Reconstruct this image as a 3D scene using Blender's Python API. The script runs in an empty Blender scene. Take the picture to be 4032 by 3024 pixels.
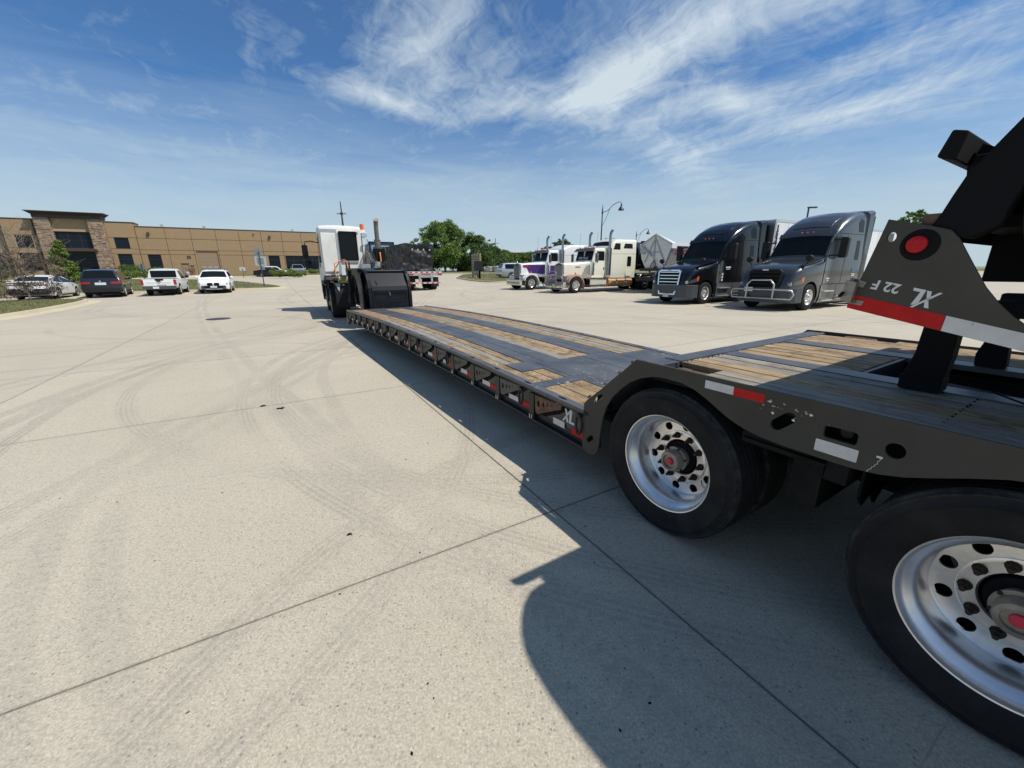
import bpy, bmesh, math, random
import numpy as np
from math import sin, cos, pi, radians, atan2, sqrt, hypot
from mathutils import Vector, Matrix
from mathutils.geometry import tessellate_polygon, delaunay_2d_cdt

random.seed(7)
rng = np.random.default_rng(7)
S = bpy.context.scene
COL = S.collection

# ------------------------------------------------------------------ camera
PITCH, ROLL, FPX, CAMH = 0.2806, -0.0070, 1561.05, 1.581
cam = bpy.data.cameras.new('camera')
cam.sensor_width = 36.0
cam.lens = FPX / 4032 * 36.0
cam.clip_start = 0.02
cam.clip_end = 4000
co = bpy.data.objects.new('camera', cam)
COL.objects.link(co)
F = Vector((0, cos(PITCH), -sin(PITCH)))
R0 = Vector((1, 0, 0)); U0 = Vector((0, sin(PITCH), cos(PITCH)))
Rv = cos(ROLL) * R0 + sin(ROLL) * U0
Uv = -sin(ROLL) * R0 + cos(ROLL) * U0
co.matrix_world = Matrix(((Rv.x, Uv.x, -F.x, 0), (Rv.y, Uv.y, -F.y, 0), (Rv.z, Uv.z, -F.z, CAMH), (0, 0, 0, 1)))
S.camera = co

# ------------------------------------------------------------------ light
SUN_EL, SUN_AZ = 54.4, 104.5          # azimuth clockwise from +Y
sd = Vector((sin(radians(SUN_AZ)) * cos(radians(SUN_EL)), cos(radians(SUN_AZ)) * cos(radians(SUN_EL)), sin(radians(SUN_EL))))
sun = bpy.data.lights.new('sun', 'SUN')
sun.energy = 4.5
sun.angle = radians(0.53)
sun.color = (1.0, 0.955, 0.88)
so = bpy.data.objects.new('sun', sun)
so.rotation_euler = sd.to_track_quat('Z', 'Y').to_euler()
so.location = (30, -10, 40)
COL.objects.link(so)
S.view_settings.view_transform = 'Standard'
S.view_settings.look = 'None'
S.view_settings.exposure = 0.08
S.view_settings.gamma = 1
S.view_settings.use_curve_mapping = False
S.render.film_transparent = False

# ------------------------------------------------------------------ node helpers
class NT:
    def __init__(s, nt): s.nt = nt
    def n(s, t, **k):
        nd = s.nt.nodes.new(t)
        for a, b in k.items():
            if hasattr(nd, a): setattr(nd, a, b)
        return nd
    def l(s, a, b): s.nt.links.new(a, b)
    def math(s, op, a, b=None, c=None, clamp=False):
        nd = s.n('ShaderNodeMath', operation=op); nd.use_clamp = clamp
        for i, v in enumerate((a, b, c)):
            if v is None: continue
            if isinstance(v, (int, float)): nd.inputs[i].default_value = v
            else: s.l(v, nd.inputs[i])
        return nd.outputs[0]
    def ramp(s, fac, stops):
        nd = s.n('ShaderNodeValToRGB')
        while len(nd.color_ramp.elements) < len(stops): nd.color_ramp.elements.new(0.5)
        for e, (p, c) in zip(nd.color_ramp.elements, stops):
            e.position = p
            e.color = (c, c, c, 1) if isinstance(c, (int, float)) else (*c, 1)
        s.l(fac, nd.inputs[0]); return nd.outputs[0]
    def mix(s, fac, a, b, mode='MIX'):
        nd = s.n('ShaderNodeMix', data_type='RGBA', blend_type=mode)
        if isinstance(fac, (int, float)): nd.inputs[0].default_value = fac
        else: s.l(fac, nd.inputs[0])
        for i, v in ((6, a), (7, b)):
            if isinstance(v, tuple): nd.inputs[i].default_value = (*v[:3], 1)
            else: s.l(v, nd.inputs[i])
        return nd.outputs[2]
    def noise(s, vec, scale, detail=3, rough=0.55, dist=0.0):
        nd = s.n('ShaderNodeTexNoise'); nd.inputs['Scale'].default_value = scale
        nd.inputs['Detail'].default_value = detail; nd.inputs['Roughness'].default_value = rough
        nd.inputs['Distortion'].default_value = dist
        s.l(vec, nd.inputs['Vector']); return nd.outputs[0]
    def vor(s, vec, scale, feature='F1'):
        nd = s.n('ShaderNodeTexVoronoi', feature=feature); nd.inputs['Scale'].default_value = scale
        s.l(vec, nd.inputs['Vector']); return nd
    def scale(s, vec, sc, rot=(0, 0, 0), loc=(0, 0, 0)):
        nd = s.n('ShaderNodeMapping'); nd.inputs['Scale'].default_value = sc
        nd.inputs['Rotation'].default_value = rot; nd.inputs['Location'].default_value = loc
        s.l(vec, nd.inputs['Vector']); return nd.outputs[0]

# ------------------------------------------------------------------ sky
W = bpy.data.worlds.new('World'); S.world = W; W.use_nodes = True
wt = NT(W.node_tree); W.node_tree.nodes.clear()
sky = wt.n('ShaderNodeTexSky', sky_type='NISHITA')
sky.sun_disc = False
sky.sun_elevation = radians(SUN_EL); sky.sun_rotation = radians(SUN_AZ)
sky.air_density = 1.0; sky.dust_density = 0.6; sky.ozone_density = 2.2; sky.altitude = 200
tc = wt.n('ShaderNodeTexCoord')
sp = wt.n('ShaderNodeSeparateXYZ'); wt.l(tc.outputs['Generated'], sp.inputs[0])
zc = wt.math('MAXIMUM', sp.outputs[2], 0.0)
den = wt.math('ADD', zc, 0.16)
px = wt.math('DIVIDE', sp.outputs[0], den); py = wt.math('DIVIDE', sp.outputs[1], den)
cb = wt.n('ShaderNodeCombineXYZ'); wt.l(px, cb.inputs[0]); wt.l(py, cb.inputs[1])
pl = cb.outputs[0]
def wmask(cx, cy, rx, ry, ang):
    dx = wt.math('SUBTRACT', px, cx); dy = wt.math('SUBTRACT', py, cy)
    a = wt.math('ADD', wt.math('MULTIPLY', dx, cos(ang) / rx), wt.math('MULTIPLY', dy, sin(ang) / rx))
    b = wt.math('ADD', wt.math('MULTIPLY', dx, -sin(ang) / ry), wt.math('MULTIPLY', dy, cos(ang) / ry))
    d = wt.math('ADD', wt.math('MULTIPLY', a, a), wt.math('MULTIPLY', b, b))
    return wt.math('POWER', 2.718, wt.math('MULTIPLY', d, -1.0))
def addall(l):
    o = l[0]
    for q in l[1:]: o = wt.math('ADD', o, q)
    return o
def rs(vec, ang, sx, sy):
    return wt.scale(wt.scale(vec, (1, 1, 1), (0, 0, -ang)), (sx, sy, 1))
SA = radians(128)
warp = wt.n('ShaderNodeVectorMath', operation='ADD'); wt.l(pl, warp.inputs[0])
wn = wt.n('ShaderNodeTexNoise'); wn.inputs['Scale'].default_value = 2.2; wn.inputs['Detail'].default_value = 3; wt.l(pl, wn.inputs['Vector'])
wsc = wt.n('ShaderNodeVectorMath', operation='SCALE'); wt.l(wn.outputs['Color'], wsc.inputs[0]); wsc.inputs['Scale'].default_value = 0.32; wt.l(wsc.outputs[0], warp.inputs[1])
wp = warp.outputs[0]
n1 = wt.noise(rs(wp, SA, 2.2, 6.5), 1.0, 10, 0.60, 0.3)
n2 = wt.noise(rs(wp, SA, 7, 13), 1.0, 9, 0.66, 0.5)
n3 = wt.noise(rs(wp, radians(60), 5, 16), 1.0, 8, 0.62, 0.6)
wisp = wt.math('ADD', wt.math('ADD', wt.math('MULTIPLY', n1, 0.44), wt.math('MULTIPLY', n2, 0.34)), wt.math('MULTIPLY', n3, 0.22))
def strk(a, b, wd): 
    ang = atan2(b[1] - a[1], b[0] - a[0]); L = hypot(b[0] - a[0], b[1] - a[1]); return wmask((a[0] + b[0]) / 2 + .16, (a[1] + b[1]) / 2 + .16 - .16, L * .62, wd, ang)
def mk(k, m): return wt.math('MULTIPLY', m, k)
CM = addall([mk(.85, wmask(0.55, 1.53, .42, .17, SA)), mk(.85, wmask(0.38, 1.80, .20, .17, SA)), mk(.95, wmask(0.88, 1.87, .26, .12, radians(15))),
             mk(.66, wmask(1.22, 1.56, .38, .11, SA + radians(2))), mk(.66, wmask(1.48, 1.66, .34, .12, radians(125))), mk(.55, wmask(1.35, 1.95, .5, .14, radians(135))),
             mk(.66, wmask(-.22, 1.62, .42, .30, radians(115))), mk(.80, wmask(-.52, 1.88, .30, .07, radians(42))), mk(.72, wmask(.18, 1.98, .45, .16, radians(10))),
             mk(.55, wmask(.85, 2.32, .45, .16, radians(48))), mk(.38, wmask(-1.53, 1.66, .22, .08, radians(50))), mk(.5, wmask(.9, 1.25, .4, .2, SA)), mk(.30, wmask(1.2, 2.7, .6, .3, radians(40))), mk(.62, wmask(2.6, -.2, 1.7, 1.3, 0)), mk(.50, wmask(-.6, -1.4, 2.0, 1.3, 0)), mk(.40, wmask(.9, .4, .7, .6, 0)), 0.0])  # closing masks: unseen cloud added right, behind and overhead to lift shadow fill
cover = wt.math('ADD', wisp, wt.math('MULTIPLY', CM, 0.30))
amt = wt.ramp(cover, [(0.525, 0), (0.61, .17), (0.71, .44), (0.90, .88)])
amt = wt.math('MULTIPLY', amt, wt.ramp(zc, [(0.05, 0), (0.22, 1)]))
elev = zc
vy = wt.noise(wt.scale(tc.outputs['Generated'], (1.3, 1.3, 9)), 2.6, 7, 0.6, 0.4)
veil = wt.ramp(wt.math('ADD', elev, wt.math('MULTIPLY', wt.math('SUBTRACT', vy, 0.5), 0.16)), [(0.0, 0.97), (0.08, 0.90), (0.16, 0.68), (0.24, 0.32), (0.34, 0.04)])
tot = wt.math('SUBTRACT', 1.0, wt.math('MULTIPLY', wt.math('SUBTRACT', 1.0, amt), wt.math('SUBTRACT', 1.0, veil)))
CLOUD = (8.0, 9.0, 9.6)
VEIL = (5.8, 7.1, 7.9)
ccol = wt.mix(amt, VEIL, CLOUD)
skyt = wt.mix(1.0, sky.outputs[0], (0.46, 0.87, 1.24), 'MULTIPLY')
final = wt.mix(tot, skyt, ccol)
bg = wt.n('ShaderNodeBackground'); bg.inputs[1].default_value = 0.085
wt.l(final, bg.inputs[0])
wo = wt.n('ShaderNodeOutputWorld'); wt.l(bg.outputs[0], wo.inputs[0])

# ------------------------------------------------------------------ materials
def base_mat(name):
    m = bpy.data.materials.new(name); m.use_nodes = True
    t = NT(m.node_tree)
    b = m.node_tree.nodes['Principled BSDF']
    return m, t, b
def mat(name, rgb, rough=0.6, metal=0.0, var=0.0, vs=4.0, bump=0.0, bs=60.0, coat=0.0, chips=None, chip_t=0.66, chip_s=14.0,
        dust=0.0, spec=0.5, trans=0.0, emit=None, em=0.0, streak=0.0):
    m, t, b = base_mat(name)
    b.inputs['Roughness'].default_value = rough; b.inputs['Metallic'].default_value = metal
    b.inputs['Coat Weight'].default_value = coat; b.inputs['Coat Roughness'].default_value = 0.06
    b.inputs['Specular IOR Level'].default_value = spec
    tcn = t.n('ShaderNodeTexCoord'); v = tcn.outputs['Object']
    col = None
    if var or chips or dust or streak:
        nz = t.noise(v, vs, 4, 0.6, 0.3)
        f = t.ramp(nz, [(0.3, 0), (0.7, 1)])
        lo = tuple(c * (1 - var) for c in rgb); hi = tuple(min(1, c * (1 + var)) for c in rgb)
        col = t.mix(f, lo, hi)
        if streak:
            sn = t.noise(t.scale(v, (1, 1, 0.08)), 9, 4, 0.6)
            col = t.mix(t.math('MULTIPLY', t.ramp(sn, [(0.5, 0), (0.75, 1)]), streak), col, tuple(c * 0.45 for c in rgb))
        if dust:
            dn = t.noise(v, 1.7, 5, 0.65)
            col = t.mix(t.math('MULTIPLY', t.ramp(dn, [(0.35, 0), (0.75, 1)]), dust), col, (0.30, 0.27, 0.22))
        if chips:
            cn = t.noise(v, chip_s, 6, 0.7, 0.6)
            cf = t.ramp(cn, [(chip_t, 0), (chip_t + 0.015, 1)])
            cn2 = t.noise(v, 1.3, 2, 0.5)
            cf = t.math('MULTIPLY', cf, t.ramp(cn2, [(0.42, 0), (0.55, 1)]))
            cn3 = t.ramp(t.noise(v, 9, 2), [(0.45, 0), (0.6, 1)])
            col = t.mix(cf, col, t.mix(cn3, chips[0], chips[1]))
            t.l(t.math('ADD', t.math('MULTIPLY', cf, 0.3), rough), b.inputs['Roughness'])
        t.l(col, b.inputs['Base Color'])
    else:
        b.inputs['Base Color'].default_value = (*rgb, 1)
    if bump:
        bn = t.n('ShaderNodeBump'); bn.inputs['Strength'].default_value = bump; bn.inputs['Distance'].default_value = 0.01
        t.l(t.noise(v, bs, 4, 0.6), bn.inputs['Height']); t.l(bn.outputs[0], b.inputs['Normal'])
    if emit:
        b.inputs['Emission Color'].default_value = (*emit, 1); b.inputs['Emission Strength'].default_value = em
    if trans:
        b.inputs['Transmission Weight'].default_value = trans
    return m

M = {}
def concrete_mat(name, tint=(1, 1, 1), marks=True):
    m, t, b = base_mat(name)
    g = t.n('ShaderNodeNewGeometry'); pos = g.outputs['Position']
    oi = t.n('ShaderNodeObjectInfo')
    big = t.noise(pos, 0.35, 5, 0.6, 0.4)
    med = t.noise(pos, 2.2, 5, 0.65)
    c = t.mix(t.ramp(big, [(0.35, 0), (0.65, 1)]), (0.455, 0.405, 0.300), (0.530, 0.475, 0.360))
    c = t.mix(t.math('MULTIPLY', t.ramp(med, [(0.35, 0), (0.72, 1)]), 0.35), c, (0.395, 0.365, 0.305))
    c = t.mix(t.math('MULTIPLY', oi.outputs['Random'], 0.26), c, (0.36, 0.33, 0.265))
    # exposed sand and stone
    fine = t.noise(pos, 95, 4, 0.85)
    c = t.mix(t.ramp(fine, [(0.36, 0.52), (0.52, 0)]), c, (0.20, 0.18, 0.14))
    c = t.mix(t.ramp(fine, [(0.54, 0), (0.68, 0.52)]), c, (0.78, 0.73, 0.61))
    mid_ = t.noise(pos, 26, 4, 0.8)
    c = t.mix(t.ramp(mid_, [(0.36, 0.30), (0.52, 0)]), c, (0.22, 0.20, 0.16))
    v1 = t.vor(pos, 55)
    rnd = t.n('ShaderNodeSeparateColor'); t.l(v1.outputs['Color'], rnd.inputs[0])
    sel = t.math('GREATER_THAN', rnd.outputs[0], 0.62)
    st = t.math('MULTIPLY', t.ramp(v1.outputs['Distance'], [(0.20, 1), (0.34, 0)]), sel)
    scol = t.mix(rnd.outputs[1], (0.09, 0.08, 0.07), (0.42, 0.38, 0.33))
    c = t.mix(t.math('MULTIPLY', st, 0.6), c, scol)
    v2 = t.vor(pos, 23)
    rnd2 = t.n('ShaderNodeSeparateColor'); t.l(v2.outputs['Color'], rnd2.inputs[0])
    st2 = t.math('MULTIPLY', t.ramp(v2.outputs['Distance'], [(0.08, 1), (0.13, 0)]), t.math('GREATER_THAN', rnd2.outputs[0], 0.93))
    c = t.mix(t.math('MULTIPLY', st2, 0.55), c, (0.07, 0.065, 0.06))
    # oil spots
    ol = t.noise(pos, 0.9, 6, 0.7, 0.6)
    c = t.mix(t.ramp(ol, [(0.66, 0), (0.78, 0.45)]), c, (0.22, 0.21, 0.20))
    if marks:
        sx = t.n('ShaderNodeSeparateXYZ'); t.l(pos, sx.inputs[0])
        wob = t.math('MULTIPLY', t.math('SUBTRACT', t.noise(pos, 0.25, 2), 0.5), 0.35)
        tread = t.ramp(t.noise(pos, 20, 2, 0.5), [(0.35, 0.45), (0.6, 1)])
        patchy = t.ramp(t.noise(pos, 0.45, 3, 0.6), [(0.36, 0.12), (0.55, 1)])
        tot = None
        arcs = [(10.3, 9.0, 16.57, .11, .6, 0), (10.3, 9.0, 16.88, .11, .55, 0), (2.9, 8.4, 9.22, .10, .6, 0), (2.9, 8.4, 9.50, .10, .45, 0), (-10.1, 10.5, 4.42, .10, .5, 0), (-53.1, 8.0, 45.66, .11, .55, 0),
                (-53.1, 8.0, 45.98, .10, .45, 0), (3.2, 8.8, 7.73, .10, .5, 0), (3.2, 8.8, 7.42, .10, .45, 0), (1.9, 8.1, 5.90, .11, .5, 0), (-296, -10.7, 292.87, .12, .5, 0), (-296, -10.7, 293.2, .10, .4, 0),
                (164.5, 154.1, 224.22, .10, .5, 1), (164.5, 154.1, 224.50, .10, .4, 1), (8.7, 11.2, 12.74, .10, .4, 1), (1.44, 5.24, 5.37, .10, .36, 1), (1.44, 5.24, 5.07, .10, .30, 1), (3.2, .2, 4.64, .12, .45, 0),
                (7.5, 35.3, 23.69, .16, .6, 0), (7.5, 35.3, 24.1, .16, .5, 0), (12.1, 29.1, 15.6, .16, .55, 0), (-.6, 8.3, 5.53, .12, .4, 0), (-6.2, 3.4, 5.75, .10, .45, 0), (-11, 24, 9.5, .14, .5, 0), (-11, 24, 9.9, .14, .4, 0), (-9, 16, 6.3, .12, .45, 0)]
        for (cx, cy, rr, w, k, trd) in arcs:
            dx = t.math('SUBTRACT', sx.outputs[0], cx); dy = t.math('SUBTRACT', sx.outputs[1], cy)
            d = t.math('SQRT', t.math('ADD', t.math('MULTIPLY', dx, dx), t.math('MULTIPLY', dy, dy)))
            e = t.math('ABSOLUTE', t.math('SUBTRACT', t.math('ADD', d, wob), rr))
            q = t.math('MULTIPLY', t.ramp(t.math('DIVIDE', e, w), [(0.6, 1), (1.0, 0)]), k)
            if not trd: q = t.math('MULTIPLY', q, t.math('ADD', 0.60, t.math('MULTIPLY', t.math('SINE', t.math('MULTIPLY', d, 2 * pi / 0.045)), 0.40)))
            if trd:
                an = t.math('MULTIPLY', t.math('ARCTAN2', dy, dx), rr * 2 * pi / 0.085)
                wv = t.math('SINE', t.math('ADD', an, t.math('MULTIPLY', t.math('SINE', t.math('MULTIPLY', e, 60.0)), 1.6)))
                q = t.math('MULTIPLY', q, t.math('ADD', 0.60, t.math('MULTIPLY', wv, 0.22)))
            tot = q if tot is None else t.math('MAXIMUM', tot, q)
        tot = t.math('MULTIPLY', t.math('MULTIPLY', tot, tread), t.math('MULTIPLY', patchy, 0.95))
        c = t.mix(t.math('MULTIPLY', tot, 1.0), c, (0.20, 0.185, 0.165))
        uu = t.math('ADD', t.math('MULTIPLY', t.math('SUBTRACT', sx.outputs[0], 0.28), -0.503), t.math('MULTIPLY', t.math('SUBTRACT', sx.outputs[1], 2.36), 0.864))
        vv = t.math('ADD', t.math('MULTIPLY', t.math('SUBTRACT', sx.outputs[0], 0.28), 0.864), t.math('MULTIPLY', t.math('SUBTRACT', sx.outputs[1], 2.36), 0.503))
        jn = t.noise(pos, 14, 5, 0.75); dirt = None
        for co_, sp_ in ((uu, 3.58), (vv, 4.62)):
            dd = t.math('MULTIPLY', t.math('PINGPONG', co_, sp_ / 2.0), 1.0)
            wd = t.math('MULTIPLY', t.ramp(jn, [(0.40, 0), (0.75, 1)]), 0.026)
            mk_ = t.math('LESS_THAN', dd, t.math('ADD', wd, 0.004)); soft = t.math('MULTIPLY', t.ramp(dd, [(0.0, 1), (0.10, 0)]), 0.08)
            q = t.math('MAXIMUM', t.math('MULTIPLY', mk_, 0.36), soft)
            dirt = q if dirt is None else t.math('MAXIMUM', dirt, q)
        c = t.mix(dirt, c, (0.20, 0.185, 0.155))
        half = t.math('PINGPONG', t.math('ADD', uu, 1.79), 1.79)
        c = t.mix(t.math('MULTIPLY', t.math('LESS_THAN', half, t.math('MULTIPLY', jn, 0.006)), 0.35), c, (0.2, 0.19, 0.16))
    c = t.mix(1.0, c, tuple(a * b for a, b in zip(tint, (1.07, 1.055, 1.06))), 'MULTIPLY')
    t.l(c, b.inputs['Base Color'])
    b.inputs['Roughness'].default_value = 0.85; b.inputs['Specular IOR Level'].default_value = 0.25
    bn = t.n('ShaderNodeBump'); bn.inputs['Strength'].default_value = 0.55; bn.inputs['Distance'].default_value = 0.004
    t.l(t.math('ADD', fine, t.math('MULTIPLY', v1.outputs['Distance'], 0.6)), bn.inputs['Height']); t.l(bn.outputs[0], b.inputs['Normal'])
    return m
M['concrete'] = concrete_mat('yard concrete')
M['kerb'] = concrete_mat('kerb concrete', (1.18, 1.16, 1.08), False)

def wood_mat(name, c1, c2, dark, amount=0.5):
    m, t, b = base_mat(name)
    tcn = t.n('ShaderNodeTexCoord'); oi = t.n('ShaderNodeObjectInfo')
    add = t.n('ShaderNodeVectorMath', operation='ADD'); t.l(tcn.outputs['Object'], add.inputs[0])
    cx = t.n('ShaderNodeCombineXYZ'); t.l(t.math('MULTIPLY', oi.outputs['Random'], 37.0), cx.inputs[0]); t.l(t.math('MULTIPLY', oi.outputs['Random'], 11.0), cx.inputs[1])
    t.l(cx.outputs[0], add.inputs[1]); v = add.outputs[0]
    gr = t.noise(t.scale(v, (1.2, 38, 8)), 2.0, 6, 0.7, 0.4)
    st = t.noise(t.scale(v, (1.6, 6, 4)), 1.8, 6, 0.7, 0.8)
    blot = t.noise(v, 5.5, 6, 0.75, 0.8)
    c = t.mix(t.ramp(st, [(0.35, 0), (0.68, 1)]), c1, c2)
    c = t.mix(t.math('MULTIPLY', t.ramp(gr, [(0.42, 1), (0.58, 0)]), 0.55), c, dark)
    c = t.mix(t.math('MULTIPLY', t.ramp(blot, [(0.46, 0), (0.66, 1)]), amount), c, dark)
    c = t.mix(t.math('MULTIPLY', oi.outputs['Random'], 0.35), c, tuple(x * 0.62 for x in c1))
    t.l(c, b.inputs['Base Color']); b.inputs['Roughness'].default_value = 0.8; b.inputs['Specular IOR Level'].default_value = 0.3
    bn = t.n('ShaderNodeBump'); bn.inputs['Strength'].default_value = 0.6; bn.inputs['Distance'].default_value = 0.004
    t.l(gr, bn.inputs['Height']); t.l(bn.outputs[0], b.inputs['Normal'])
    return m
M['wood'] = wood_mat('oak decking', (0.36, 0.245, 0.130), (0.52, 0.395, 0.245), (0.095, 0.058, 0.030), 0.85)
M['wood_red'] = wood_mat('reddish decking', (0.40, 0.21, 0.12), (0.45, 0.27, 0.17), (0.16, 0.08, 0.05), 0.4)
M['wood_grey'] = wood_mat('greyed decking', (0.30, 0.265, 0.215), (0.45, 0.40, 0.32), (0.08, 0.065, 0.05), 0.55)
CH = ((0.50, 0.47, 0.42), (0.28, 0.13, 0.07))
M['steel_blue'] = mat('worn blue black deck paint', (0.044, 0.050, 0.063), 0.42, 0, 0.4, 3, 0.2, 40, chips=((0.50, 0.44, 0.36), (0.30, 0.30, 0.30)), chip_t=0.615, chip_s=24, dust=0.28)
M['olive_side'] = mat('grey side panel paint lightened for bounce', (0.125, 0.115, 0.092), 0.7, 0, 0.2, 4, 0.2, 50, spec=0.2)  # lighter copy of the trailer paint, ground bounce put into the colour
M['olive'] = mat('dark grey trailer paint', (0.060, 0.056, 0.044), 0.62, 0, 0.15, 3, 0.15, 60, chips=((0.30, 0.27, 0.2), (0.09, 0.03, 0.015)), chip_t=0.70, chip_s=15, dust=0.08, spec=0.25)
M['black_paint'] = mat('black frame paint', (0.014, 0.016, 0.021), 0.42, 0, 0.3, 4, 0.1, 50, dust=0.06, spec=0.35)
M['black_matte'] = mat('black matte', (0.009, 0.009, 0.010), 0.75, spec=0.12)
M['under'] = mat('dirty underbody', (0.016, 0.015, 0.014), 0.85, 0, 0.4, 6, spec=0.1)
M['nut'] = mat('dark rusty nuts', (0.045, 0.030, 0.022), 0.7, 0.2, 0.4, 20, spec=0.3)
M['rust'] = mat('rusted steel', (0.16, 0.09, 0.055), 0.8, 0.1, 0.5, 20, 0.4, 60)
M['dirty_steel'] = mat('bare dirty steel', (0.30, 0.27, 0.23), 0.5, 0.6, 0.3, 18, 0.3, 50)
M['tyre'] = mat('tyre rubber', (0.014, 0.014, 0.015), 0.75, 0, 0.35, 5, 0.2, 50, dust=0.03, spec=0.15)
def hero_tyre():
    m, t, b = base_mat('dusty trailer tyre')
    tcn = t.n('ShaderNodeTexCoord'); sp_ = t.n('ShaderNodeSeparateXYZ'); t.l(tcn.outputs['Object'], sp_.inputs[0]); v = tcn.outputs['Object']
    r = t.math('SQRT', t.math('ADD', t.math('MULTIPLY', sp_.outputs[0], sp_.outputs[0]), t.math('MULTIPLY', sp_.outputs[2], sp_.outputs[2])))
    c = t.mix(t.ramp(t.noise(v, 7, 5, 0.65), [(0.35, 0), (0.7, 1)]), (0.010, 0.010, 0.011), (0.019, 0.0185, 0.018))
    ed = t.ramp(r, [(0.432, 0), (0.4435, 1), (0.449, 1), (0.453, 0.15)])
    c = t.mix(t.math('MULTIPLY', t.math('MULTIPLY', ed, t.ramp(t.noise(v, 15, 5, 0.75), [(0.40, 0.1), (0.62, 1)])), 0.75), c, (0.085, 0.082, 0.076))
    rg = t.math('MULTIPLY', t.math('SINE', t.math('MULTIPLY', r, 900.0)), 0.5)
    c = t.mix(t.math('MULTIPLY', t.ramp(t.noise(v, 3.2, 5, 0.7), [(0.5, 0), (0.75, 1)]), 0.25), c, (0.07, 0.065, 0.058))
    t.l(c, b.inputs['Base Color']); b.inputs['Roughness'].default_value = 0.68; b.inputs['Specular IOR Level'].default_value = 0.22
    bn = t.n('ShaderNodeBump'); bn.inputs['Strength'].default_value = 0.25; bn.inputs['Distance'].default_value = 0.002
    t.l(t.math('ADD', rg, t.noise(v, 60, 3)), bn.inputs['Height']); t.l(bn.outputs[0], b.inputs['Normal'])
    return m
M['tyre_hero'] = hero_tyre()
M['alu'] = mat('brushed aluminium', (0.80, 0.79, 0.78), 0.34, 0.92, 0.10, 10, 0.08, 30)
M['alu_dull'] = mat('dull aluminium', (0.55, 0.54, 0.52), 0.42, 0.9, 0.2, 10, 0.1, 40)
M['stack'] = mat('heat dulled chrome stack', (0.34, 0.34, 0.34), 0.16, 1.0)
M['worn_black'] = mat('scuffed black paint', (0.008, 0.010, 0.014), 0.34, 0, 0.35, 3, 0.1, 40, chips=((0.34, 0.34, 0.33), (0.10, 0.07, 0.05)), chip_t=0.67, chip_s=12, dust=0.015, spec=0.22)
M['chrome'] = mat('chrome', (0.80, 0.80, 0.80), 0.10, 1.0)
M['white'] = mat('white paint', (0.78, 0.78, 0.76), 0.35, 0, 0.04, 2, coat=0.5)
M['white_dirty'] = mat('weathered white paint', (0.74, 0.73, 0.68), 0.5, 0, 0.10, 2.5, dust=0.10, streak=0.06)
M['cream'] = mat('cream paint', (0.80, 0.77, 0.63), 0.32, 0, 0.03, 2, coat=0.6)
M['purple'] = mat('purple paint', (0.060, 0.022, 0.15), 0.3, 0, 0.15, 3, coat=0.7)
M['flame'] = mat('maroon flame paint', (0.25, 0.02, 0.05), 0.3, 0, 0.2, 6, coat=0.7)
M['car_black'] = mat('black car paint', (0.005, 0.006, 0.008), 0.22, 0, coat=0.5, spec=0.3)
M['car_navy'] = mat('dark blue car paint', (0.006, 0.008, 0.020), 0.25, 0, coat=1.0)
M['car_grey'] = mat('grey metallic paint', (0.060, 0.062, 0.064), 0.30, 0.5, coat=0.8)
M['car_silver'] = mat('silver metallic paint', (0.50, 0.52, 0.54), 0.3, 0.6, coat=1.0)
M['bumper_grey'] = mat('grey bumper plastic', (0.060, 0.067, 0.070), 0.5)
M['plastic'] = mat('black plastic', (0.016, 0.016, 0.016), 0.6, spec=0.25)
M['glass'] = mat('dark vehicle glass', (0.008, 0.011, 0.012), 0.05, 0, spec=0.16)
M['glass_bld'] = mat('dark building glass', (0.008, 0.012, 0.018), 0.05, 0, 0.3, 0.5, spec=0.22)
M['red'] = mat('red reflective tape', (0.52, 0.018, 0.016), 0.5, 0, 0.12, 20, spec=0.15)
M['tape_white'] = mat('white reflective tape', (0.62, 0.61, 0.58), 0.4, 0, 0.10, 14, chips=((0.06, 0.055, 0.05), (0.3, 0.28, 0.24)), chip_t=0.66, chip_s=22)
M['lettering'] = mat('white lettering', (0.70, 0.69, 0.66), 0.5)
M['dark_letter'] = mat('black lettering', (0.01, 0.01, 0.012), 0.5)
M['red_letter'] = mat('dark red lettering', (0.28, 0.02, 0.04), 0.5)
M['red_lamp'] = mat('red lamp lens', (0.50, 0.010, 0.016), 0.35, 0, 0.25, 60, 0.5, 90, spec=0.25)
M['amber'] = mat('amber lens', (0.80, 0.13, 0.015), 0.2, coat=1.0)
M['headlamp'] = mat('smoked headlamp', (0.10, 0.105, 0.11), 0.1, 0.3, 0.5, 20, coat=1.0)
M['tail_red'] = mat('dark red tail lamp', (0.30, 0.010, 0.016), 0.25, 0, 0.35, 14, coat=1.0)
M['lens'] = mat('clear lamp lens', (0.55, 0.57, 0.60), 0.08, 0.6, coat=1.0)
M['pink'] = mat('red hub plug', (0.62, 0.03, 0.06), 0.4)
M['orange'] = mat('orange safety paint', (0.72, 0.27, 0.05), 0.5)
M['copper'] = mat('copper painted tank', (0.52, 0.27, 0.12), 0.35, 0.1, 0.08, 4, coat=0.4)
M['rose'] = mat('rose primer fender', (0.46, 0.29, 0.23), 0.45, 0, 0.1, 5)
M['guard'] = mat('grey grille guard', (0.30, 0.29, 0.28), 0.4, 0.6)
M['tan'] = mat('tan precast wall', (0.33, 0.225, 0.125), 0.85, 0, 0.06, 1.5, 0.2, 8)
M['tan_light'] = mat('light tan wall', (0.42, 0.295, 0.165), 0.85, 0, 0.05, 1.5, 0.2, 8)
M['brown_trim'] = mat('dark brown trim', (0.060, 0.042, 0.036), 0.6)
M['garage'] = mat('tan garage door', (0.30, 0.21, 0.13), 0.6)
M['stone'] = mat('ledge stone', (0.33, 0.235, 0.165), 0.9, 0, 0.45, 2.2, 0.6, 10)
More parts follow.
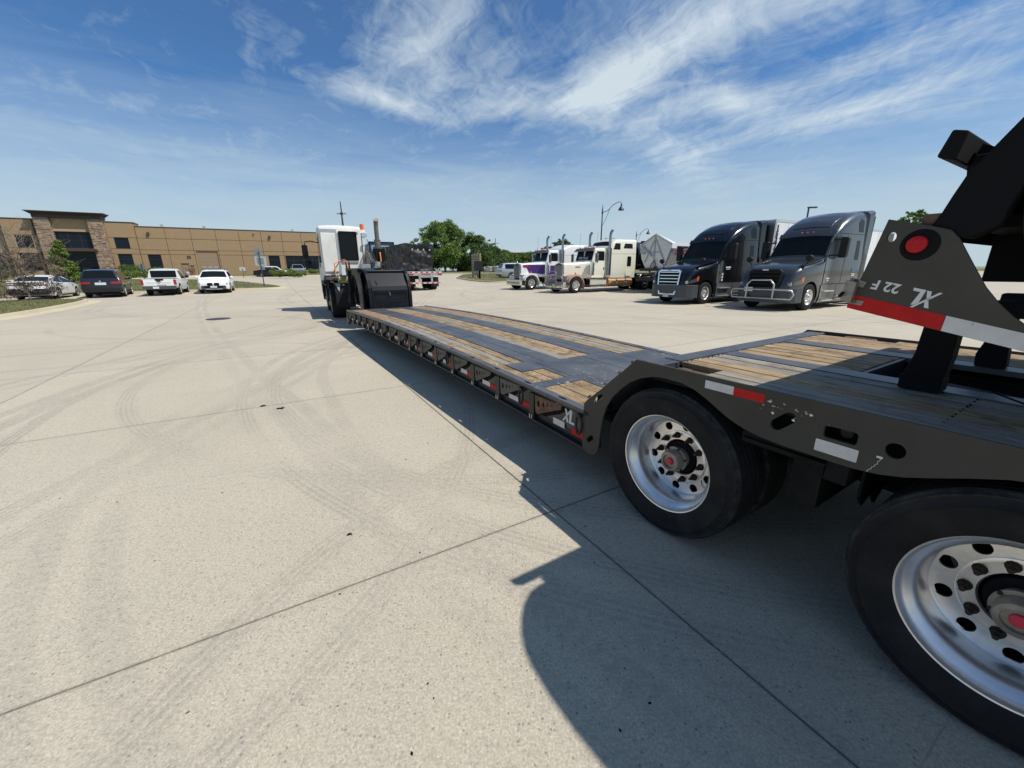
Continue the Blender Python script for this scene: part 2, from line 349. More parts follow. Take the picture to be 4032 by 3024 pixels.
M['roof'] = mat('flat roof', (0.35, 0.34, 0.32), 0.9)
M['red_roof'] = mat('red brick roof', (0.26, 0.085, 0.055), 0.8, 0, 0.15, 1)
M['tarp'] = mat('black tarpaulin', (0.018, 0.019, 0.020), 0.5, 0, 0.35, 2.5, 0.35, 5, spec=0.28)
M['strap'] = mat('yellow strap', (0.40, 0.33, 0.07), 0.7)
M['truck_blue'] = mat('blue truck paint', (0.010, 0.090, 0.19), 0.35, 0, coat=0.6)
M['green_pole'] = mat('dark green post', (0.05, 0.07, 0.06), 0.5)
M['sign_grey'] = mat('sign back aluminium', (0.42, 0.44, 0.45), 0.5, 0.5, 0.1, 3)
M['pole_dark'] = mat('dark lamp pole', (0.035, 0.038, 0.042), 0.45)
M['wood_pole'] = mat('utility pole wood', (0.10, 0.075, 0.055), 0.9, 0, 0.2, 4)
M['bark'] = mat('bark', (0.12, 0.095, 0.07), 0.9, 0, 0.3, 12, 0.5, 30)
M['twig'] = mat('bare twig', (0.22, 0.19, 0.155), 0.9, 0, 0.2, 12)
M['rock'] = mat('grey boulder', (0.30, 0.29, 0.27), 0.9, 0, 0.5, 2.5, 0.7, 6)
M['hose'] = mat('black rubber hose', (0.02, 0.02, 0.02), 0.5)
M['hose_green'] = mat('green air hose', (0.04, 0.30, 0.16), 0.5)
M['hose_red'] = mat('red air hose', (0.35, 0.04, 0.03), 0.5)
M['truck_rim'] = mat('polished truck rim', (0.72, 0.71, 0.69), 0.28, 0.85)
M['gold'] = mat('dirty green yellow drum', (0.25, 0.26, 0.10), 0.5, 0, 0.5, 10)
M['exhaust'] = mat('sooty exhaust', (0.20, 0.17, 0.14), 0.5, 0.7, 0.4, 10)
M['mud'] = mat('dusty wheel disc', (0.34, 0.29, 0.23), 0.8, 0, 0.2, 8)
M['trailer_white'] = mat('white trailer skin', (0.72, 0.73, 0.73), 0.38, 0, 0.08, 1.2, 0.4, 2.2, streak=0.10)
M['hopper'] = mat('galvanised hopper', (0.36, 0.37, 0.37), 0.38, 0.6, 0.1, 3)
M['plate'] = mat('number plate', (0.62, 0.64, 0.68), 0.4, 0, 0.2, 40)
M['manhole'] = mat('cast iron cover', (0.07, 0.06, 0.065), 0.6, 0.3, 0.2, 20)

def leaf_mat(name, c1, c2):
    m, t, b = base_mat(name)
    g = t.n('ShaderNodeNewGeometry')
    n = t.noise(g.outputs['Position'], 1.1, 3, 0.6)
    r = g.outputs['Random Per Island']
    f = t.math('ADD', t.math('MULTIPLY', t.ramp(n, [(0.3, 0), (0.7, 1)]), 0.55), t.math('MULTIPLY', r, 0.45))
    t.l(t.mix(f, c1, c2), b.inputs['Base Color']); b.inputs['Roughness'].default_value = 0.6
    tr = t.n('ShaderNodeBsdfTranslucent'); t.l(t.mix(f, c1, c2), tr.inputs[0])
    mx = t.n('ShaderNodeMixShader'); mx.inputs[0].default_value = 0.25
    out = [x for x in m.node_tree.nodes if x.type == 'OUTPUT_MATERIAL'][0]
    t.l(b.outputs[0], mx.inputs[1]); t.l(tr.outputs[0], mx.inputs[2]); t.l(mx.outputs[0], out.inputs[0])
    return m
M['leaf'] = leaf_mat('green leaves', (0.065, 0.130, 0.020), (0.22, 0.32, 0.065))
M['leaf_dark'] = leaf_mat('dark green leaves', (0.040, 0.085, 0.018), (0.12, 0.195, 0.045))
M['leaf_bright'] = leaf_mat('bright green leaves', (0.075, 0.14, 0.018), (0.23, 0.29, 0.05))
M['leaf_dead'] = leaf_mat('dried brown leaves', (0.045, 0.033, 0.024), (0.150, 0.112, 0.080))
M['blade'] = leaf_mat('lawn grass', (0.085, 0.105, 0.025), (0.27, 0.24, 0.10))
def grass_mat():
    m, t, b = base_mat('lawn turf')
    g = t.n('ShaderNodeNewGeometry'); p = g.outputs['Position']
    n = t.noise(p, 0.8, 6, 0.65, 0.4); n2 = t.noise(p, 14, 4, 0.7)
    c = t.mix(t.ramp(n, [(0.35, 0), (0.65, 1)]), (0.085, 0.110, 0.030), (0.22, 0.19, 0.085))
    c = t.mix(t.math('MULTIPLY', t.ramp(n2, [(0.35, 1), (0.6, 0)]), 0.5), c, (0.05, 0.06, 0.02))
    t.l(c, b.inputs['Base Color']); b.inputs['Roughness'].default_value = 0.95
    bn = t.n('ShaderNodeBump'); bn.inputs['Strength'].default_value = 0.8; bn.inputs['Distance'].default_value = 0.05
    t.l(n2, bn.inputs['Height']); t.l(bn.outputs[0], b.inputs['Normal'])
    return m
M['grass'] = grass_mat()

# ------------------------------------------------------------------ mesh builder
def mx(loc=(0, 0, 0), rz=0.0, ry=0.0, rx=0.0):
    return Matrix.Translation(loc) @ Matrix.Rotation(rz, 4, 'Z') @ Matrix.Rotation(ry, 4, 'Y') @ Matrix.Rotation(rx, 4, 'X')
class MB:
    def __init__(s): s.v = []; s.f = []; s.m = []; s.mats = []
    def mi(s, m):
        if m is None: return 0
        if m not in s.mats: s.mats.append(m)
        return s.mats.index(m)
    def raw(s, vs, fs, m=None, T=None):
        o = len(s.v); k = s.mi(m)
        if T is not None: vs = [T @ Vector(p) for p in vs]
        s.v += [tuple(p) for p in vs]; s.f += [tuple(i + o for i in f) for f in fs]; s.m += [k] * len(fs)
        return s
    def box(s, x0, x1, y0, y1, z0, z1, m=None, T=None):
        vs = [(x0, y0, z0), (x1, y0, z0), (x1, y1, z0), (x0, y1, z0), (x0, y0, z1), (x1, y0, z1), (x1, y1, z1), (x0, y1, z1)]
        return s.raw(vs, [(0, 3, 2, 1), (4, 5, 6, 7), (0, 1, 5, 4), (1, 2, 6, 5), (2, 3, 7, 6), (3, 0, 4, 7)], m, T)
    def bar(s, a, b, w, h=None, m=None, up=(0, 0, 1)):
        a = Vector(a); b = Vector(b); d = b - a; L = d.length
        if L < 1e-6: return s
        x = d / L; u = Vector(up)
        if abs(x.dot(u)) > 0.99: u = Vector((1, 0, 0))
        y = u.cross(x).normalized(); z = x.cross(y)
        h = h or w
        T = Matrix(((x.x, y.x, z.x, a.x), (x.y, y.y, z.y, a.y), (x.z, y.z, z.z, a.z), (0, 0, 0, 1)))
        return s.box(0, L, -w / 2, w / 2, -h / 2, h / 2, m, T)
    def tube(s, pts, r, n=8, m=None, cap=True):
        pts = [Vector(p) for p in pts]; k = len(pts)
        rs = r if isinstance(r, (list, tuple)) else [r] * k
        vs = []; prev = None
        for i, p in enumerate(pts):
            d = (pts[min(i + 1, k - 1)] - pts[max(i - 1, 0)]).normalized()
            if prev is None:
                u = Vector((0, 0, 1)) if abs(d.z) < 0.9 else Vector((1, 0, 0))
                u = (u - d * u.dot(d)).normalized()
            else:
                u = prev - d * prev.dot(d)
                u = u.normalized() if u.length > 1e-5 else Vector((1, 0, 0))
            prev = u; w = d.cross(u)
            vs += [tuple(p + (u * cos(2 * pi * j / n) + w * sin(2 * pi * j / n)) * rs[i]) for j in range(n)]
        fs = []
        for i in range(k - 1):
            for j in range(n):
                a = i * n + j; b = i * n + (j + 1) % n
                fs.append((a, b, b + n, a + n))
        if cap: fs += [tuple(range(n - 1, -1, -1)), tuple(range((k - 1) * n, k * n))]
        return s.raw(vs, fs, m)
    def cyl(s, a, b, r, n=16, m=None, r2=None):
        return s.tube([a, b], [r, r2 if r2 is not None else r], n, m)
    def lathe(s, prof, n=32, m=None, T=None, axis='Y', closed=False):
        vs = []; k = len(prof)
        for i in range(n):
            a = 2 * pi * i / n; c, q = cos(a), sin(a)
            for (r, h) in prof:
                vs.append((r * c, h, r * q) if axis == 'Y' else (r * c, r * q, h))
        fs = []
        for i in range(n):
            j = (i + 1) % n
            for p in range(k if closed else k - 1):
                q2 = (p + 1) % k
                fs.append((i * k + p, i * k + q2, j * k + q2, j * k + p))
        return s.raw(vs, fs, m, T)
    def plate(s, outer, holes, t0, t1, m=None, axis='Y', T=None):
        # polygon in (x,z) [axis Y] or (x,y) [axis Z] extruded between t0 and t1
        loops = [outer] + list(holes)
        flat = [p for l in loops for p in l]
        tri = tessellate_polygon([[Vector((p[0], p[1], 0)) for p in l] for l in loops])
        n = len(flat)
        mk = (lambda p, t: (p[0], t, p[1])) if axis == 'Y' else ((lambda p, t: (p[0], p[1], t)) if axis == 'Z' else (lambda p, t: (t, p[0], p[1])))
        vs = [mk(p, t0) for p in flat] + [mk(p, t1) for p in flat]
        fs = [tuple(t) for t in tri] + [tuple(i + n for i in reversed(t)) for t in tri]
        o = 0
        for l in loops:
            k = len(l)
            for i in range(k):
                a = o + i; b = o + (i + 1) % k
                fs.append((a, b, b + n, a + n))
            o += k
        return s.raw(vs, fs, m, T)
    def mesh(s, name, default=None, smooth=None, fix=True):
        me = bpy.data.meshes.new(name); me.from_pydata(s.v, [], s.f)
        mats = s.mats if s.mats else [default]
        for q in mats: me.materials.append(M[q] if isinstance(q, str) else (q or M[default]))
        if s.mats: me.polygons.foreach_set('material_index', s.m)
        me.validate()
        if fix:
            bm = bmesh.new(); bm.from_mesh(me); bmesh.ops.recalc_face_normals(bm, faces=bm.faces); bm.to_mesh(me); bm.free()
        if smooth: 
            me.shade_smooth(); me.set_sharp_from_angle(angle=radians(smooth))
        me.update()
        return me
    def obj(s, name, m=None, parent=None, smooth=None, bevel=0.0, **props):
        if not s.v: return None
        o = bpy.data.objects.new(name, s.mesh(name, m, smooth)); COL.objects.link(o)
        if parent is not None: o.parent = parent
        if bevel:
            b = o.modifiers.new('bevel', 'BEVEL'); b.width = bevel; b.segments = 2; b.limit_method = 'ANGLE'; b.angle_limit = radians(40)
        for k, v in props.items(): o[k] = v
        return o
def thing(name, label, cat, loc=(0, 0, 0), rz=0.0, group=None, sc=1.0, parent=None):
    o = bpy.data.objects.new(name, None); COL.objects.link(o); o.empty_display_size = 0.2
    o.location = loc; o.rotation_euler = (0, 0, rz); o.scale = (sc, sc, sc)
    o['label'] = label; o['category'] = cat
    if group: o['group'] = group
    return o
def tag(o, label=None, cat=None, group=None, kind=None):
    if label: o['label'] = label
    if cat: o['category'] = cat
    if group: o['group'] = group
    if kind: o['kind'] = kind
    return o
def at(o, loc, rz=0.0):
    o.location = loc; o.rotation_euler = (0, 0, rz); return o
def dup(o, parent=None, loc=None, rz=None, sc=None):
    c = o.copy(); COL.objects.link(c)
    c.parent = parent
    if loc is not None: c.location = loc
    if rz is not None: c.rotation_euler = (0, 0, rz)
    if sc is not None: c.scale = (sc, sc, sc)
    for ch in list(o.children): dup(ch, c)
    return c
def text_mesh(s, size, depth=0.002, shear=0.0, align='LEFT', bold=0.0):
    cu = bpy.data.curves.new('t', 'FONT'); cu.body = s; cu.size = size; cu.extrude = depth; cu.shear = shear; cu.align_x = align; cu.offset = bold
    cu.resolution_u = 3
    o = bpy.data.objects.new('t', cu); COL.objects.link(o)
    dg = bpy.context.evaluated_depsgraph_get(); dg.update()
    me = bpy.data.meshes.new_from_object(o.evaluated_get(dg)); bpy.data.objects.remove(o); bpy.data.curves.remove(cu)
    return me
def text(name, s, size, m, parent, T, **k):
    me = text_mesh(s, size, **k); me.transform(T); me.materials.clear(); me.materials.append(M[m])
    o = bpy.data.objects.new(name, me); COL.objects.link(o); o.parent = parent; return o
def circle(cx, cy, r, n=16, ry=None, a0=0.0):
    ry = ry or r
    return [(cx + r * cos(a0 + 2 * pi * i / n), cy + ry * sin(a0 + 2 * pi * i / n)) for i in range(n)]
def capsule(a, b, r, n=6):
    ax, ay = a; bx, by = b; t = atan2(by - ay, bx - ax)
    return [(bx + r * cos(t - pi / 2 + pi * i / n), by + r * sin(t - pi / 2 + pi * i / n)) for i in range(n + 1)] + \
           [(ax + r * cos(t + pi / 2 + pi * i / n), ay + r * sin(t + pi / 2 + pi * i / n)) for i in range(n + 1)]
def rrect(x0, x1, z0, z1, r, n=4):
    o = []
    for (cx, cz, a) in ((x1 - r, z1 - r, 0), (x0 + r, z1 - r, pi / 2), (x0 + r, z0 + r, pi), (x1 - r, z0 + r, 3 * pi / 2)):
        o += [(cx + r * cos(a + pi / 2 * i / n), cz + r * sin(a + pi / 2 * i / n)) for i in range(n + 1)]
    return o
def np_mesh(name, verts, faces, m):
    me = bpy.data.meshes.new(name)
    nv, nf, k = len(verts), len(faces), faces.shape[1]
    me.vertices.add(nv); me.vertices.foreach_set('co', verts.astype(np.float32).ravel())
    me.loops.add(nf * k); me.loops.foreach_set('vertex_index', faces.astype(np.int32).ravel())
    me.polygons.add(nf); me.polygons.foreach_set('loop_start', np.arange(0, nf * k, k, dtype=np.int32))
    me.polygons.foreach_set('loop_total', np.full(nf, k, dtype=np.int32))
    me.materials.append(M[m]); me.update(calc_edges=True); return me

# ------------------------------------------------------------------ terrain
ZY = [-1000, 26, 30, 35, 42, 50, 58, 70, 85, 110, 140, 1500]
ZV = [0, 0, 0.05, 0.12, 0.28, 0.47, 0.57, 0.68, 0.80, 1.05, 1.25, 1.4]
def Z(y): return float(np.interp(y, ZY, ZV))
GU = Vector((-0.503, 0.864, 0)); GV = Vector((0.864, 0.503, 0)); GO = Vector((0.28, 2.36, 0))
HDG = atan2(GU.y, GU.x)           # heading of the yard joints, the parked cars and the lowboy's bay

def sheet(name, xs, ys, zf, m):
    vs = [(x, y, zf(x, y)) for y in ys for x in xs]; n = len(xs)
    fs = [(j * n + i, j * n + i + 1, (j + 1) * n + i + 1, (j + 1) * n + i) for j in range(len(ys) - 1) for i in range(n - 1)]
    return MB().raw(vs, fs).obj(name, m, smooth=60, kind='structure')
sheet('ground', [-1500, -600, -300, -150, -80, -40, 0, 40, 80, 150, 300, 600, 1500],
      [-60, -20, 0, 15, 26, 30, 35, 42, 50, 58, 70, 85, 110, 140, 200, 400, 800, 2500], lambda x, y: Z(y) - 0.10, 'grass')
pave = sheet('pavement', [-60, -40, -20, 0, 20, 40, 90], [-9, 0, 15, 26, 28, 30, 32, 35, 38, 42, 43.5, 46, 50, 54, 58, 64, 70, 78, 89],
             lambda x, y: Z(y) - (0.03 if y < 44 else 0.004), 'concrete')
SL_U, SL_V, GAP = 3.58, 4.62, 0.010
flat_mesh = None
for i in range(-6, 18):
    for j in range(-10, 10):
        c = GO + GU * (i + 0.5) * SL_U + GV * (j - 0.5) * SL_V
        if c.y < -6 or c.y > 46 or abs(c.x) > 1.36 * max(c.y, 0) + 6 or c.x < -30 or c.x > 44: continue
        hu, hv = SL_U / 2 - GAP / 2, SL_V / 2 - GAP / 2
        if c.y < 22 and flat_mesh:
            me = flat_mesh
        else:
            b = MB(); vs = []; k = 3 if c.y > 20 else 1
            for zz in (0, -0.028):
                for a in range(k + 1):
                    for d in range(k + 1):
                        p = GU * (-hu + 2 * hu * a / k) + GV * (-hv + 2 * hv * d / k)
                        vs.append((p.x, p.y, Z(c.y + p.y) + zz))
            n = k + 1; N = n * n
            fs = [(a * n + d, a * n + d + 1, (a + 1) * n + d + 1, (a + 1) * n + d) for a in range(k) for d in range(k)]
            rim = [d for d in range(n)] + [a * n + k for a in range(1, n)] + [k * n + d for d in range(k - 1, -1, -1)] + [a * n for a in range(k - 1, 0, -1)]
            fs += [(rim[q], rim[(q + 1) % len(rim)], rim[(q + 1) % len(rim)] + N, rim[q] + N) for q in range(len(rim))]
            me = b.raw(vs, fs).mesh('slab', 'concrete', fix=True)
            if c.y < 22: flat_mesh = me
        o = bpy.data.objects.new('slab', me); COL.objects.link(o); o.parent = pave
        o.location = (c.x, c.y, 0)

def chaikin(p, n=2):
    for _ in range(n):
        q = []
        for i in range(len(p)):
            a = p[i]; b = p[(i + 1) % len(p)]
            q += [(a[0] * .75 + b[0] * .25, a[1] * .75 + b[1] * .25), (a[0] * .25 + b[0] * .75, a[1] * .25 + b[1] * .75)]
        p = q
    return p
def densify(p, d):
    o = []
    for i in range(len(p)):
        a = p[i]; b = p[(i + 1) % len(p)]; L = hypot(b[0] - a[0], b[1] - a[1]); k = max(1, int(L / d))
        o += [(a[0] + (b[0] - a[0]) * t / k, a[1] + (b[1] - a[1]) * t / k) for t in range(k)]
    return o
def inside(pt, poly):
    x, y = pt; c = False; n = len(poly)
    for i in range(n):
        x1, y1 = poly[i]; x2, y2 = poly[(i + 1) % n]
        if (y1 > y) != (y2 > y) and x < (x2 - x1) * (y - y1) / (y2 - y1) + x1: c = not c
    return c
def area(p): return sum(p[i][0] * p[(i + 1) % len(p)][1] - p[(i + 1) % len(p)][0] * p[i][1] for i in range(len(p))) / 2
def offset(p, d):      # positive = outward for ccw
    o = []; n = len(p)
    for i in range(n):
        a = Vector(p[i - 1]); b = Vector(p[i]); c = Vector(p[(i + 1) % n])
        t = (c - a).normalized(); o.append((b.x + t.y * d, b.y - t.x * d))
    return o
def lawn(poly, zf=None, step=2.0, kerb=True, smooth=2, gutter=0.0):
    if area(poly) < 0: poly = poly[::-1]
    poly = chaikin(poly, smooth); poly = densify(poly, step)
    zf = zf or (lambda x, y: Z(y) + 0.13)
    xs = [q[0] for q in poly]; ys = [q[1] for q in poly]; pts = [Vector(q) for q in poly]
    gx = np.arange(min(xs), max(xs), step * 1.5); gy = np.arange(min(ys), max(ys), step * 1.5)
    inner = offset(poly, -step * 0.5)
    for a in gx:
        for b in gy:
            if inside((a, b), inner): pts.append(Vector((a, b)))
    n = len(poly)
    r = delaunay_2d_cdt(pts, [], [list(range(n))], 1, 1e-4)
    vs = [(v.x, v.y, zf(v.x, v.y)) for v in r[0]]
    lw = MB().raw(vs, [tuple(f) for f in r[2]]).obj('lawn', 'grass', smooth=60, kind='structure')
    if kerb:
        o1 = offset(poly, 0.02); o2 = offset(poly, 0.16); o3 = offset(poly, 0.18); o4 = offset(poly, 0.18 + gutter)
        b = MB(); vs = []
        for i in range(n):
            vs.append((*poly[i], zf(*poly[i]) - 0.10)); vs.append((*o1[i], zf(*poly[i]) + 0.015)); vs.append((*o2[i], zf(*poly[i]) + 0.012))
            vs.append((*o3[i], Z(o3[i][1]) + 0.008)); vs.append((*o4[i], Z(o4[i][1]) + 0.006))
        fs = []
        for i in range(n):
            j = (i + 1) % n
            for k in range(4 if gutter else 3): fs.append((i * 5 + k, j * 5 + k, j * 5 + k + 1, i * 5 + k + 1))
        b.raw(vs, fs).obj('kerb', 'kerb', smooth=35, kind='structure')
    return poly, lw
def blades(poly, zf, n, h=0.07, w=0.012, ymax=60):
    xs = [q[0] for q in poly]; ys = [q[1] for q in poly]
    P = np.stack([rng.uniform(max(min(xs), -60), min(max(xs), 40), n * 3), rng.uniform(min(ys), min(max(ys), ymax), n * 3)], 1)
    P = P[(np.abs(P[:, 0]) < 1.33 * P[:, 1] + 2)]
    P = np.array([q for q in P if inside(q, poly)])[:n]
    k = len(P)
    zz = np.array([zf(a, b) for a, b in P])
    ang = rng.uniform(0, 2 * pi, k); hh = h * rng.uniform(0.5, 1.3, k); le = rng.normal(0, 0.4, (k, 2)) * hh[:, None]
    v = np.zeros((k, 3, 3))
    v[:, 0] = np.stack([P[:, 0] - w * np.cos(ang), P[:, 1] - w * np.sin(ang), zz - .01], 1)
    v[:, 1] = np.stack([P[:, 0] + w * np.cos(ang), P[:, 1] + w * np.sin(ang), zz - .01], 1)
    v[:, 2] = np.stack([P[:, 0] + le[:, 0], P[:, 1] + le[:, 1], zz + hh], 1)
    o = bpy.data.objects.new('grass', np_mesh('grass', v.reshape(-1, 3), np.arange(k * 3).reshape(-1, 3), 'blade')); COL.objects.link(o)
    o['kind'] = 'stuff'; return o
LZ = lambda x, y: Z(y) + 0.13
island_l, _ = lawn([(-17.9, 13.0), (-19.9, 17.0), (-23.9, 22.9), (-25.4, 23.6), (-31, 20.6), (-46, 12), (-46, 2), (-14, 2)], gutter=0.55, step=1.5)
strip_l, _ = lawn([(-19.9, 35.3), (-22.6, 34.0), (-26.3, 32.2), (-34, 27.7), (-48, 19.6), (-62, 40), (-62, 57), (-50, 56), (-36, 51), (-27, 43), (-21.3, 37.6)], gutter=0.35)
island_r, _ = lawn([(-7.8, 64), (-7.4, 55), (-5.2, 48), (-2.6, 43), (0.2, 43.2), (8, 46), (30, 58), (30, 84), (-5, 84), (-9, 76)], gutter=0.3)
blades(island_l, LZ, 26000, 0.075, 0.010)
blades(strip_l, LZ, 16000, 0.10, 0.02)
blades(island_r, LZ, 8000, 0.12, 0.03, 90)
# ------------------------------------------------------------------ big building
BO = Vector((-67.6, 75.5, 0)); BW = Vector((0.872, 0.489, 0)).normalized(); BN = Vector((BW.y, -BW.x, 0)); BR = atan2(BW.y, BW.x)
def fpt(t, d): p = BO + BW * t + BN * d; return (p.x, p.y)
BASE = 1.15
def bz(x, y):
    d = (Vector((x, y, 0)) - BO).dot(BN)
    k = min(max((13 - d) / 11, 0), 1); k = k * k * (3 - 2 * k)
    return Z(y) + 0.12 + k * max(0, BASE - 0.05 - Z(y) - 0.12)
lawn([fpt(-60, -1), fpt(34, -1), fpt(34.5, 12.5), fpt(13.5, 13.2), fpt(13.2, 6), fpt(7.9, 6), fpt(7.6, 14.5), fpt(-20, 17), fpt(-60, 20)], bz, step=2.5, smooth=1, gutter=0.4)
lawn([(-33, 92), (-12, 90), (10, 89), (40, 89), (90, 89), (200, 160), (200, 300), (-200, 300), (-120, 150), (-60, 130)], lambda x, y: Z(y) + 0.14, step=8, smooth=0, gutter=0.4)

bld = thing('warehouse', 'long tan precast warehouse with stone entrance tower and dark windows', 'building', (BO.x, BO.y, 0), BR)
FR = 0.0     # facade plane is local y = 0, outside is -y
def wall_rows(x0, x1, rows, opens=(), y=0.0, m='tan', th=0.25):
    """a column of precast panels; opens = (x0,x1,z0,z1)"""
    g = 0.03
    for (z0, z1) in rows:
        b = MB(); zz = [z0 + g, z1 - g]
        os_ = [o for o in opens if o[2] < z1 - 0.05 and o[3] > z0 + 0.05]
        cells = [(x0 + g, x1 - g, z0 + g, z1 - g)]
        for o in os_:
            nc = []
            for (a, c, e, f) in cells:
                ox0, ox1, oz0, oz1 = max(o[0], a), min(o[1], c), max(o[2], e), min(o[3], f)
                if ox0 >= ox1 or oz0 >= oz1: nc.append((a, c, e, f)); continue
                if ox0 > a + .01: nc.append((a, ox0, e, f))
                if ox1 < c - .01: nc.append((ox1, c, e, f))
                if oz0 > e + .01: nc.append((ox0, ox1, e, oz0))
                if oz1 < f - .01: nc.append((ox0, ox1, oz1, f))
            cells = nc
        for (a, c, e, f) in cells: b.box(a, c, y, y + th, e, f)
        b.obj('wall_panel', m, bld)
ROWS = [(BASE - .4, 4.72), (4.72, 5.5), (5.5, 7.5), (7.5, 9.42)]
JO = [0.5, 4.6, 8.35, 12.2, 15.95, 19.7, 23.3, 26.9, 30.5, 34.2]
OP = [(1.4, 3.3, 1.9, 4.7), (6.0, 7.1, BASE - .3, 3.08), (8.62, 12.0, BASE - .3, 5.42), (20.4, 22.4, 1.85, 4.7), (23.45, 30.0, 1.85, 4.7)]
for a, c in zip(JO[:-1], JO[1:]): wall_rows(a, c, ROWS, OP)
wall_rows(-3.4, 0.5, [(BASE - .4, 4.75), (4.75, 5.6), (5.6, 7.5), (7.5, 10.0)], [(-2.55, -0.6, 5.65, 7.5), (-2.6, -0.65, 1.95, 4.72)], y=-0.35, th=0.3)
wall_rows(-15.6, -11.6, [(BASE - .4, 4.75), (4.75, 5.55), (5.55, 7.6), (7.6, 10.0)], [(-14.45, -12.5, 5.6, 7.5), (-14.6, -12.3, 1.95, 4.72)], y=-0.35, th=0.3)
for a, c in ((-19.4, -15.75), (-23.2, -19.4), (-27, -23.2), (-30.8, -27), (-34.6, -30.8)):
    wall_rows(a, c, ROWS, [(a + .4, a + 3.0, 1.95, 4.75)])
# core behind the panels, roof, parapet caps
b = MB(); b.box(-34.6, 34.2, 0.36, 45, 0.3, 9.30); b.obj('wall_core', 'brown_trim', bld)
b = MB(); b.box(-34.8, 34.4, 0.3, 45.2, 9.30, 9.36); b.obj('roof', 'roof', bld)
b = MB()
b.box(0.5, 34.35, -0.06, 0.5, 9.42, 9.54); b.box(-3.35, 0.6, -0.42, 3, 10.0, 10.12); b.box(-15.75, -11.5, -0.42, 3, 10.0, 10.12)
b.box(-34.8, -15.75, -0.06, 0.5, 9.42, 9.54); b.obj('parapet_cap', 'brown_trim', bld)
b = MB(); b.box(-3.35, 0.5, -0.05, 3, 9.3, 10.0); b.box(-15.6, -11.6, -0.05, 3, 9.3, 10.0); b.obj('parapet', 'tan', bld)
for a in (-15.85, -12.0, -3.5):
    b = MB(); b.box(a, a + .22, -0.50, -0.36, BASE - .3, 9.98); b.obj('pilaster', 'brown_trim', bld)
def window(x0, x1, z0, z1, vm=(), hm=(), y=0.12):
    b = MB(); w = 0.07
    b.box(x0, x1, y - .04, y + .1, z1 - w, z1); b.box(x0, x1, y - .04, y + .1, z0, z0 + w)
    b.box(x0, x0 + w, y - .04, y + .1, z0 + w, z1 - w); b.box(x1 - w, x1, y - .04, y + .1, z0 + w, z1 - w)
    for v in vm: b.box(v - .03, v + .03, y - .03, y + .08, z0 + w, z1 - w)
    for h in hm: b.box(x0 + w, x1 - w, y - .024, y + .074, h - .03, h + .03)
    f = b.obj('window', 'pole_dark', bld)
    b = MB(); b.box(x0 + .02, x1 - .02, y + .02, y + .05, z0 + .02, z1 - .02); b.obj('pane', 'glass_bld', f)
window(1.4, 3.3, 1.9, 4.7, (), (3.85,)); window(20.4, 22.4, 1.85, 4.7, (), (3.85,)); window(23.45, 30.0, 1.85, 4.7, (25.0, 26.8, 28.5), (3.75,))
window(-2.55, -.6, 5.65, 7.5, (), (), -.22); window(-2.6, -.65, 1.95, 4.72, (), (3.8,), -.22)
window(-14.45, -12.5, 5.6, 7.5, (), (), -.22); window(-14.6, -12.3, 1.95, 4.72, (-13.4,), (3.8,), -.22)
for a in (-19.4, -23.2, -27, -30.8, -34.6): window(a + .4, a + 3.0, 1.95, 4.75, (a + 1.7,), (3.8,))
# entrance tower
b = MB(); b.box(-9.75, -5.15, -0.55, 0.36, 8.25, 10.3); b.obj('sign_panel', 'tan_light', bld)
for (a, c) in ((-11.5, -9.75), (-5.15, -3.35)):
    b = MB(); b.box(a + .1, c - .1, -1.10, 0.3, BASE - .4, 10.3); pil = b.obj('pillar', 'stone', bld)
    b = MB(); z = BASE - .3
    while z < 10.25:
        h = random.uniform(.10, .20); h = min(h, 10.3 - z)
        for face in range(3):
            L = (c - a) if face == 0 else 1.3; u = 0
            while u < L - .02:
                w = min(random.uniform(.25, .75), L - u); p = random.uniform(0.0, .09)
                if face == 0: b.box(a + u, a + u + w - .015, -1.12 - p, -1.08, z, z + h - .012)
                elif face == 1: b.box(c - .1, c + p, -1.10 + u, -1.10 + u + w - .015, z, z + h - .012)
                else: b.box(a - p, a + .1, -1.10 + u, -1.10 + u + w - .015, z, z + h - .012)
                u += w
        z += h
    tag(b.obj('stone_veneer', 'stone', pil), kind='stuff')
b = MB()
b.raw([(-12.1, -1.75, 11.15), (-2.75, -1.75, 11.15), (-2.75, 1.0, 11.15), (-12.1, 1.0, 11.15), (-11.6, -1.25, 10.75), (-3.25, -1.25, 10.75), (-3.25, 1, 10.75), (-11.6, 1, 10.75)],
      [(0, 1, 2, 3), (0, 1, 5, 4), (1, 2, 6, 5), (3, 0, 4, 7), (4, 5, 6, 7), (2, 3, 7, 6)])
b.box(-11.55, -3.3, -1.2, 1.0, 10.3, 10.75); b.box(-12.15, -2.7, -1.8, 1.05, 11.15, 11.25); b.obj('cornice', 'brown_trim', bld)
window(-9.75, -5.15, 5.6, 8.25, (-8.2, -6.7), (6.9,), -.35); window(-9.75, -5.15, BASE - .1, 4.85, (-8.6, -7.45, -6.3), (3.3,), -.2)
b = MB(); b.box(-10.1, -4.8, -2.3, -.3, 5.05, 5.5); b.box(-9.75, -5.15, -.55, .3, 4.85, 5.6); b.obj('canopy', 'brown_trim', bld)
b = MB(); b.box(-10.9, -10.45, -1.26, -1.22, 3.4, 4.6); b.obj('wall_sign', 'lettering', bld)
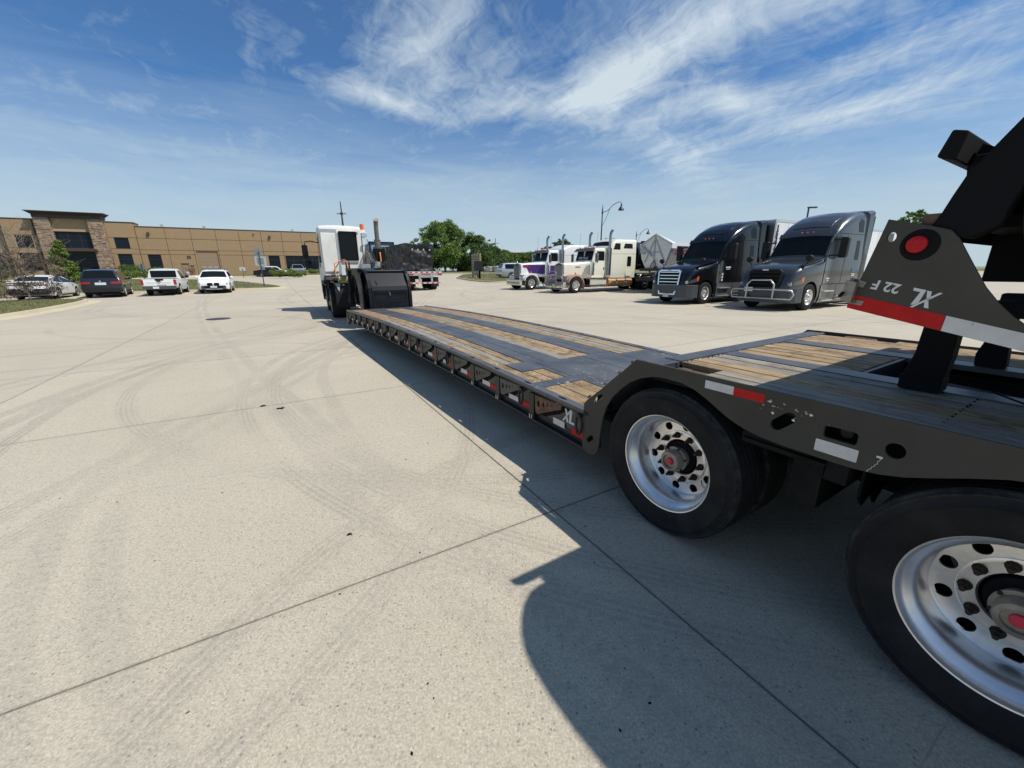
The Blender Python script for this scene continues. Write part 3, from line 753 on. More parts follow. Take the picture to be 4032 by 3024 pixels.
# garage door with its own panels and lights
for i in range(7):
    z0 = BASE - .3 + i * .655
    b = MB(); b.box(8.62, 12.0, .16, .22, z0, z0 + .64); p = b.obj('door_panel', 'garage', bld)
    if i == 2:
        for a in (9.1, 10.05, 11.0):
            b = MB(); b.box(a, a + .62, .145, .17, z0 + .14, z0 + .50); b.obj('pane', 'sign_grey', p)
b = MB(); b.box(6.05, 7.05, .08, .16, BASE - .2, 3.03); dd = b.obj('door', 'garage', bld)
b = MB(); b.box(6.85, 6.95, .04, .08, 2.0, 2.15); b.obj('handle', 'black_matte', dd)
b = MB(); b.box(5.92, 7.18, -.03, .1, 3.08, 3.16); b.obj('door_frame', 'brown_trim', bld)
for t in (2.25, 21.2, -28):
    b = MB(); b.box(t - .16, t + .16, -.28, 0, 8.05, 8.55); b.obj('wall_light', 'brown_trim', bld)
b = MB(); b.box(18.5, 18.7, -.3, 0, 8.9, 9.05); b.obj('security_camera', 'sign_grey', bld)
for (t, z) in ((7.25, 4.45), (7.55, 4.45), (7.25, 4.15), (7.6, 4.2), (7.5, 2.75), (7.8, 2.75)):
    b = MB(); b.box(t - .09, t + .09, -.1, 0, z - .1, z + .1); b.obj('wall_fixture', 'brown_trim', bld)
for t in (3.7, 10.2, 25.6):
    b = MB(); b.cyl((t, 4, 9.3), (t, 4, 10.3), .12, 8); b.box(t - .25, t + .25, 3.9, 4.1, 10.0, 10.25); b.obj('roof_vent', 'roof', bld)

# far red building
fb = thing('brick_building', 'low red brick building showing above the hedge trees', 'building', (-6.5, 225, 1.2))
b = MB(); b.box(-3, 26, 0, 30, 0, 9.0); b.obj('wall', 'red_roof', fb); b = MB(); b.box(-3.4, 26.4, -.4, 30, 9.0, 9.3); b.obj('parapet', 'red_roof', fb)

# ------------------------------------------------------------------ vegetation
def leaf_cloud(centers, radii, n, size, flat=1.0):
    """n leaves spread over ellipsoidal clumps; dense near the clump shell"""
    k = len(centers); C_ = np.array(centers); R_ = np.array(radii)
    w = (R_.mean(1) ** 2); idx = rng.choice(k, n, p=w / w.sum())
    d = rng.normal(size=(n, 3)); d /= np.linalg.norm(d, axis=1)[:, None]
    rr = rng.uniform(0.10, 1.15, n) ** 0.6
    P = C_[idx] + d * rr[:, None] * R_[idx] * (1 + rng.normal(0, .10, (n, 1)))
    a = rng.normal(size=(n, 3)); a /= np.linalg.norm(a, axis=1)[:, None]
    b_ = rng.normal(size=(n, 3)); b_ -= a * (a * b_).sum(1)[:, None]; b_ /= np.linalg.norm(b_, axis=1)[:, None]
    s = size * rng.uniform(.6, 1.4, n)[:, None]
    v = np.stack([P - a * s, P + b_ * s * .5, P + a * s, P - b_ * s * .5], 1).reshape(-1, 3)
    return v, np.arange(n * 4).reshape(-1, 4)
def clumps(h0, h1, w, n, shape='round', seed=0):
    r = random.Random(seed); cs, rs = [], []
    for i in range(n):
        t = r.random() ** (0.8); z = h0 + (h1 - h0) * t
        if shape == 'round': env = sin(pi * min(1, 0.16 + 0.80 * t)) ** 0.6
        elif shape == 'cone': env = 1.05 - 0.9 * t
        else: env = 0.9
        a = r.uniform(0, 2 * pi); q = w * env * sqrt(r.random()) * 0.92
        s = w * r.uniform(.13, .27) * (1 - .35 * t)
        cs.append((q * cos(a), q * sin(a), z)); rs.append((s, s, s * r.uniform(.6, .95)))
    for i in range(n // 5):
        a = r.uniform(0, 2 * pi); t = r.uniform(.25, 1.0); env = sin(pi * min(1, 0.16 + 0.80 * t)) ** 0.6 if shape == 'round' else 1.0 - .9 * t
        q = w * env * r.uniform(.95, 1.18); s = w * r.uniform(.05, .11); cs.append((q * cos(a), q * sin(a), h0 + (h1 - h0) * t * r.uniform(1, 1.08))); rs.append((s * 1.5, s * 1.5, s * .7))
    return cs, rs
def limbs(b, h, w, n, r0, seed, top=0.9, up=0.5, depth=2, lo_=.22):
    r = random.Random(seed); ends = []
    trunk = [(0, 0, 0)] + [(r.uniform(-.03, .03) * h, r.uniform(-.03, .03) * h, h * top * k / 4) for k in (1, 2, 3, 4)]
    b.tube(trunk, [r0, r0 * .8, r0 * .62, r0 * .42, r0 * .15], 7)
    def seg(p, d, L, rad, lv):
        q = p + d * L * .5 + Vector((r.uniform(-1, 1), r.uniform(-1, 1), r.uniform(-.3, 1))) * L * .07
        e = p + d * L + Vector((0, 0, L * .12)); b.tube([p, q, e], [rad, rad * .7, rad * .25], 5)
        ends.append(e)
        if lv > 0:
            for _ in range(3):
                t = r.uniform(.35, .95); s = p.lerp(e, t)
                nd = (d + Vector((r.uniform(-1, 1), r.uniform(-1, 1), r.uniform(-.3, .9))) * .75).normalized()
                seg(s, nd, L * r.uniform(.4, .6), rad * .5, lv - 1)
    for i in range(n):
        t = r.uniform(lo_, .95); k = min(3, int(t * 4)); f = t * 4 - k
        p = Vector(trunk[k]).lerp(Vector(trunk[k + 1]), f); a = r.uniform(0, 2 * pi)
        d = Vector((cos(a), sin(a), up * r.uniform(.5, 1.6))).normalized()
        seg(p, d, w * r.uniform(.6, 1.05) * (1.15 - .55 * t), r0 * .42 * (1.1 - .6 * t), depth)
    return ends
def tree(name, label, loc, h, w, lm, n=9000, size=.16, seed=1, shape='round', h0=.22, nc=34, group=None, cat='tree', bare=None):
    t = thing(name, label, cat, loc, 0, group)
    b = MB(); limbs(b, h, w * .8, 9, h * .022 + .03, seed, depth=1); b.obj('trunk', 'bark', t, smooth=50)
    cs, rs = clumps(h * h0, h * .93, w, nc, shape, seed)
    v, f = leaf_cloud(cs, rs, n, size)
    o = bpy.data.objects.new('crown', np_mesh('crown', v, f, lm)); COL.objects.link(o); o.parent = t
    return t
tree('tree', 'tall spreading green tree beside the flatbed load, edge of the road', (-17.2, 108, Z(108)), 12.8, 7.0, 'leaf', 30000, .21, 3, nc=150, h0=.16)
tree('tree', 'dark rounded tree right of the tallest spreading tree', (-9.8, 112, Z(112)), 9.4, 5.8, 'leaf_dark', 20000, .21, 4, nc=120, h0=.03)
tree('tree', 'low dark tree between the spreading tree and the flatbed', (-24.0, 116, Z(116)), 7.4, 5.2, 'leaf_dark', 13000, .21, 14, nc=90, h0=.02)
tree('tree', 'bushy light green tree left of the utility pole', (-2.6, 128, Z(128)), 6.2, 5.2, 'leaf', 13000, .21, 5, nc=100, h0=.02)
tree('tree', 'bushy green tree in front of the red brick building', (6.2, 134, Z(134)), 6.0, 5.2, 'leaf', 13000, .21, 6, nc=100, h0=.02)
tree('tree', 'pointed green tree left of the tallest hedge tree', (11.5, 128, Z(128)), 7.4, 4.0, 'leaf_dark', 12000, .20, 7, nc=90, h0=.02)
tree('tree', 'upright hedge tree just left of the white and purple truck', (14.8, 120, Z(120)), 9.0, 3.6, 'leaf_dark', 12000, .20, 8, nc=90, h0=.02)
tree('tree', 'low hedge tree under the right side of the tallest spreading tree', (-13.2, 121, Z(121)), 5.0, 5.2, 'leaf_dark', 12000, .21, 19, nc=90, h0=.0)
tree('tree', 'dark bushy tree directly behind the grey directory panel', (-6.0, 119, Z(119)), 7.2, 5.4, 'leaf_dark', 13000, .21, 17, nc=100, h0=.02)
tree('tree', 'green tree glimpsed between the white and purple truck and the cream truck', (24, 130, Z(130)), 6.8, 5.5, 'leaf', 6000, .28, 9, nc=30, h0=.02)
tree('tree', 'green tree showing above the raised rear axle plate', (39.8, 42.0, .25), 7.0, 1.6, 'leaf', 5000, .12, 10, nc=40, h0=.3)
tree('young_tree', 'young bright green tree with bare twigs on top, behind the parked white saloon', (-48.6, 45.0, Z(45) + .1), 4.7, 1.5, 'leaf_bright', 9000, .08, 11, shape='cone', h0=.05, nc=80)
def shrub(label, loc, h, w, lm='leaf', n=2500, size=.07, seed=1, group=None, ly=1.0):
    t = thing('shrub', label, 'shrub', loc, BR, group)
    b = MB(); limbs(b, h, w * .5, 4, .03, seed, depth=0); b.obj('stem', 'bark', t)
    r = random.Random(seed); cs, rs = [], []
    for i in range(26):
        a = r.uniform(0, 2 * pi); q = sqrt(r.random()) * .8
        cs.append((w * q * cos(a), w * ly * q * sin(a), h * r.uniform(.3, .72))); s = h * r.uniform(.22, .34); rs.append((s * 1.2, s * 1.2, s))
    v, f = leaf_cloud(cs, rs, n, size)
    o = bpy.data.objects.new('foliage', np_mesh('foliage', v, f, lm)); COL.objects.link(o); o.parent = t
def on(x, y, k=.12): return (x, y, Z(y) + k)
shrub('wide bright green hedge in front of the parked white crossover and warehouse wall', on(-33.2, 61.5), 1.1, 3.2, 'leaf_bright', 7000, .08, 21, ly=.3)
shrub('low bright green hedge above the white pickup, left of the garage', on(-56.0, 62.0), 1.2, 2.2, 'leaf_bright', 4500, .08, 22, ly=.4)
shrub('low bright green hedge right of the navy estate roof', on(-64.2, 63.5), 1.2, 2.6, 'leaf_bright', 4500, .08, 23, ly=.4)
shrub('dark clipped shrub behind the navy estate roof', (*fpt(-.6, 1.6), BASE), 1.9, 1.9, 'leaf_dark', 4000, .09, 24)
shrub('dark clipped shrub left of the first ground floor window', (*fpt(2.4, 1.8), BASE - .1), 1.6, 1.3, 'leaf_dark', 3000, .09, 25)
GS = 'clipped round shrubs along the warehouse window wall'
for t, lb in ((20.6, 'round shrub under the narrow dark window'), (22.9, 'round shrub between the two window openings'), (28.0, 'round shrub right of the far silver pickup'), (29.8, 'round shrub nearest the white yard tractor mirror')):
    shrub(lb, (*fpt(t, 1.9), BASE - .25), 1.25, .8, 'leaf', 2500, .07, int(t * 3), GS)
shrub('dark evergreen shrub behind the bare brown tree', on(-65.5, 49.5), 2.2, 4.2, 'leaf_dark', 9000, .09, 31, ly=.5)
# bare / dried tree on the near island
def bare_tree(label, loc, h, w, seed, leaves=9000, tw=15, h0=.12, top=.6):
    t = thing('bare_tree', label, 'tree', loc)
    b = MB(); ends = limbs(b, h, w, tw, .045, seed, top=.95, up=.85, depth=2, lo_=.08); b.obj('trunk', 'twig', t, smooth=50)
    if leaves:
        r = random.Random(seed); cs = []; rs_ = []
        for k in range(120):
            q = sqrt(r.random()) * w * 1.05; a = r.uniform(0, 2 * pi); z = h * (.10 + .52 * r.random() ** 1.2) - .10 * q
            s_ = r.uniform(.08, .26); cs.append((q * cos(a), q * sin(a), max(.25, z))); rs_.append((s_ * 1.3, s_ * 1.3, s_ * .7))
        v, f = leaf_cloud(cs, rs_, leaves, .036)
        o = bpy.data.objects.new('dead_leaves', np_mesh('dead_leaves', v, f, 'leaf_dead')); COL.objects.link(o); o.parent = t
bare_tree('leafless tree with dried brown leaves in front of the white saloon', (-26.9, 22.7, .12), 4.1, 1.7, 41, 7500, 40)
bare_tree('leafless brown tree at the left edge of the lot island', (-33.4, 25.2, .12), 4.0, 2.0, 42, 7000, 30)
bare_tree('bare grey twiggy tree behind the young green tree', (-50.3, 46.2, .45), 6.6, 1.9, 43, 0, 14)
# lot of loose debris by the garage: rusty pipes
rp = thing('pipe_assembly', 'rusty bent pipe assembly beside the garage door', 'pipes', (*fpt(7.4, 5.0), 1.0), BR)
b = MB()
for k in range(7):
    a = random.uniform(0, pi); p = Vector((random.uniform(-.9, .9), random.uniform(-.4, .4), 0)); q = p + Vector((cos(a) * .8, .2, random.uniform(.7, 1.5)))
    b.tube([p, p.lerp(q, .5) + Vector((.1, 0, .2)), q], .09, 7)
b.obj('pipe', 'rust', rp, smooth=40)
b = MB(); b.lathe([(.0, 0), (.32, .05), (.4, .3), (.3, .6), (0, .7)], 12, axis='Z'); b.obj('valve_body', 'sign_grey', rp, smooth=40)

# ------------------------------------------------------------------ poles and signs
def lamp(label, x, y, h, arm):
    z0 = Z(y); t = thing('street_lamp', label, 'street lamp', (x, y, z0), 0, 'arched street lamps behind the trucks')
    b = MB(); b.tube([(0, 0, 0), (0, 0, h * .5), (0, 0, h)], [.11, .085, .06], 8); b.tube([(0, 0, 0), (0, 0, 1.0)], [.2, .13], 8); b.tube([(0, 0, h - .3), (0, 0, h + .1), (0, 0, h + .75)], [.10, .07, .01], 6); b.obj('pole', 'pole_dark', t, smooth=40)
    b = MB(); P = [(0, 0, h - .15), (arm * .3, 0, h + .05), (arm * .62, 0, h + .7), (arm * .92, 0, h + 1.0), (arm * 1.05, 0, h + .95), (arm * 1.08, 0, h + .7)]
    b.tube(P, .035, 6); b.tube([(0, 0, h - 1.7), (arm * .2, 0, h - .9), (arm * .42, 0, h + .25)], .025, 6); b.obj('arm', 'pole_dark', t, smooth=40)
    b = MB(); b.lathe([(0, .1), (.07, .1), (.09, -.1), (.16, -.28), (.30, -.45), (.34, -.62), (.25, -.62), (0, -.58)], 14, T=mx((arm * 1.08, 0, h + .7)), axis='Z'); b.obj('lamp_shade', 'pole_dark', t, smooth=30)
lamp('tall arched street lamp rising behind the cream truck', 10.7, 50, 7.6, 2.0)
lamp('smaller arched street lamp left of the white hopper trailer', 22.3, 75, 6.7, 1.9)
sl = thing('light_pole', 'square headed light pole behind the white box trailer', 'light pole', (38.9, 56, Z(56)))
b = MB(); b.box(-.07, .07, -.07, .07, 0, 8.6); b.obj('pole', 'pole_dark', sl); b = MB(); b.box(-.08, 1.0, -.2, .2, 8.5, 8.66); b.obj('lamp_head', 'pole_dark', sl)
mp = thing('monopole', 'dark steel pole with two side floodlights above the yard tractor cab', 'light pole', (-31.6, 80, Z(80)))
b = MB(); b.tube([(0, 0, 0), (0, 0, 9), (0, 0, 13.2)], [.22, .18, .08], 8); b.tube([(0, 0, 10.9), (0, 0, 11.3)], .26, 8); b.obj('pole', 'pole_dark', mp, smooth=40)
for s in (-1, 1):
    b = MB(); b.bar((0, 0, 11.1), (s * .5, 0, 11.1), .06); b.box(s * .35, s * .85, -.2, .2, 11.0, 11.2); b.obj('floodlight', 'sign_grey', mp)
def upole(label, x, y, h, arms):
    t = thing('utility_pole', label, 'utility pole', (x, y, Z(y))); b = MB(); b.tube([(0, 0, 0), (0, 0, h)], [.17, .11], 7); b.obj('pole', 'wood_pole', t, smooth=40)
    for z, w in arms:
        b = MB(); b.box(-w, w, -.06, .06, z - .06, z + .06); c = b.obj('crossarm', 'wood_pole', t)
        b = MB()
        for k in (-w + .1, -w * .4, w * .4, w - .1): b.cyl((k, 0, z + .06), (k, 0, z + .28), .06, 6)
        b.obj('insulator', 'sign_grey', c)
upole('distant utility pole with crossarms in front of the red building', -5.6, 150, 11.2, ((4.8 + 2.6, 1.6), (9.4, 1.4)))
upole('utility pole with wires between the yard tractor cab and its exhaust', -39.0, 110, 11.0, ((10.3, 1.0), (6.8, .8)))
# road signs seen from behind
def roadsign(label, x, y, zt, panels, lean=0.0, pm='green_pole'):
    t = thing('road_sign', label, 'sign', (x, y, Z(y)), 0); b = MB(); b.box(-.035, .035, -.02, .02, 0, zt); b.obj('post', pm, t)
    for (kind, cx, cz, w, h, m) in panels:
        b = MB()
        if kind == 'rect': b.plate(rrect(cx - w / 2, cx + w / 2, cz - h / 2, cz + h / 2, .04), [], .022, .028)
        else: b.plate(circle(cx, cz, w / 2, 8, a0=pi / 8), [], .022, .028)
        b.obj('panel', m, t)
roadsign('cluster of road signs seen from behind on one post at the lawn tip', -22.9, 37.9, 3.15,
         [('rect', -.10, 3.10, .66, .62, 'sign_grey'), ('rect', .03, 2.30, 1.05, .82, 'lettering'), ('rect', .08, 1.68, .48, .30, 'sign_grey')])
b = MB(); b.box(-.30 + .03, .30 + .03, .012, .020, 2.06, 2.58); gg = b.obj('panel', 'sign_grey', [o for o in COL.objects if o.name.startswith('road_sign')][0])
roadsign('round backed stop sign standing above the hedge near the window', -44.6, 50, 2.1, [('oct', 0, 1.75, .80, .8, 'sign_grey')])
roadsign('small white sign on a brown post in front of the warehouse wall', -42.6, 65.5, 1.4, [('rect', 0, 1.35, .95, .55, 'lettering')], pm='wood_pole')
t = thing('entrance_sign', 'dark grey directory panel on a single black post on the grass island', 'sign', (-3.8, 49.5, LZ(0, 49.5)), radians(-8))
b = MB(); b.box(-.11, .11, -.11, .11, 0, 2.6); b.obj('post', 'black_matte', t)
b = MB(); b.box(-.60, .42, -.2, -.12, .92, 2.0); b.box(-.50, .32, -.22, -.2, 1.0, 1.92); b.obj('panel', 'pole_dark', t)
b = MB(); b.box(-.02, .22, -.22, .02, 2.0, 2.92); b.obj('light_box', 'tan_light', t)
t = thing('slatted_sign', 'weathered timber slat sign column behind the dark grey directory panel', 'sign', (-4.6, 52.5, LZ(0, 52.5)), radians(-8))
for k in range(8):
    b = MB(); b.box(-.42, .42, -.06, .06, .35 + k * .32, .35 + k * .32 + .28); b.obj('slat', 'wood_grey', t)
b = MB(); b.box(-.38, -.28, .06, .16, 0, 2.9); b.box(.28, .38, .06, .16, 0, 2.9); b.obj('post', 'black_matte', t)
def boulder(label, x, y, w, h, seed):
    t = thing('boulder', label, 'boulder', (x, y, Z(y) + .1)); r = random.Random(seed); bm = bmesh.new(); bmesh.ops.create_icosphere(bm, subdivisions=3, radius=1)
    for v in bm.verts:
        n = v.co.normalized(); k = 1 + .16 * sin(n.x * 5 + seed) * cos(n.y * 4 + seed) + .12 * sin(n.z * 7 + n.x * 3 + seed) + r.uniform(-.04, .04)
        c = [max(-.78, min(.78, q * k)) for q in n]; v.co = Vector((c[0] * w, c[1] * .7, c[2] * h + h * .6))
    me = bpy.data.meshes.new('rock'); bm.to_mesh(me); bm.free(); me.materials.append(M['rock']); o = bpy.data.objects.new('rock', me); COL.objects.link(o); o.parent = t
boulder('grey boulder left of the pair by the silver estate car', -5.4, 96, 1.3, 1.0, 2)
boulder('grey boulder right of the pair, just left of the silver estate car', -3.3, 96, 1.2, 1.05, 5)
mh = MB(); mh.lathe([(0, 0), (.30, 0), (.30, .003), (.36, .003), (.36, -.02)], 28, axis='Z')
tag(at(mh.obj('manhole_cover', 'manhole', smooth=30), (-10.2, 13.9, .012)), 'round cast iron manhole cover in the sunlit concrete yard', 'manhole cover')
mh2 = MB(); mh2.lathe([(0, .01), (.10, .012), (.12, -.01)], 14, axis='Z')
for i, (x, y, s, lb) in enumerate(((-3.05, 4.6, .11, 'small dark oil spot near the lowboy shadow'), (-2.78, 4.5, .15, 'largest dark tar blot near the lowboy shadow edge'), (-1.02, 2.12, .055, 'small dark blot beside the nearest pavement joint'))):
    b = MB(); r = random.Random(i); n = 12
    b.raw([(0, 0, .006)] + [(s * .3 * r.uniform(.5, 1.3) * cos(2 * pi * k / n), s * .3 * r.uniform(.5, 1.3) * sin(2 * pi * k / n), .001) for k in range(n)], [(0, 1 + k, 1 + (k + 1) % n) for k in range(n)])
    tag(at(b.obj('tar_spot', 'black_matte'), (x, y, .001)), lb, 'tar spot', 'tar spots on the concrete')
# scattered pebbles, leaf bits and crumbs on the concrete
b = MB(); r = random.Random(5)
for k in range(420):
    y = r.uniform(.5, 16) ** 1.0; x = r.uniform(-1.3, 0.7) * y; s = r.uniform(.002, .009) * (1 + y * .06)
    a = r.uniform(0, pi)
    b.raw([(x + s * cos(a), y + s * sin(a), .0005), (x - s * sin(a) * .6, y + s * cos(a) * .6, .0005), (x - s * cos(a), y - s * sin(a), .0005), (x + s * sin(a) * .6, y - s * cos(a) * .6, .0005), (x, y, s * .6)],
          [(0, 1, 4), (1, 2, 4), (2, 3, 4), (3, 0, 4)], r.choice(['black_matte', 'black_matte', 'bark', 'rock', 'sign_grey']))
tag(b.obj('debris', 'black_matte'), 'tiny dark pebbles and crumbs scattered over the concrete', 'debris', kind='stuff')
# ------------------------------------------------------------------ lowboy trailer
PHI = -0.5542; TE = Vector((sin(PHI), cos(PHI), 0)); TN = Vector((cos(PHI), -sin(PHI), 0)); TR = pi / 2 - PHI
TO = TN * 3.07                      # local x = forward, y = left, origin on the ground under the rear axle
lb = thing('lowboy_trailer', 'long dark grey lowboy trailer with worn wood deck, XL lettering and aluminium wheels', 'trailer', (TO.x, TO.y, 0), TR)
YL, YR = 1.163, -1.08
def camb(x): return .565 + .08 * sin(pi * min(max((x - 1.9) / 9.7, 0), 1))
def strip(x0, x1, y0, y1, top=0.0, th=.035, zf=camb, dx=.8, m=None, b=None):
    b = b or MB(); n = max(1, int(round((x1 - x0) / dx)))
    vs = []
    for i in range(n + 1):
        x = x0 + (x1 - x0) * i / n; z = zf(x) + top
        vs += [(x, y0, z), (x, y1, z), (x, y1, z - th), (x, y0, z - th)]
    fs = [(4 * i + a, 4 * i + (a + 1) % 4, 4 * i + 4 + (a + 1) % 4, 4 * i + 4 + a) for i in range(n) for a in range(4)] + [(0, 1, 2, 3), (4 * n + 3, 4 * n + 2, 4 * n + 1, 4 * n)]
    return b.raw(vs, fs, m)
RZ = lambda x: 1.03
def planks(x0, x1, ys, zf=camb, mats=('wood',), maxl=3.2, top=0.0):
    for a, c in zip(ys[:-1], ys[1:]):
        x = x0; r = random.Random(int(a * 1000) + int(x0 * 10))
        cuts = [x0]
        while cuts[-1] < x1 - 1e-3:
            L = r.uniform(maxl * .6, maxl); e = cuts[-1] + L
            cuts.append(x1 if x1 - e < .8 else e)
        for p, q in zip(cuts[:-1], cuts[1:]):
            g = .005; o = strip(p + .002, q - .002, a + g, c - g, top + r.uniform(-.003, .004), .04, zf).obj('plank', r.choice(mats), lb)
            b_ = o.modifiers.new('bevel', 'BEVEL'); b_.width = .003; b_.segments = 1
            if a > .5: pass
# low deck ------------------------------------------------------------
planks(2.13, 2.69, [.63, .77, .92, 1.085]); planks(2.84, 3.21, [.70, .84, .97]); planks(2.84, 11.25, [.97, 1.085], mats=('wood', 'wood', 'wood_grey'))
planks(3.53, 8.6, [.72, .845, .97], mats=('wood', 'wood', 'wood_grey')); planks(8.6, 11.25, [.72, .845, .97], mats=('wood_red', 'wood', 'wood_red'))
planks(3.45, 7.9, [-.165, -.01, .15, .30], mats=('wood', 'wood', 'wood_grey')); planks(7.9, 9.2, [-.165, -.01, .15, .30], mats=('wood_red', 'wood')); planks(9.2, 10.9, [-.165, -.01, .15, .30], mats=('wood_grey', 'wood'))
planks(3.3, 7.2, [-.98, -.86, -.74, -.62, -.50], mats=('wood', 'wood', 'wood_grey')); planks(7.2, 11.25, [-.98, -.86, -.74, -.62, -.50], mats=('wood_red', 'wood', 'wood_grey', 'wood_red'))
def steel(x0, x1, y0, y1, top=.004, name='deck_plate'): return strip(x0, x1, y0, y1, top, .03).obj(name, 'steel_blue', lb)
steel(2.69, 2.84, .63, 1.085, .006); steel(3.21, 3.53, .70, .97, .008); steel(2.02, 2.13, .63, 1.085)
steel(2.02, 3.45, -.01, .63); steel(3.45, 11.4, .30, .515); steel(3.45, 11.4, .523, .716); steel(2.84, 3.45, .638, .70)
steel(2.02, 3.446, -.47, -.018); steel(3.45, 11.4, -.33, -.168); steel(3.45, 11.4, -.497, -.338); steel(2.02, 3.3, -.98, -.478); steel(10.9, 11.4, -.165, .30, .0)
steel(11.25, 11.42, .716, 1.085); steel(11.25, 11.42, -.98, -.5)
# chain-slot edge rail as bays
r = random.Random(3); xb = [2.02 + .565 * k for k in range(17)]; xb[-1] = 11.42
for sgn, y0, y1 in ((1, 1.088, YL), (-1, YR, -.985)):
    for i in range(16):
        a, c = xb[i] + .001, xb[i + 1] - .001; mid = (a + c) / 2
        cx = 2.37 if i == 0 else mid
        b = MB().plate([(a, y0), (c, y0), (c, y1), (a, y1)], [circle(cx, (y0 + y1) / 2, .055, 12, .014)], 0, .03, axis='Z')
        vs = [(v[0], v[1], v[2] + camb(v[0]) - .022) for v in b.v]; b.v = vs
        b.obj('edge_rail', 'steel_blue', lb)
# side girder
def girder(y, sg):
    yi = y - sg * .050
    b = strip(2.06, 11.42, min(y, y - sg * .02), max(y, y - sg * .02), -.024, .012); b.obj('top_flange', 'black_paint', lb)
    b = strip(2.06, 11.42, min(y, y - sg * .11), max(y, y - sg * .11), -.29, .012); b.obj('bottom_flange', 'black_paint', lb)
    b = strip(2.06, 11.42, min(yi - sg * .01, yi + sg * .006), max(yi - sg * .01, yi + sg * .006), -.232, .060); b.obj('lower_band', 'black_paint', lb)
    for i in range(16):
        a, c = xb[i], xb[i + 1]; 
        zz = camb((a + c) / 2) - .58
        hole = [(a + .16 + .022 * cos(k * pi / 4) * 1.0, .43 + zz + .036 * sin(k * pi / 4)) for k in range(8)] if i > 0 else circle(a + .33, .355 + zz, .03, 12)
        bb = MB().plate([(a, camb(a) - .30), (c - .004, camb(c) - .30), (c - .004, camb(c) - .03), (a, camb(a) - .03)], [hole], min(yi, yi - sg * .012), max(yi, yi - sg * .012)); bb.obj('side_panel', 'olive_side', lb)
girder(YL, 1); girder(YR, -1)
bx = [2.72] + [3.33 + .565 * k for k in range(15)]
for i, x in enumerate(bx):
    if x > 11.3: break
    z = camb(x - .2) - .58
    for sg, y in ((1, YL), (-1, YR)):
        m = 'rust' if i == 0 else 'olive_side'
        outer = [(x, .525 + z), (x - .01, .375 + z), (x - .04, .355 + z), (x - .36, .49 + z), (x - .37, .53 + z)]
        holes = [circle(x - .055, .455 + z, .019, 10, .030), circle(x - .125, .465 + z, .015, 10, .022), circle(x - .185, .478 + z, .011, 8, .016), circle(x - .232, .487 + z, .008, 8, .011)]
        yy = y - sg * .010
        b = MB().plate(outer, holes, min(yy, yy - sg * .014), max(yy, yy - sg * .014)); o = b.obj('outrigger', m, lb, bevel=.003)
        shade_out = [(x + .012, .545 + z), (x + .005, .345 + z), (x - .05, .325 + z), (x - .30, .425 + z), (x - .44, .505 + z), (x - .44, .545 + z)]
        ry = y - sg * .049; b = MB().plate(shade_out, [], min(ry, ry - sg * .012), max(ry, ry - sg * .012)); b.obj('bracket_shade', 'black_matte', lb)  # black plate painted in as the shade around and beneath each outrigger
        b = MB(); b.box(x + .005, x + .075, min(y - sg * .004, y - sg * .08), max(y - sg * .004, y - sg * .08), .30 + z, .53 + z); b.obj('rib', 'black_paint', lb)
        b = MB(); q = y + sg * .004; b.tube([(x + .055, q, .335 + z), (x + .055, q, .300 + z), (x + .022, q, .300 + z), (x + .022, q, .335 + z)], .006, 5); b.obj('hook', 'alu_dull', lb)
        if i > 0 or sg < 0:
            ww = (x - .31 + .18, x - .31); 
# reflective tape
YT = YL - .0435
def tape(x0, x1, z0, z1, y, m, rel=True, th=.0015):
    z = camb((x0 + x1) / 2) - .58 if rel else 0
    b = MB(); b.box(x0, x1, y, y + th, z0 + z, z1 + z); b.obj('reflective_tape', m, lb)
tape(2.34, 2.49, .330, .385, YT, 'tape_white'); tape(2.10, 2.25, .325, .377, YT, 'red')
tape(3.04, 3.21, .345, .390, YT, 'tape_white'); tape(2.82, 3.038, .342, .392, YT, 'red')
for k in range(14):
    a = 3.33 + .565 * k
    if a + .5 > 11.3: break
    tape(a + .27, a + .44, .345, .393, YT, 'tape_white'); tape(a + .04, a + .268, .345, .393, YT, 'red')
# D-rings
def dring(x, z, y=YL + .012, tilt=0.0, name='tie_down_ring', m='black_paint', s=1.0, T=None):
    b = MB(); P = [(x + s * .030 * cos(a), y + tilt * (1 - sin(a)) * .02, z - .06 * s + s * .075 * sin(a) * (1 if sin(a) > 0 else 1)) for a in [pi / 2 + 2 * pi * k / 16 for k in range(17)]]
    b.tube(P, .011 * s, 7, cap=False); b.box(x - .022 * s, x + .022 * s, y - .03, y + .014, z + .0 * s, z + .022 * s); return b.obj(name, m, lb, smooth=50)
dring(2.11, .515)
for x in (2.91, 4.63, 5.76, 6.33, 7.46, 8.02, 9.15, 9.72, 10.3): dring(x, camb(x) - .065)
# XL decal on the girder
def xl(parent, T, s, m='lettering', th=.002):
    b = MB()
    def pg(p): b.plate([(x * s, z * s) for x, z in p], [], 0, th, T=T)
    pg([(0, 0), (.14, 0), (1.00, 1.05), (.87, 1.05)]); pg([(.22, .92), (.42, .92), (.52, .62), (.41, .48)]); pg([(.36, .42), (.47, .56), (.66, .02), (.46, .02)])
    pg([(.74, .72), (.90, .90), (1.02, .92), (.90, .16), (1.22, .16), (1.26, 0), (.70, 0)])
    return b.obj('logo', m, parent)
xl(lb, Matrix(((-1, 0, 0, 2.375), (0, 1, 0, YL - .048), (0, 0, 1, .392), (0, 0, 0, 1))), .120)
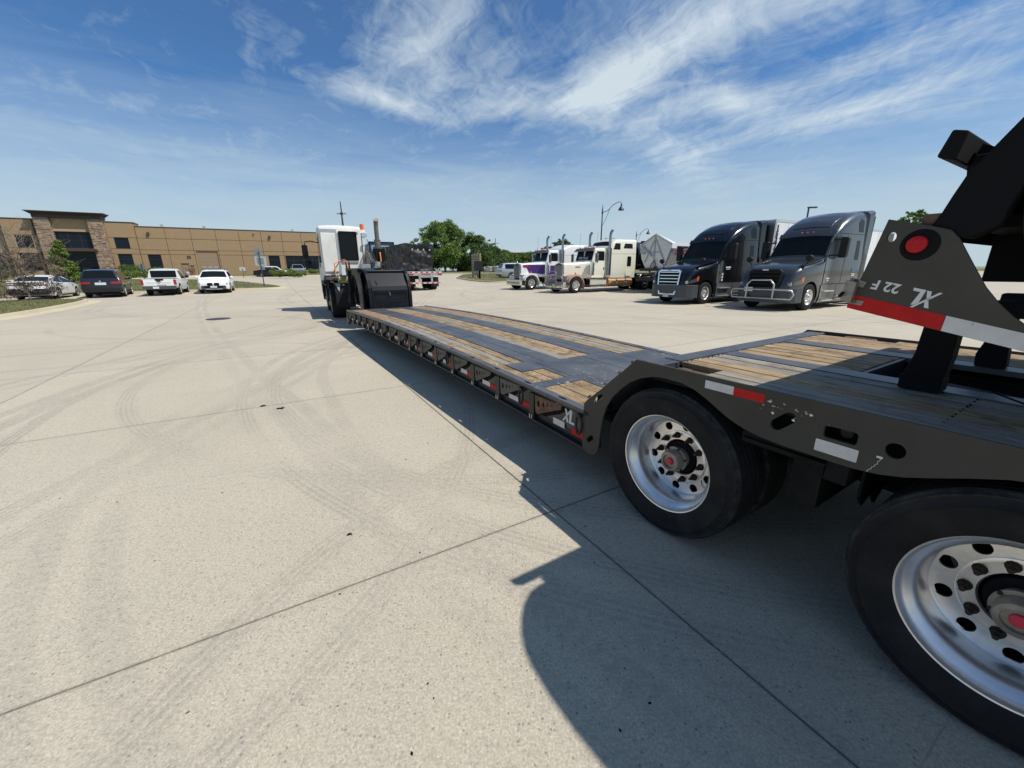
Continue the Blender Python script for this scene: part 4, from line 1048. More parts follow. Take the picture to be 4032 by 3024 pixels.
# front end of the deck
b = MB(); b.plate([(11.42, .57), (11.42, .20), (11.62, .17), (11.66, .20), (11.48, .585)], [], YL - .06, YL); b.plate([(11.42, .57), (11.42, .20), (11.62, .17), (11.66, .20), (11.48, .585)], [], YR, YR + .06)
b.box(11.425, 11.47, YR + .06, YL - .06, .22, .56); b.obj('front_bulkhead', 'black_paint', lb)
# ramp between decks and rear deck ------------------------------------------
b = MB(); b.raw([(2.035, YL - .015, .60), (1.60, YL - .015, 1.026), (1.60, YR + .03, 1.026), (2.035, YR + .03, .60), (2.035, YL - .015, .55), (1.60, YL - .015, .98), (1.60, YR + .03, .98), (2.035, YR + .03, .55)],
      [(0, 1, 2, 3), (4, 5, 6, 7), (0, 1, 5, 4), (2, 3, 7, 6), (1, 2, 6, 5), (3, 0, 4, 7)]); b.obj('ramp_plate', 'steel_blue', lb)
def rsteel(x0, x1, y0, y1, top=.004): return strip(x0, x1, y0, y1, top, .03, RZ, 5).obj('deck_plate', 'steel_blue', lb)
rsteel(1.48, 1.60, YR, .925); rsteel(1.48, 1.60, .925, 1.125, -.0)
YS = [.49, .605, .715, .825, .93]
planks(-2.2, 1.475, YS, RZ, ('wood', 'wood', 'wood_grey'), 6)
planks(-2.2, 1.205, [.93, 1.04, 1.145], RZ, ('wood_grey',), 6)
planks(.79, 1.475, [-.325, -.215, -.105, .005, .115, .225, .34], RZ, ('wood',), 6)
planks(-2.2, 1.475, [-.95, -.83, -.71, -.60, -.49], RZ, ('wood',), 6); planks(-2.2, 1.0, [-1.075, -.955], RZ, ('wood',), 6)
rsteel(-2.2, 1.475, .345, .485, .002); rsteel(-2.2, 1.475, -.485, -.33, .002)
b = MB(); b.box(.765, .785, -.32, .34, .80, 1.025); b.obj('well_header', 'black_paint', lb)
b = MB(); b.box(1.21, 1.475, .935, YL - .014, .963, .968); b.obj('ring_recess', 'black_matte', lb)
b = MB(); b.tube([(1.22 + .10 + .10 * cos(a), 1.02 + .045 * sin(a), 1.005 + .012 * sin(a)) for a in [2 * pi * k / 18 for k in range(19)]], .012, 7, cap=False); b.box(1.36, 1.42, .985, 1.06, .965, 1.012); b.obj('tie_down_ring', 'rust', lb, smooth=50, bevel=.003)
b = MB(); b.tube([(1.22 + .10 * cos(a), -1.01 + .03 * sin(a), 1.02) for a in [2 * pi * k / 12 for k in range(13)]], .012, 6, cap=False); b.box(1.01, 1.38, -1.075, -.96, .94, .95); b.obj('tie_down_ring', 'rust', lb, smooth=50)
# nail heads
b = MB(); r = random.Random(8)
for xx in (.32, 1.455):
    for a, c in zip(YS[:-1] + [.93], YS[1:] + [1.04]):
        for q in (.3, .7): b.cyl((xx, a + (c - a) * q, 1.02), (xx, a + (c - a) * q, 1.0345), .004, 6)
for xx in (2.2, 2.62, 2.9, 3.15, 3.6, 4.7, 5.8, 6.9, 8.0):
    for y in (.675, .73, .80, .88, .94, 1.0, 1.05):
        if 2.72 < xx < 3.3 and y < .72: continue
        b.cyl((xx, y, camb(xx) - .01), (xx, y, camb(xx) + .0045), .004, 6)
tag(b.obj('nail_head', 'black_matte', lb), kind='stuff')
# side plates ---------------------------------------------------------------
WX = [1.3576, .0040, -1.3496]
def arch(cx, lo=.47):
    return None
OUT = [(1.625, 1.045), (1.72, .955), (1.80, .885), (1.90, .79), (2.045, .665), (2.074, .63), (2.076, .56), (2.076, .30), (2.062, .275), (2.03, .258), (1.985, .255), (1.94, .27), (1.912, .31), (1.900, .38), (1.892, .48), (1.878, .58),
       (1.85, .67), (1.80, .755), (1.73, .83), (1.66, .89), (1.58, .935), (1.50, .963), (1.40, .978), (1.30, .972), (1.22, .955), (1.14, .920), (1.07, .882), (1.0, .848), (.93, .826), (.85, .812), (.75, .806), (.60, .806), (.50, .808), (.42, .818), (.35, .838),
       (.28, .868), (.20, .905), (.12, .938), (.04, .955), (-.04, .957), (-.12, .945), (-.20, .918), (-.28, .880), (-.35, .845), (-.42, .820), (-.50, .808), (-.62, .806), (-.85, .812), (-.97, .84), (-1.08, .89), (-1.2, .94), (-1.35, .957), (-1.5, .94), (-1.62, .89), (-1.74, .84), (-1.86, .81), (-2.2, .806), (-2.2, 1.045)]
HO = [capsule((.797, .895), (.750, .942), .026), rrect(.505, .618, .903, .955, .012), circle(.392, .927, .030, 20), capsule((1.955, .688), (1.905, .728), .019), capsule((2.012, .362), (1.978, .392), .019),
      capsule((-.56, .895), (-.61, .942), .026)]
b = MB().plate(OUT, HO, YL - .014, YL); b.obj('side_plate', 'olive', lb, bevel=.002)
b = MB().plate(OUT, [], YR, YR + .014); b.obj('side_plate', 'olive', lb)
# black backing added close behind the face, painted shade inside the holes
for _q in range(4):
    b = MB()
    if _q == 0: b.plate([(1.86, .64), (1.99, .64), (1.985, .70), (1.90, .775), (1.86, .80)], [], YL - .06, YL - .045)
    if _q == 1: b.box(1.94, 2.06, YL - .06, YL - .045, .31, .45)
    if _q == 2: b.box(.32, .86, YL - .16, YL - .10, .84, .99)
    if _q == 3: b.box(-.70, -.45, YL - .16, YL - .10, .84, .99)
    b.obj('hole_shade', 'black_matte', lb)
b = MB(); b.cyl((.553, YL - .055, .932), (.553, YL - .04, .932), .022, 18); b.obj('clearance_lamp', 'plastic', lb)
tape(1.01, 1.16, .980, 1.022, YL, 'tape_white', False); tape(.865, 1.009, .978, 1.020, YL, 'red', False)
b = MB(); b.plate(rrect(.492, .638, .836, .888, .004), [], YL, YL + .0015); b.obj('blank_label', 'tape_white', lb)
for k, (x, z) in enumerate(((1.76, .93), (1.88, .825), (2.02, .70), (2.035, .688), (1.66, 1.02))):
    b = MB(); b.box(x - .006, x + .006, YL - .012, YL - .002, z - .006, z + .010); b.obj('weld_tab', 'rust', lb)
b = MB()
for pts in ([(.424, .884), (.427, .872), (.431, .868), (.430, .858), (.437, .852), (.436, .846), (.445, .838), (.444, .832), (.452, .824), (.455, .814)],): b.tube([(x, YL + .0005, z) for x, z in pts], .0011, 4)
b.box(.42, .438, YL, YL + .001, .882, .890); b.obj('sealant_drip', 'lettering', lb)
# rust edge of the plate scratches
b = MB(); r = random.Random(11)
for k in range(46):
    x = r.gauss(.80, .09); z = 1.0 - abs(r.gauss(0, .045)); s = r.uniform(.002, .008)
    if .74 < x < .82 and z < .97: continue
    n = 7; b.raw([(x, YL + .0016, z)] + [(x + s * r.uniform(.5, 1.4) * cos(2 * pi * q / n), YL + .0012, z + s * r.uniform(.4, 1.2) * sin(2 * pi * q / n)) for q in range(n)], [(0, 1 + q, 1 + (q + 1) % n) for q in range(n)], r.choice(['rust', 'rust', 'lettering', 'dirty_steel']))
tag(b.obj('chipped_paint', 'rust', lb), kind='stuff')
# frame under the decks
b = MB()
for y in (-.42, .44): b.box(-2.2, 1.7, y - .05, y + .05, .60, .95); strip(1.7, 11.4, y - .06, y + .06, -.05, .30, b=b)
for k in range(11): x = 2.3 + .9 * k; b.box(x, x + .07, YR + .1, YL - .12, camb(x) - .20, camb(x) - .05)
for x in WX: b.cyl((x, YR + .2, .455), (x, YL - .2, .455), .065, 12); b.box(x - .25, x + .3, -.5, -.36, .35, .60); b.box(x - .25, x + .3, .38, .52, .35, .60); b.box(x - .68, x + .68, -.62, -.40, .20, .80)  # long inboard box at each axle added to hide sunlit ground beyond
b.box(-2.2, -2.1, YR, YL - .02, .8, 1.0); b.box(.66, .96, YL - .22, YL - .05, .745, .80); b.box(.52, .60, YL - .3, YL - .05, .70, .80); b.box(-.72, -.60, .4, YL - .1, .55, .80); b.box(.62, .74, .4, YL - .1, .52, .80)
b.obj('chassis', 'under', lb)
b = MB(); b.cyl((.47, -.98, .42), (.89, -.98, .42), .17, 16); b.cyl((.47, -.70, .36), (.89, -.70, .36), .12, 16); b.obj('sun_block', 'black_matte', lb, smooth=40)  # unseen cylinders added to stop sun reaching under the right side
b = MB(); b.cyl((.40, .66, .66), (.62, .66, .66), .10, 18); b.cyl((.36, .66, .66), (.40, .66, .66), .06, 12); b.obj('brake_chamber', 'under', lb, smooth=40)
b = MB(); b.plate([(.60, .80), (1.08, .80), (1.08, .66), (1.02, .60), (.95, .64), (.86, .56), (.78, .62), (.66, .58), (.60, .64)], [], .475, .485, axis='X'); b.obj('mudflap', 'black_matte', lb)
b = MB(); b.box(.60, .95, YL - .20, YL - .03, .755, .775); b.obj('bracket', 'under', lb)
# sub floor that closes the deck from below
b = strip(2.05, 11.3, YR + .09, YL - .09, -.045, .01); b.obj('sub_floor', 'under', lb)
b = MB(); b.box(-2.2, 1.62, .36, YL - .014, .950, .962); b.box(-2.2, 1.46, YR + .03, -.34, .955, .965); b.box(.79, 1.46, -.34, .36, .955, .965); b.obj('sub_floor', 'under', lb)
b = MB(); b.tube([(.6, -.1, .93), (-.6, .05, .9), (-2, .05, .95)], .035, 8); b.tube([(.62, .2, .88), (-.5, .22, .86), (-2, .2, .9)], .025, 8); b.tube([(.70, .3, .97), (.5, .25, .99), (.3, .0, .90)], .02, 8); b.obj('hydraulic_ram', 'black_paint', lb, smooth=40)

# ------------------------------------------------------------------ heavy wheels (outboard side faces +y, lip plane at y = 0)
def heavy_wheel(R=.455, RL=.2985, parent=None, deep=.168, wt=.235, disc='alu', rimm='alu', tyrem='tyre_hero', plug='pink', holes=10, hub=True):
    b = MB(); h = R - RL
    side = [(RL - .006, -.004), (RL + .004, .006), (RL + .014, .010), (RL + h * .35, .018), (RL + h * .62, .016), (RL + h * .66, .019), (RL + h * .69, .014), (RL + h * .86, .004), (RL + h * .90, .005), (R - .010, -.012)]
    tread = []; y = -.022; g = .009
    tw = wt - .044; n = 5
    for k in range(n):
        w = tw / n; tread += [(R, y), (R, y - w + g), (R - .010, y - w + g - .001), (R - .010, y - w + .001)]; y -= w
    tread = tread[:-2]
    back = [(R - .008, -wt + .006), (R - h * .4, -wt - .012), (RL, -wt + .010)]
    b.lathe(side + tread + back, 72)
    ty = b.mesh('tyre', tyrem, 38)
    b = MB()
    b.lathe([(RL - .012, -.030), (RL + .001, -.022), (RL + .003, -.006), (RL - .001, .001), (RL - .007, -.001), (RL - .010, -.012), (RL - .016, -.030), (RL - .022, -.036), (RL - .040, -.048), (RL - .052, -.072), (RL - .056, -.100), (RL - .060, -deep + .004), (RL - .070, -deep - .004),
             (RL - .075, -deep - .004)], 64)
    b.lathe([(RL - .06, -deep - .01), (RL - .045, -wt + .01), (RL - .012, -wt + .004)], 48)
    rim = b.mesh('rim', rimm, 32)
    # disc with hand holes
    ro = RL - .062; hh = [circle(.201 * cos(a), .201 * sin(a), .0262, 18) for a in [2 * pi * k / holes for k in range(holes)]]
    b = MB(); b.plate(circle(0, 0, ro, 64), hh + [circle(0, 0, .110, 40)], -deep - .012, -deep)
    b.lathe([(.165, -deep), (.166, -deep + .006), (.160, -deep + .008), (.150, -deep + .0065), (.114, -deep + .0065), (.110, -deep)], 56)
    dk = b.mesh('disc', disc, 32)
    b = MB(); x = z = 0
    b.cyl((x, -deep, z), (x, -deep + .010, z), .021, 10); b.cyl((x, -deep + .010, z), (x, -deep + .030, z), .016, 6); b.cyl((x, -deep + .03, z), (x, -deep + .052, z), .009, 8)
    nut = b.mesh('lug_nut', 'nut', 30)
    b = MB(); b.lathe([(.125, -deep - .05), (.104, -deep - .03), (.098, -deep + .004), (.078, -deep + .012), (.060, -deep + .012)], 40, 'black_matte')
    b.lathe([(.066, -deep + .010), (.066, -deep + .048), (.077, -deep + .050), (.077, -deep + .060), (.064, -deep + .062), (.062, -deep + .112), (.058, -deep + .118), (.042, -deep + .120), (.040, -deep + .108), (.020, -deep + .108)], 40, 'dirty_steel')
    for k in range(6):
        a = 2 * pi * k / 6; x, z = .0725 * cos(a), .0725 * sin(a); b.cyl((x, -deep + .056, z), (x, -deep + .067, z), .007, 6, 'nut')
    hb = b.mesh('hub', 'dirty_steel', 32)
    b = MB(); b.lathe([(.024, -deep + .10), (.022, -deep + .118), (.016, -deep + .122), (.0, -deep + .122)], 12); pg = b.mesh('hub_plug', plug, 30)
    b = MB(); P = Vector((.18 * cos(3.9), -deep + .01, .18 * sin(3.9))); b.tube([P, P + Vector((-.022, .03, -.018)), P + Vector((-.045, .038, -.03))], .0035, 6); vs = b.mesh('valve_stem', 'chrome')
    # visible inner dual
    b = MB(); b.lathe([(RL, -wt - .05), (RL + h * .4, -wt - .035), (R - .01, -wt - .055), (R, -wt - .07), (R, -wt * 2 - .02), (R - .01, -wt * 2 - .035), (RL, -wt * 2 - .03), (RL - .05, -wt * 2 - .03)], 56)
    inn = b.mesh('inner_tyre', tyrem, 38)
    def build(parent, loc, rz=0, spin=0.0, inner=True, full=True):
        w = bpy.data.objects.new('wheel', rim); COL.objects.link(w); w.parent = parent; w.location = loc; w.rotation_euler = (0, spin, rz)
        L = [('tyre', ty), ('disc', dk)] + ([('hub', hb), ('hub_plug', pg), ('valve_stem', vs)] if full else []) + ([('inner_tyre', inn)] if inner else [])
        for n_, me in L:
            o = bpy.data.objects.new(n_, me); COL.objects.link(o); o.parent = w
        for k in range(10):
            a = 2 * pi * (k + .5) / 10; o = bpy.data.objects.new('lug_nut', nut); COL.objects.link(o); o.parent = w; o.location = (.140 * cos(a), 0, .140 * sin(a))
        return w
    return build
HW = heavy_wheel()
for k, x in enumerate(WX):
    HW(lb, (x, YL, .4552), 0, .25 + k * .15)
    HW(lb, (x, YR, .4552), pi, .1 + k)
# warning sticker on the nearest rim
# ------------------------------------------------------------------ gooseneck
b = MB()
gn = bpy.data.objects.new('gooseneck', None)
CY = -.06; GX = 11.62
nk = MB()
nk.raw([(GX, .42, .50), (GX, -.60, .50), (GX, -.60, 1.05), (GX, .42, 1.05), (GX + .04, .42, 1.16), (GX + .04, -.60, 1.16), (GX + .34, -.60, 1.52), (GX + .34, .42, 1.52), (GX + .7, .42, 1.52), (GX + .7, -.6, 1.52), (GX + .7, .42, .5), (GX + .7, -.6, .5)],
       [(0, 1, 2, 3), (3, 2, 5, 4), (4, 5, 6, 7), (7, 6, 9, 8), (8, 9, 11, 10), (10, 11, 1, 0), (0, 3, 4, 7, 8, 10), (1, 2, 5, 6, 9, 11)])
gooseneck = nk.obj('gooseneck', 'worn_black', lb, bevel=.012)
for (y0, y1) in ((.43, .52), (-.70, -.61), (.66, .70)):
    prof = [(GX - .02, .48), (GX - .03, .9), (GX + .0, 1.12), (GX + .08, 1.33), (GX + .22, 1.50), (GX + .42, 1.60), (GX + .7, 1.65), (GX + 2.0, 1.66), (GX + 2.0, 1.52), (GX + .8, 1.45), (GX + .55, 1.30), (GX + .42, 1.1), (GX + .36, .48)]
    b = MB().plate(prof, [], y0, y1); b.obj('neck_rib', 'worn_black', gooseneck, bevel=.01)
b = MB(); b.cyl((GX + .42, -.6, 1.565), (GX + .42, .43, 1.565), .045, 12); b.obj('cross_pipe', 'worn_black', gooseneck, smooth=40)
b = MB(); b.box(GX - .006, GX, -.52, .34, .70, .705); b.box(GX - .006, GX, -.52, .34, 1.0, 1.006); b.box(GX - .006, GX, .334, .34, .705, 1.0); b.box(GX - .006, GX, -.52, -.514, .705, 1.0); b.box(GX - .014, GX, -.54, .36, .955, .975)
b.cyl((GX - .012, -.06, .665), (GX + .0, -.06, .665), .028, 16); b.obj('panel_seam', 'black_matte', gooseneck)
b = MB(); b.tube([(GX - .01, -.05, 1.0), (GX - .03, -.05, .985), (GX - .035, -.06, .94), (GX - .03, -.075, .92), (GX - .028, -.05, .915)], .008, 6); b.obj('hook', 'alu_dull', gooseneck)
b = MB(); b.tube([(GX + .13, .28, 1.32), (GX + .06, .24, 1.22), (GX + .05, .28, 1.215)], .008, 6); b.obj('hanging_hook', 'black_matte', gooseneck)
b = MB(); b.box(GX + .7, GX + 3.6, -.55, .42, 1.12, 1.50); b.box(GX + .7, GX + 2.4, .42, .66, .62, .72); b.obj('neck_beam', 'worn_black', gooseneck, bevel=.01)
b = MB(); b.box(GX + .5, GX + 1.2, .54, .64, .60, 1.55); b.box(GX + .2, GX + .5, .545, .62, .5, .8); b.cyl((GX + 1.0, .40, .8), (GX + 1.0, .85, .8), .16, 18); b.box(GX + 1.3, GX + 1.5, .5, .75, .6, 1.60); b.obj('side_gear', 'under', gooseneck)
b = MB(); b.cyl((GX + 1.9, .95, 1.34), (GX + 1.9, .30, 1.30), .11, 16, 'gold'); b.cyl((GX + 1.9, .30, 1.30), (GX + 1.9, .22, 1.30), .06, 12, 'black_matte'); b.obj('air_drum', 'gold', gooseneck, smooth=40)
for i, (dx, dz, m) in enumerate(((0, 0, 'hose'), (.06, .08, 'hose'), (.1, -.05, 'hose'), (.03, .15, 'hose'))):
    b = MB(); b.tube([(GX + 1.5 + dx, .45, 1.15 + dz), (GX + .9, .62, 1.12 + dz), (GX + .6, .76, .95), (GX + .6 + dx, .74, .72), (GX + .8, .62, .60), (GX + 1.0, .5, .62)], .013, 7); b.obj('hose', m, gooseneck, smooth=60)
for i, (m, o_) in enumerate((('hose_green', 0), ('hose_red', .05), ('hose', .12), ('hose', .22))):
    b = MB(); b.tube([(GX + 5.7, -.75 - o_, 2.3 + o_), (GX + 4.9, -.72 - o_, 2.25 - o_), (GX + 4.1, -.62 - o_, 1.85), (GX + 3.4, -.50 + o_, 1.95 - o_), (GX + 2.6, -.42 - o_, 1.80), (GX + 1.8, -.3, 1.66)], .014, 7); b.obj('hose', m, gooseneck, smooth=60)
b = MB(); b.box(GX + 2.1, GX + 2.3, -.45, -.3, 1.66, 1.86); b.bar((GX + 2.0, -.2, 1.66), (GX + 2.2, -.35, 1.86), .04); b.box(GX + 1.7, GX + 2.1, .0, .25, 1.66, 1.78); b.obj('gladhand', 'alu_dull', gooseneck)
for y in (.62, .70, -.35, -.45):
    b = MB(); b.plate([(GX + 1.6, 1.62), (GX + 1.75, 1.62), (GX + 1.72, 1.82), (GX + 1.68, 1.86), (GX + 1.63, 1.8)], [], y, y + .03); b.obj('lug_plate', 'worn_black', gooseneck)

# ------------------------------------------------------------------ flip axle folded forward over the rear deck
fx = thing('flip_axle', 'dark folded flip axle upside down on the lowboy rear deck with XL 22 F lettering', 'axle', (TO.x, TO.y, 0), TR)
PY = 1.16
c0 = (-.17, 1.80)
PL = [(.635, 1.432), (.572, 1.742), (.462, 1.712), (.41, 1.695), (.385, 1.668), (.362, 1.628), (.335, 1.582), (.298, 1.52), (.262, 1.474), (.225, 1.436), (.18, 1.40), (.12, 1.365), (.05, 1.34), (-.05, 1.325), (-.2, 1.32), (-.2, 1.27), (.18, 1.335)]
b = MB().plate(PL, [circle(.552, 1.682, .0125, 14, .017), circle(.484, 1.655, .038, 24)], PY - .012, PY); b.obj('side_plate', 'olive', fx, bevel=.0015)
b = MB(); b.lathe([(.0, .004), (.018, .0035), (.026, .001), (.029, -.004), (.030, -.012)], 32, T=mx((.482, PY + .004, 1.654))); lampo = b.obj('marker_lamp', 'red_lamp', fx, smooth=40)
b = MB(); b.lathe([(.0, .0006), (.050, .0006), (.052, -.001)], 32, T=mx((.474, PY, 1.652))); b.obj('lamp_boss', 'black_matte', fx, smooth=40)
b = MB(); b.lathe([(.029, -.008), (.032, -.001), (.037, -.004), (.039, -.010)], 32, T=mx((.482, PY + .005, 1.654))); b.box(.44, .525, PY - .05, PY - .03, 1.61, 1.70); b.obj('lamp_grommet', 'black_matte', fx, smooth=40)
def ftape(a0, a1, m):
    f = lambda t: (.635 + (.18 - .635) * t, 1.4335 + (1.336 - 1.4335) * t)
    p0, p1 = f(a0), f(a1); b = MB(); sh = -.006
    b.plate([p0, p1, (p1[0] + sh * .3, p1[1] + .050), (p0[0] + sh * .5, p0[1] + .050)], [], PY, PY + .0015); b.obj('reflective_tape', m, fx)
ftape(.0, .588, 'red'); ftape(.590, 1.35, 'tape_white')
b = MB(); b.raw([], []); T_ = mx((.606, PY + .001, 1.500))
b.plate([(.640, 1.468), (.585, 1.460), (.592, 1.4425), (.640, 1.452)], [], PY + .003, PY + .005, 'dirty_steel'); b.plate([(.640, 1.545), (.590, 1.528), (.598, 1.508), (.645, 1.522)], [], PY + .003, PY + .005, 'dirty_steel')
b.plate([(.645, 1.535), (.612, 1.528), (.618, 1.452), (.652, 1.462)], [], PY + .005, PY + .030, 'dirty_steel')
for (x, z) in ((.622, 1.533), (.615, 1.456)): b.cyl((x, PY + .005, z), (x, PY + .012, z), .007, 6, 'rust')
b.cyl((.655, PY + .03, 1.476), (.640, PY + .050, 1.490), .006, 8, 'black_matte'); b.obj('latch_bracket', 'dirty_steel', fx, bevel=.001)
def LT(o, u, v):                      # plate coords: (first -> u, thickness -> outward, second -> v)
    u = Vector(u).normalized(); v = Vector(v).normalized(); n = u.cross(v)
    return Matrix(((u.x, n.x, v.x, o[0]), (u.y, n.y, v.y, o[1]), (u.z, n.z, v.z, o[2]), (0, 0, 0, 1)))
def TX(o, u, v):                      # text coords
    u = Vector(u).normalized(); v = Vector(v).normalized(); n = u.cross(v)
    return Matrix(((u.x, v.x, n.x, o[0]), (u.y, v.y, n.y, o[1]), (u.z, v.z, n.z, o[2]), (0, 0, 0, 1)))
sl_ = Vector((cos(radians(12.1)), 0, sin(radians(12.1)))); dn = Vector((sin(radians(12.1)), 0, -cos(radians(12.1))))
xl(fx, LT((.386, PY + .0012, 1.497), sl_, dn), .060, th=.001)
text('lettering', '22 F', .046, 'lettering', fx, TX((.492, PY + .0015, 1.5205), sl_, dn), depth=.0006, bold=.0012)
fo = [(.465, 1.70), (.445, 1.75), (.43, 1.80), (.41, 1.86), (.37, 1.925), (.33, 1.99), (.22, 2.12), (.10, 2.235), (-.02, 2.33), (-.12, 2.39), (-.21, 2.425), (-.36, 2.445), (-.51, 2.44), (-.70, 2.40), (-.9, 2.28), (-1.05, 2.1), (-1.1, 1.9)]
fi = [(-.98, 1.9), (-.93, 2.05), (-.8, 2.2), (-.65, 2.3), (-.5, 2.33), (-.36, 2.33), (-.21, 2.31), (-.08, 2.25), (.03, 2.16), (.13, 2.06), (.22, 1.95), (.28, 1.84), (.30, 1.76), (.31, 1.70), (.37, 1.665)]
for (y0, y1) in ((1.06, 1.15), (-1.07, -.98)):
    b = MB().plate(fo + fi, [], y0, y1); b.obj('fender', 'black_matte', fx, bevel=.006)
b = MB()
for k in range(len(fo) - 1):
    for (y0, y1) in (((-.98, 1.06),) if k < 7 else ((.50, 1.06), (-.98, -.45))):  # front strips widened right across to close a light leak
        (x0, z0), (x1, z1) = fo[k], fo[k + 1]
        b.raw([(x0, y0, z0 - .01), (x1, y0, z1 - .01), (x1, y1, z1 - .01), (x0, y1, z0 - .01), (x0, y0, z0 - .03), (x1, y0, z1 - .03), (x1, y1, z1 - .03), (x0, y1, z0 - .03)], [(0, 1, 2, 3), (4, 5, 6, 7), (0, 3, 7, 4), (1, 2, 6, 5)])
b.obj('fender_skin', 'black_matte', fx)
b = MB(); b.plate([(.480, 1.912), (.458, 1.984), (.420, 1.972), (.434, 1.893)], [], -1.12, 1.20); b.obj('cross_beam', 'black_matte', fx, bevel=.006)
b = MB(); b.box(.44, .49, .9, 1.14, 1.715, 1.75); b.box(.47, .50, 1.12, 1.135, 1.728, 1.74); b.obj('top_bracket', 'rust', fx, bevel=.003)
b = MB(); b.box(-1.6, .42, -.46, .50, 1.52, 1.90); b.box(-1.2, .40, .50, 1.02, 1.70, 1.74); b.box(-1.2, .40, -.98, -.46, 1.70, 1.74)
b.plate([(.45, 1.71), (.36, 1.66), (.30, 1.5), (.2, 1.42), (.0, 1.36), (-.3, 1.34), (-.3, 1.9), (.40, 1.9)], [], .40, .46); b.plate([(.45, 1.71), (.36, 1.66), (.30, 1.5), (.2, 1.42), (.0, 1.36), (-.3, 1.34), (-.3, 1.9), (.40, 1.9)], [], -.46, -.40)
b.cyl((-.17, -1.0, 1.80), (-.17, 1.0, 1.80), .06, 12); b.box(.30, .42, -.98, 1.08, 1.78, 1.92); b.box(-.6, .30, -1.0, 1.04, 1.42, 1.47); b.obj('frame', 'black_matte', fx, bevel=.004)
b = MB(); b.plate([(.409, 1.85), (.365, 1.93), (.415, 1.955), (.436, 1.89), (.425, 1.82)], [], -1.04, 1.05); b.obj('slit_filler', 'black_matte', fx)  # filler added to close the light slit between beam and fender
b = MB(); b.plate([(.56, 1.034), (.565, 1.11), (.545, 1.20), (.535, 1.44), (.43, 1.44), (.425, 1.2), (.432, 1.11), (.437, 1.034)], [], .46, .56); b.plate([(.572, 1.10), (.572, 1.034), (.43, 1.034), (.43, 1.10)], [], .45, .57); b.obj('support_leg', 'black_matte', fx, bevel=.008)
b = MB(); b.plate([(.49, 1.034), (.495, 1.10), (.475, 1.18), (.47, 1.44), (.39, 1.44), (.385, 1.18), (.375, 1.10), (.37, 1.034)], [], -.45, -.36); b.obj('support_leg', 'black_matte', fx, bevel=.008)
HW(fx, (-.17, 1.115, 1.80), 0, .3); HW(fx, (-.17, -1.04, 1.80), pi, .3)
b = MB(); b.tube([(.30, .40, 1.05), (.05, .70, 1.045), (-.3, 1.0, 1.04)], .004, 5); b.obj('cable', 'black_matte', fx)
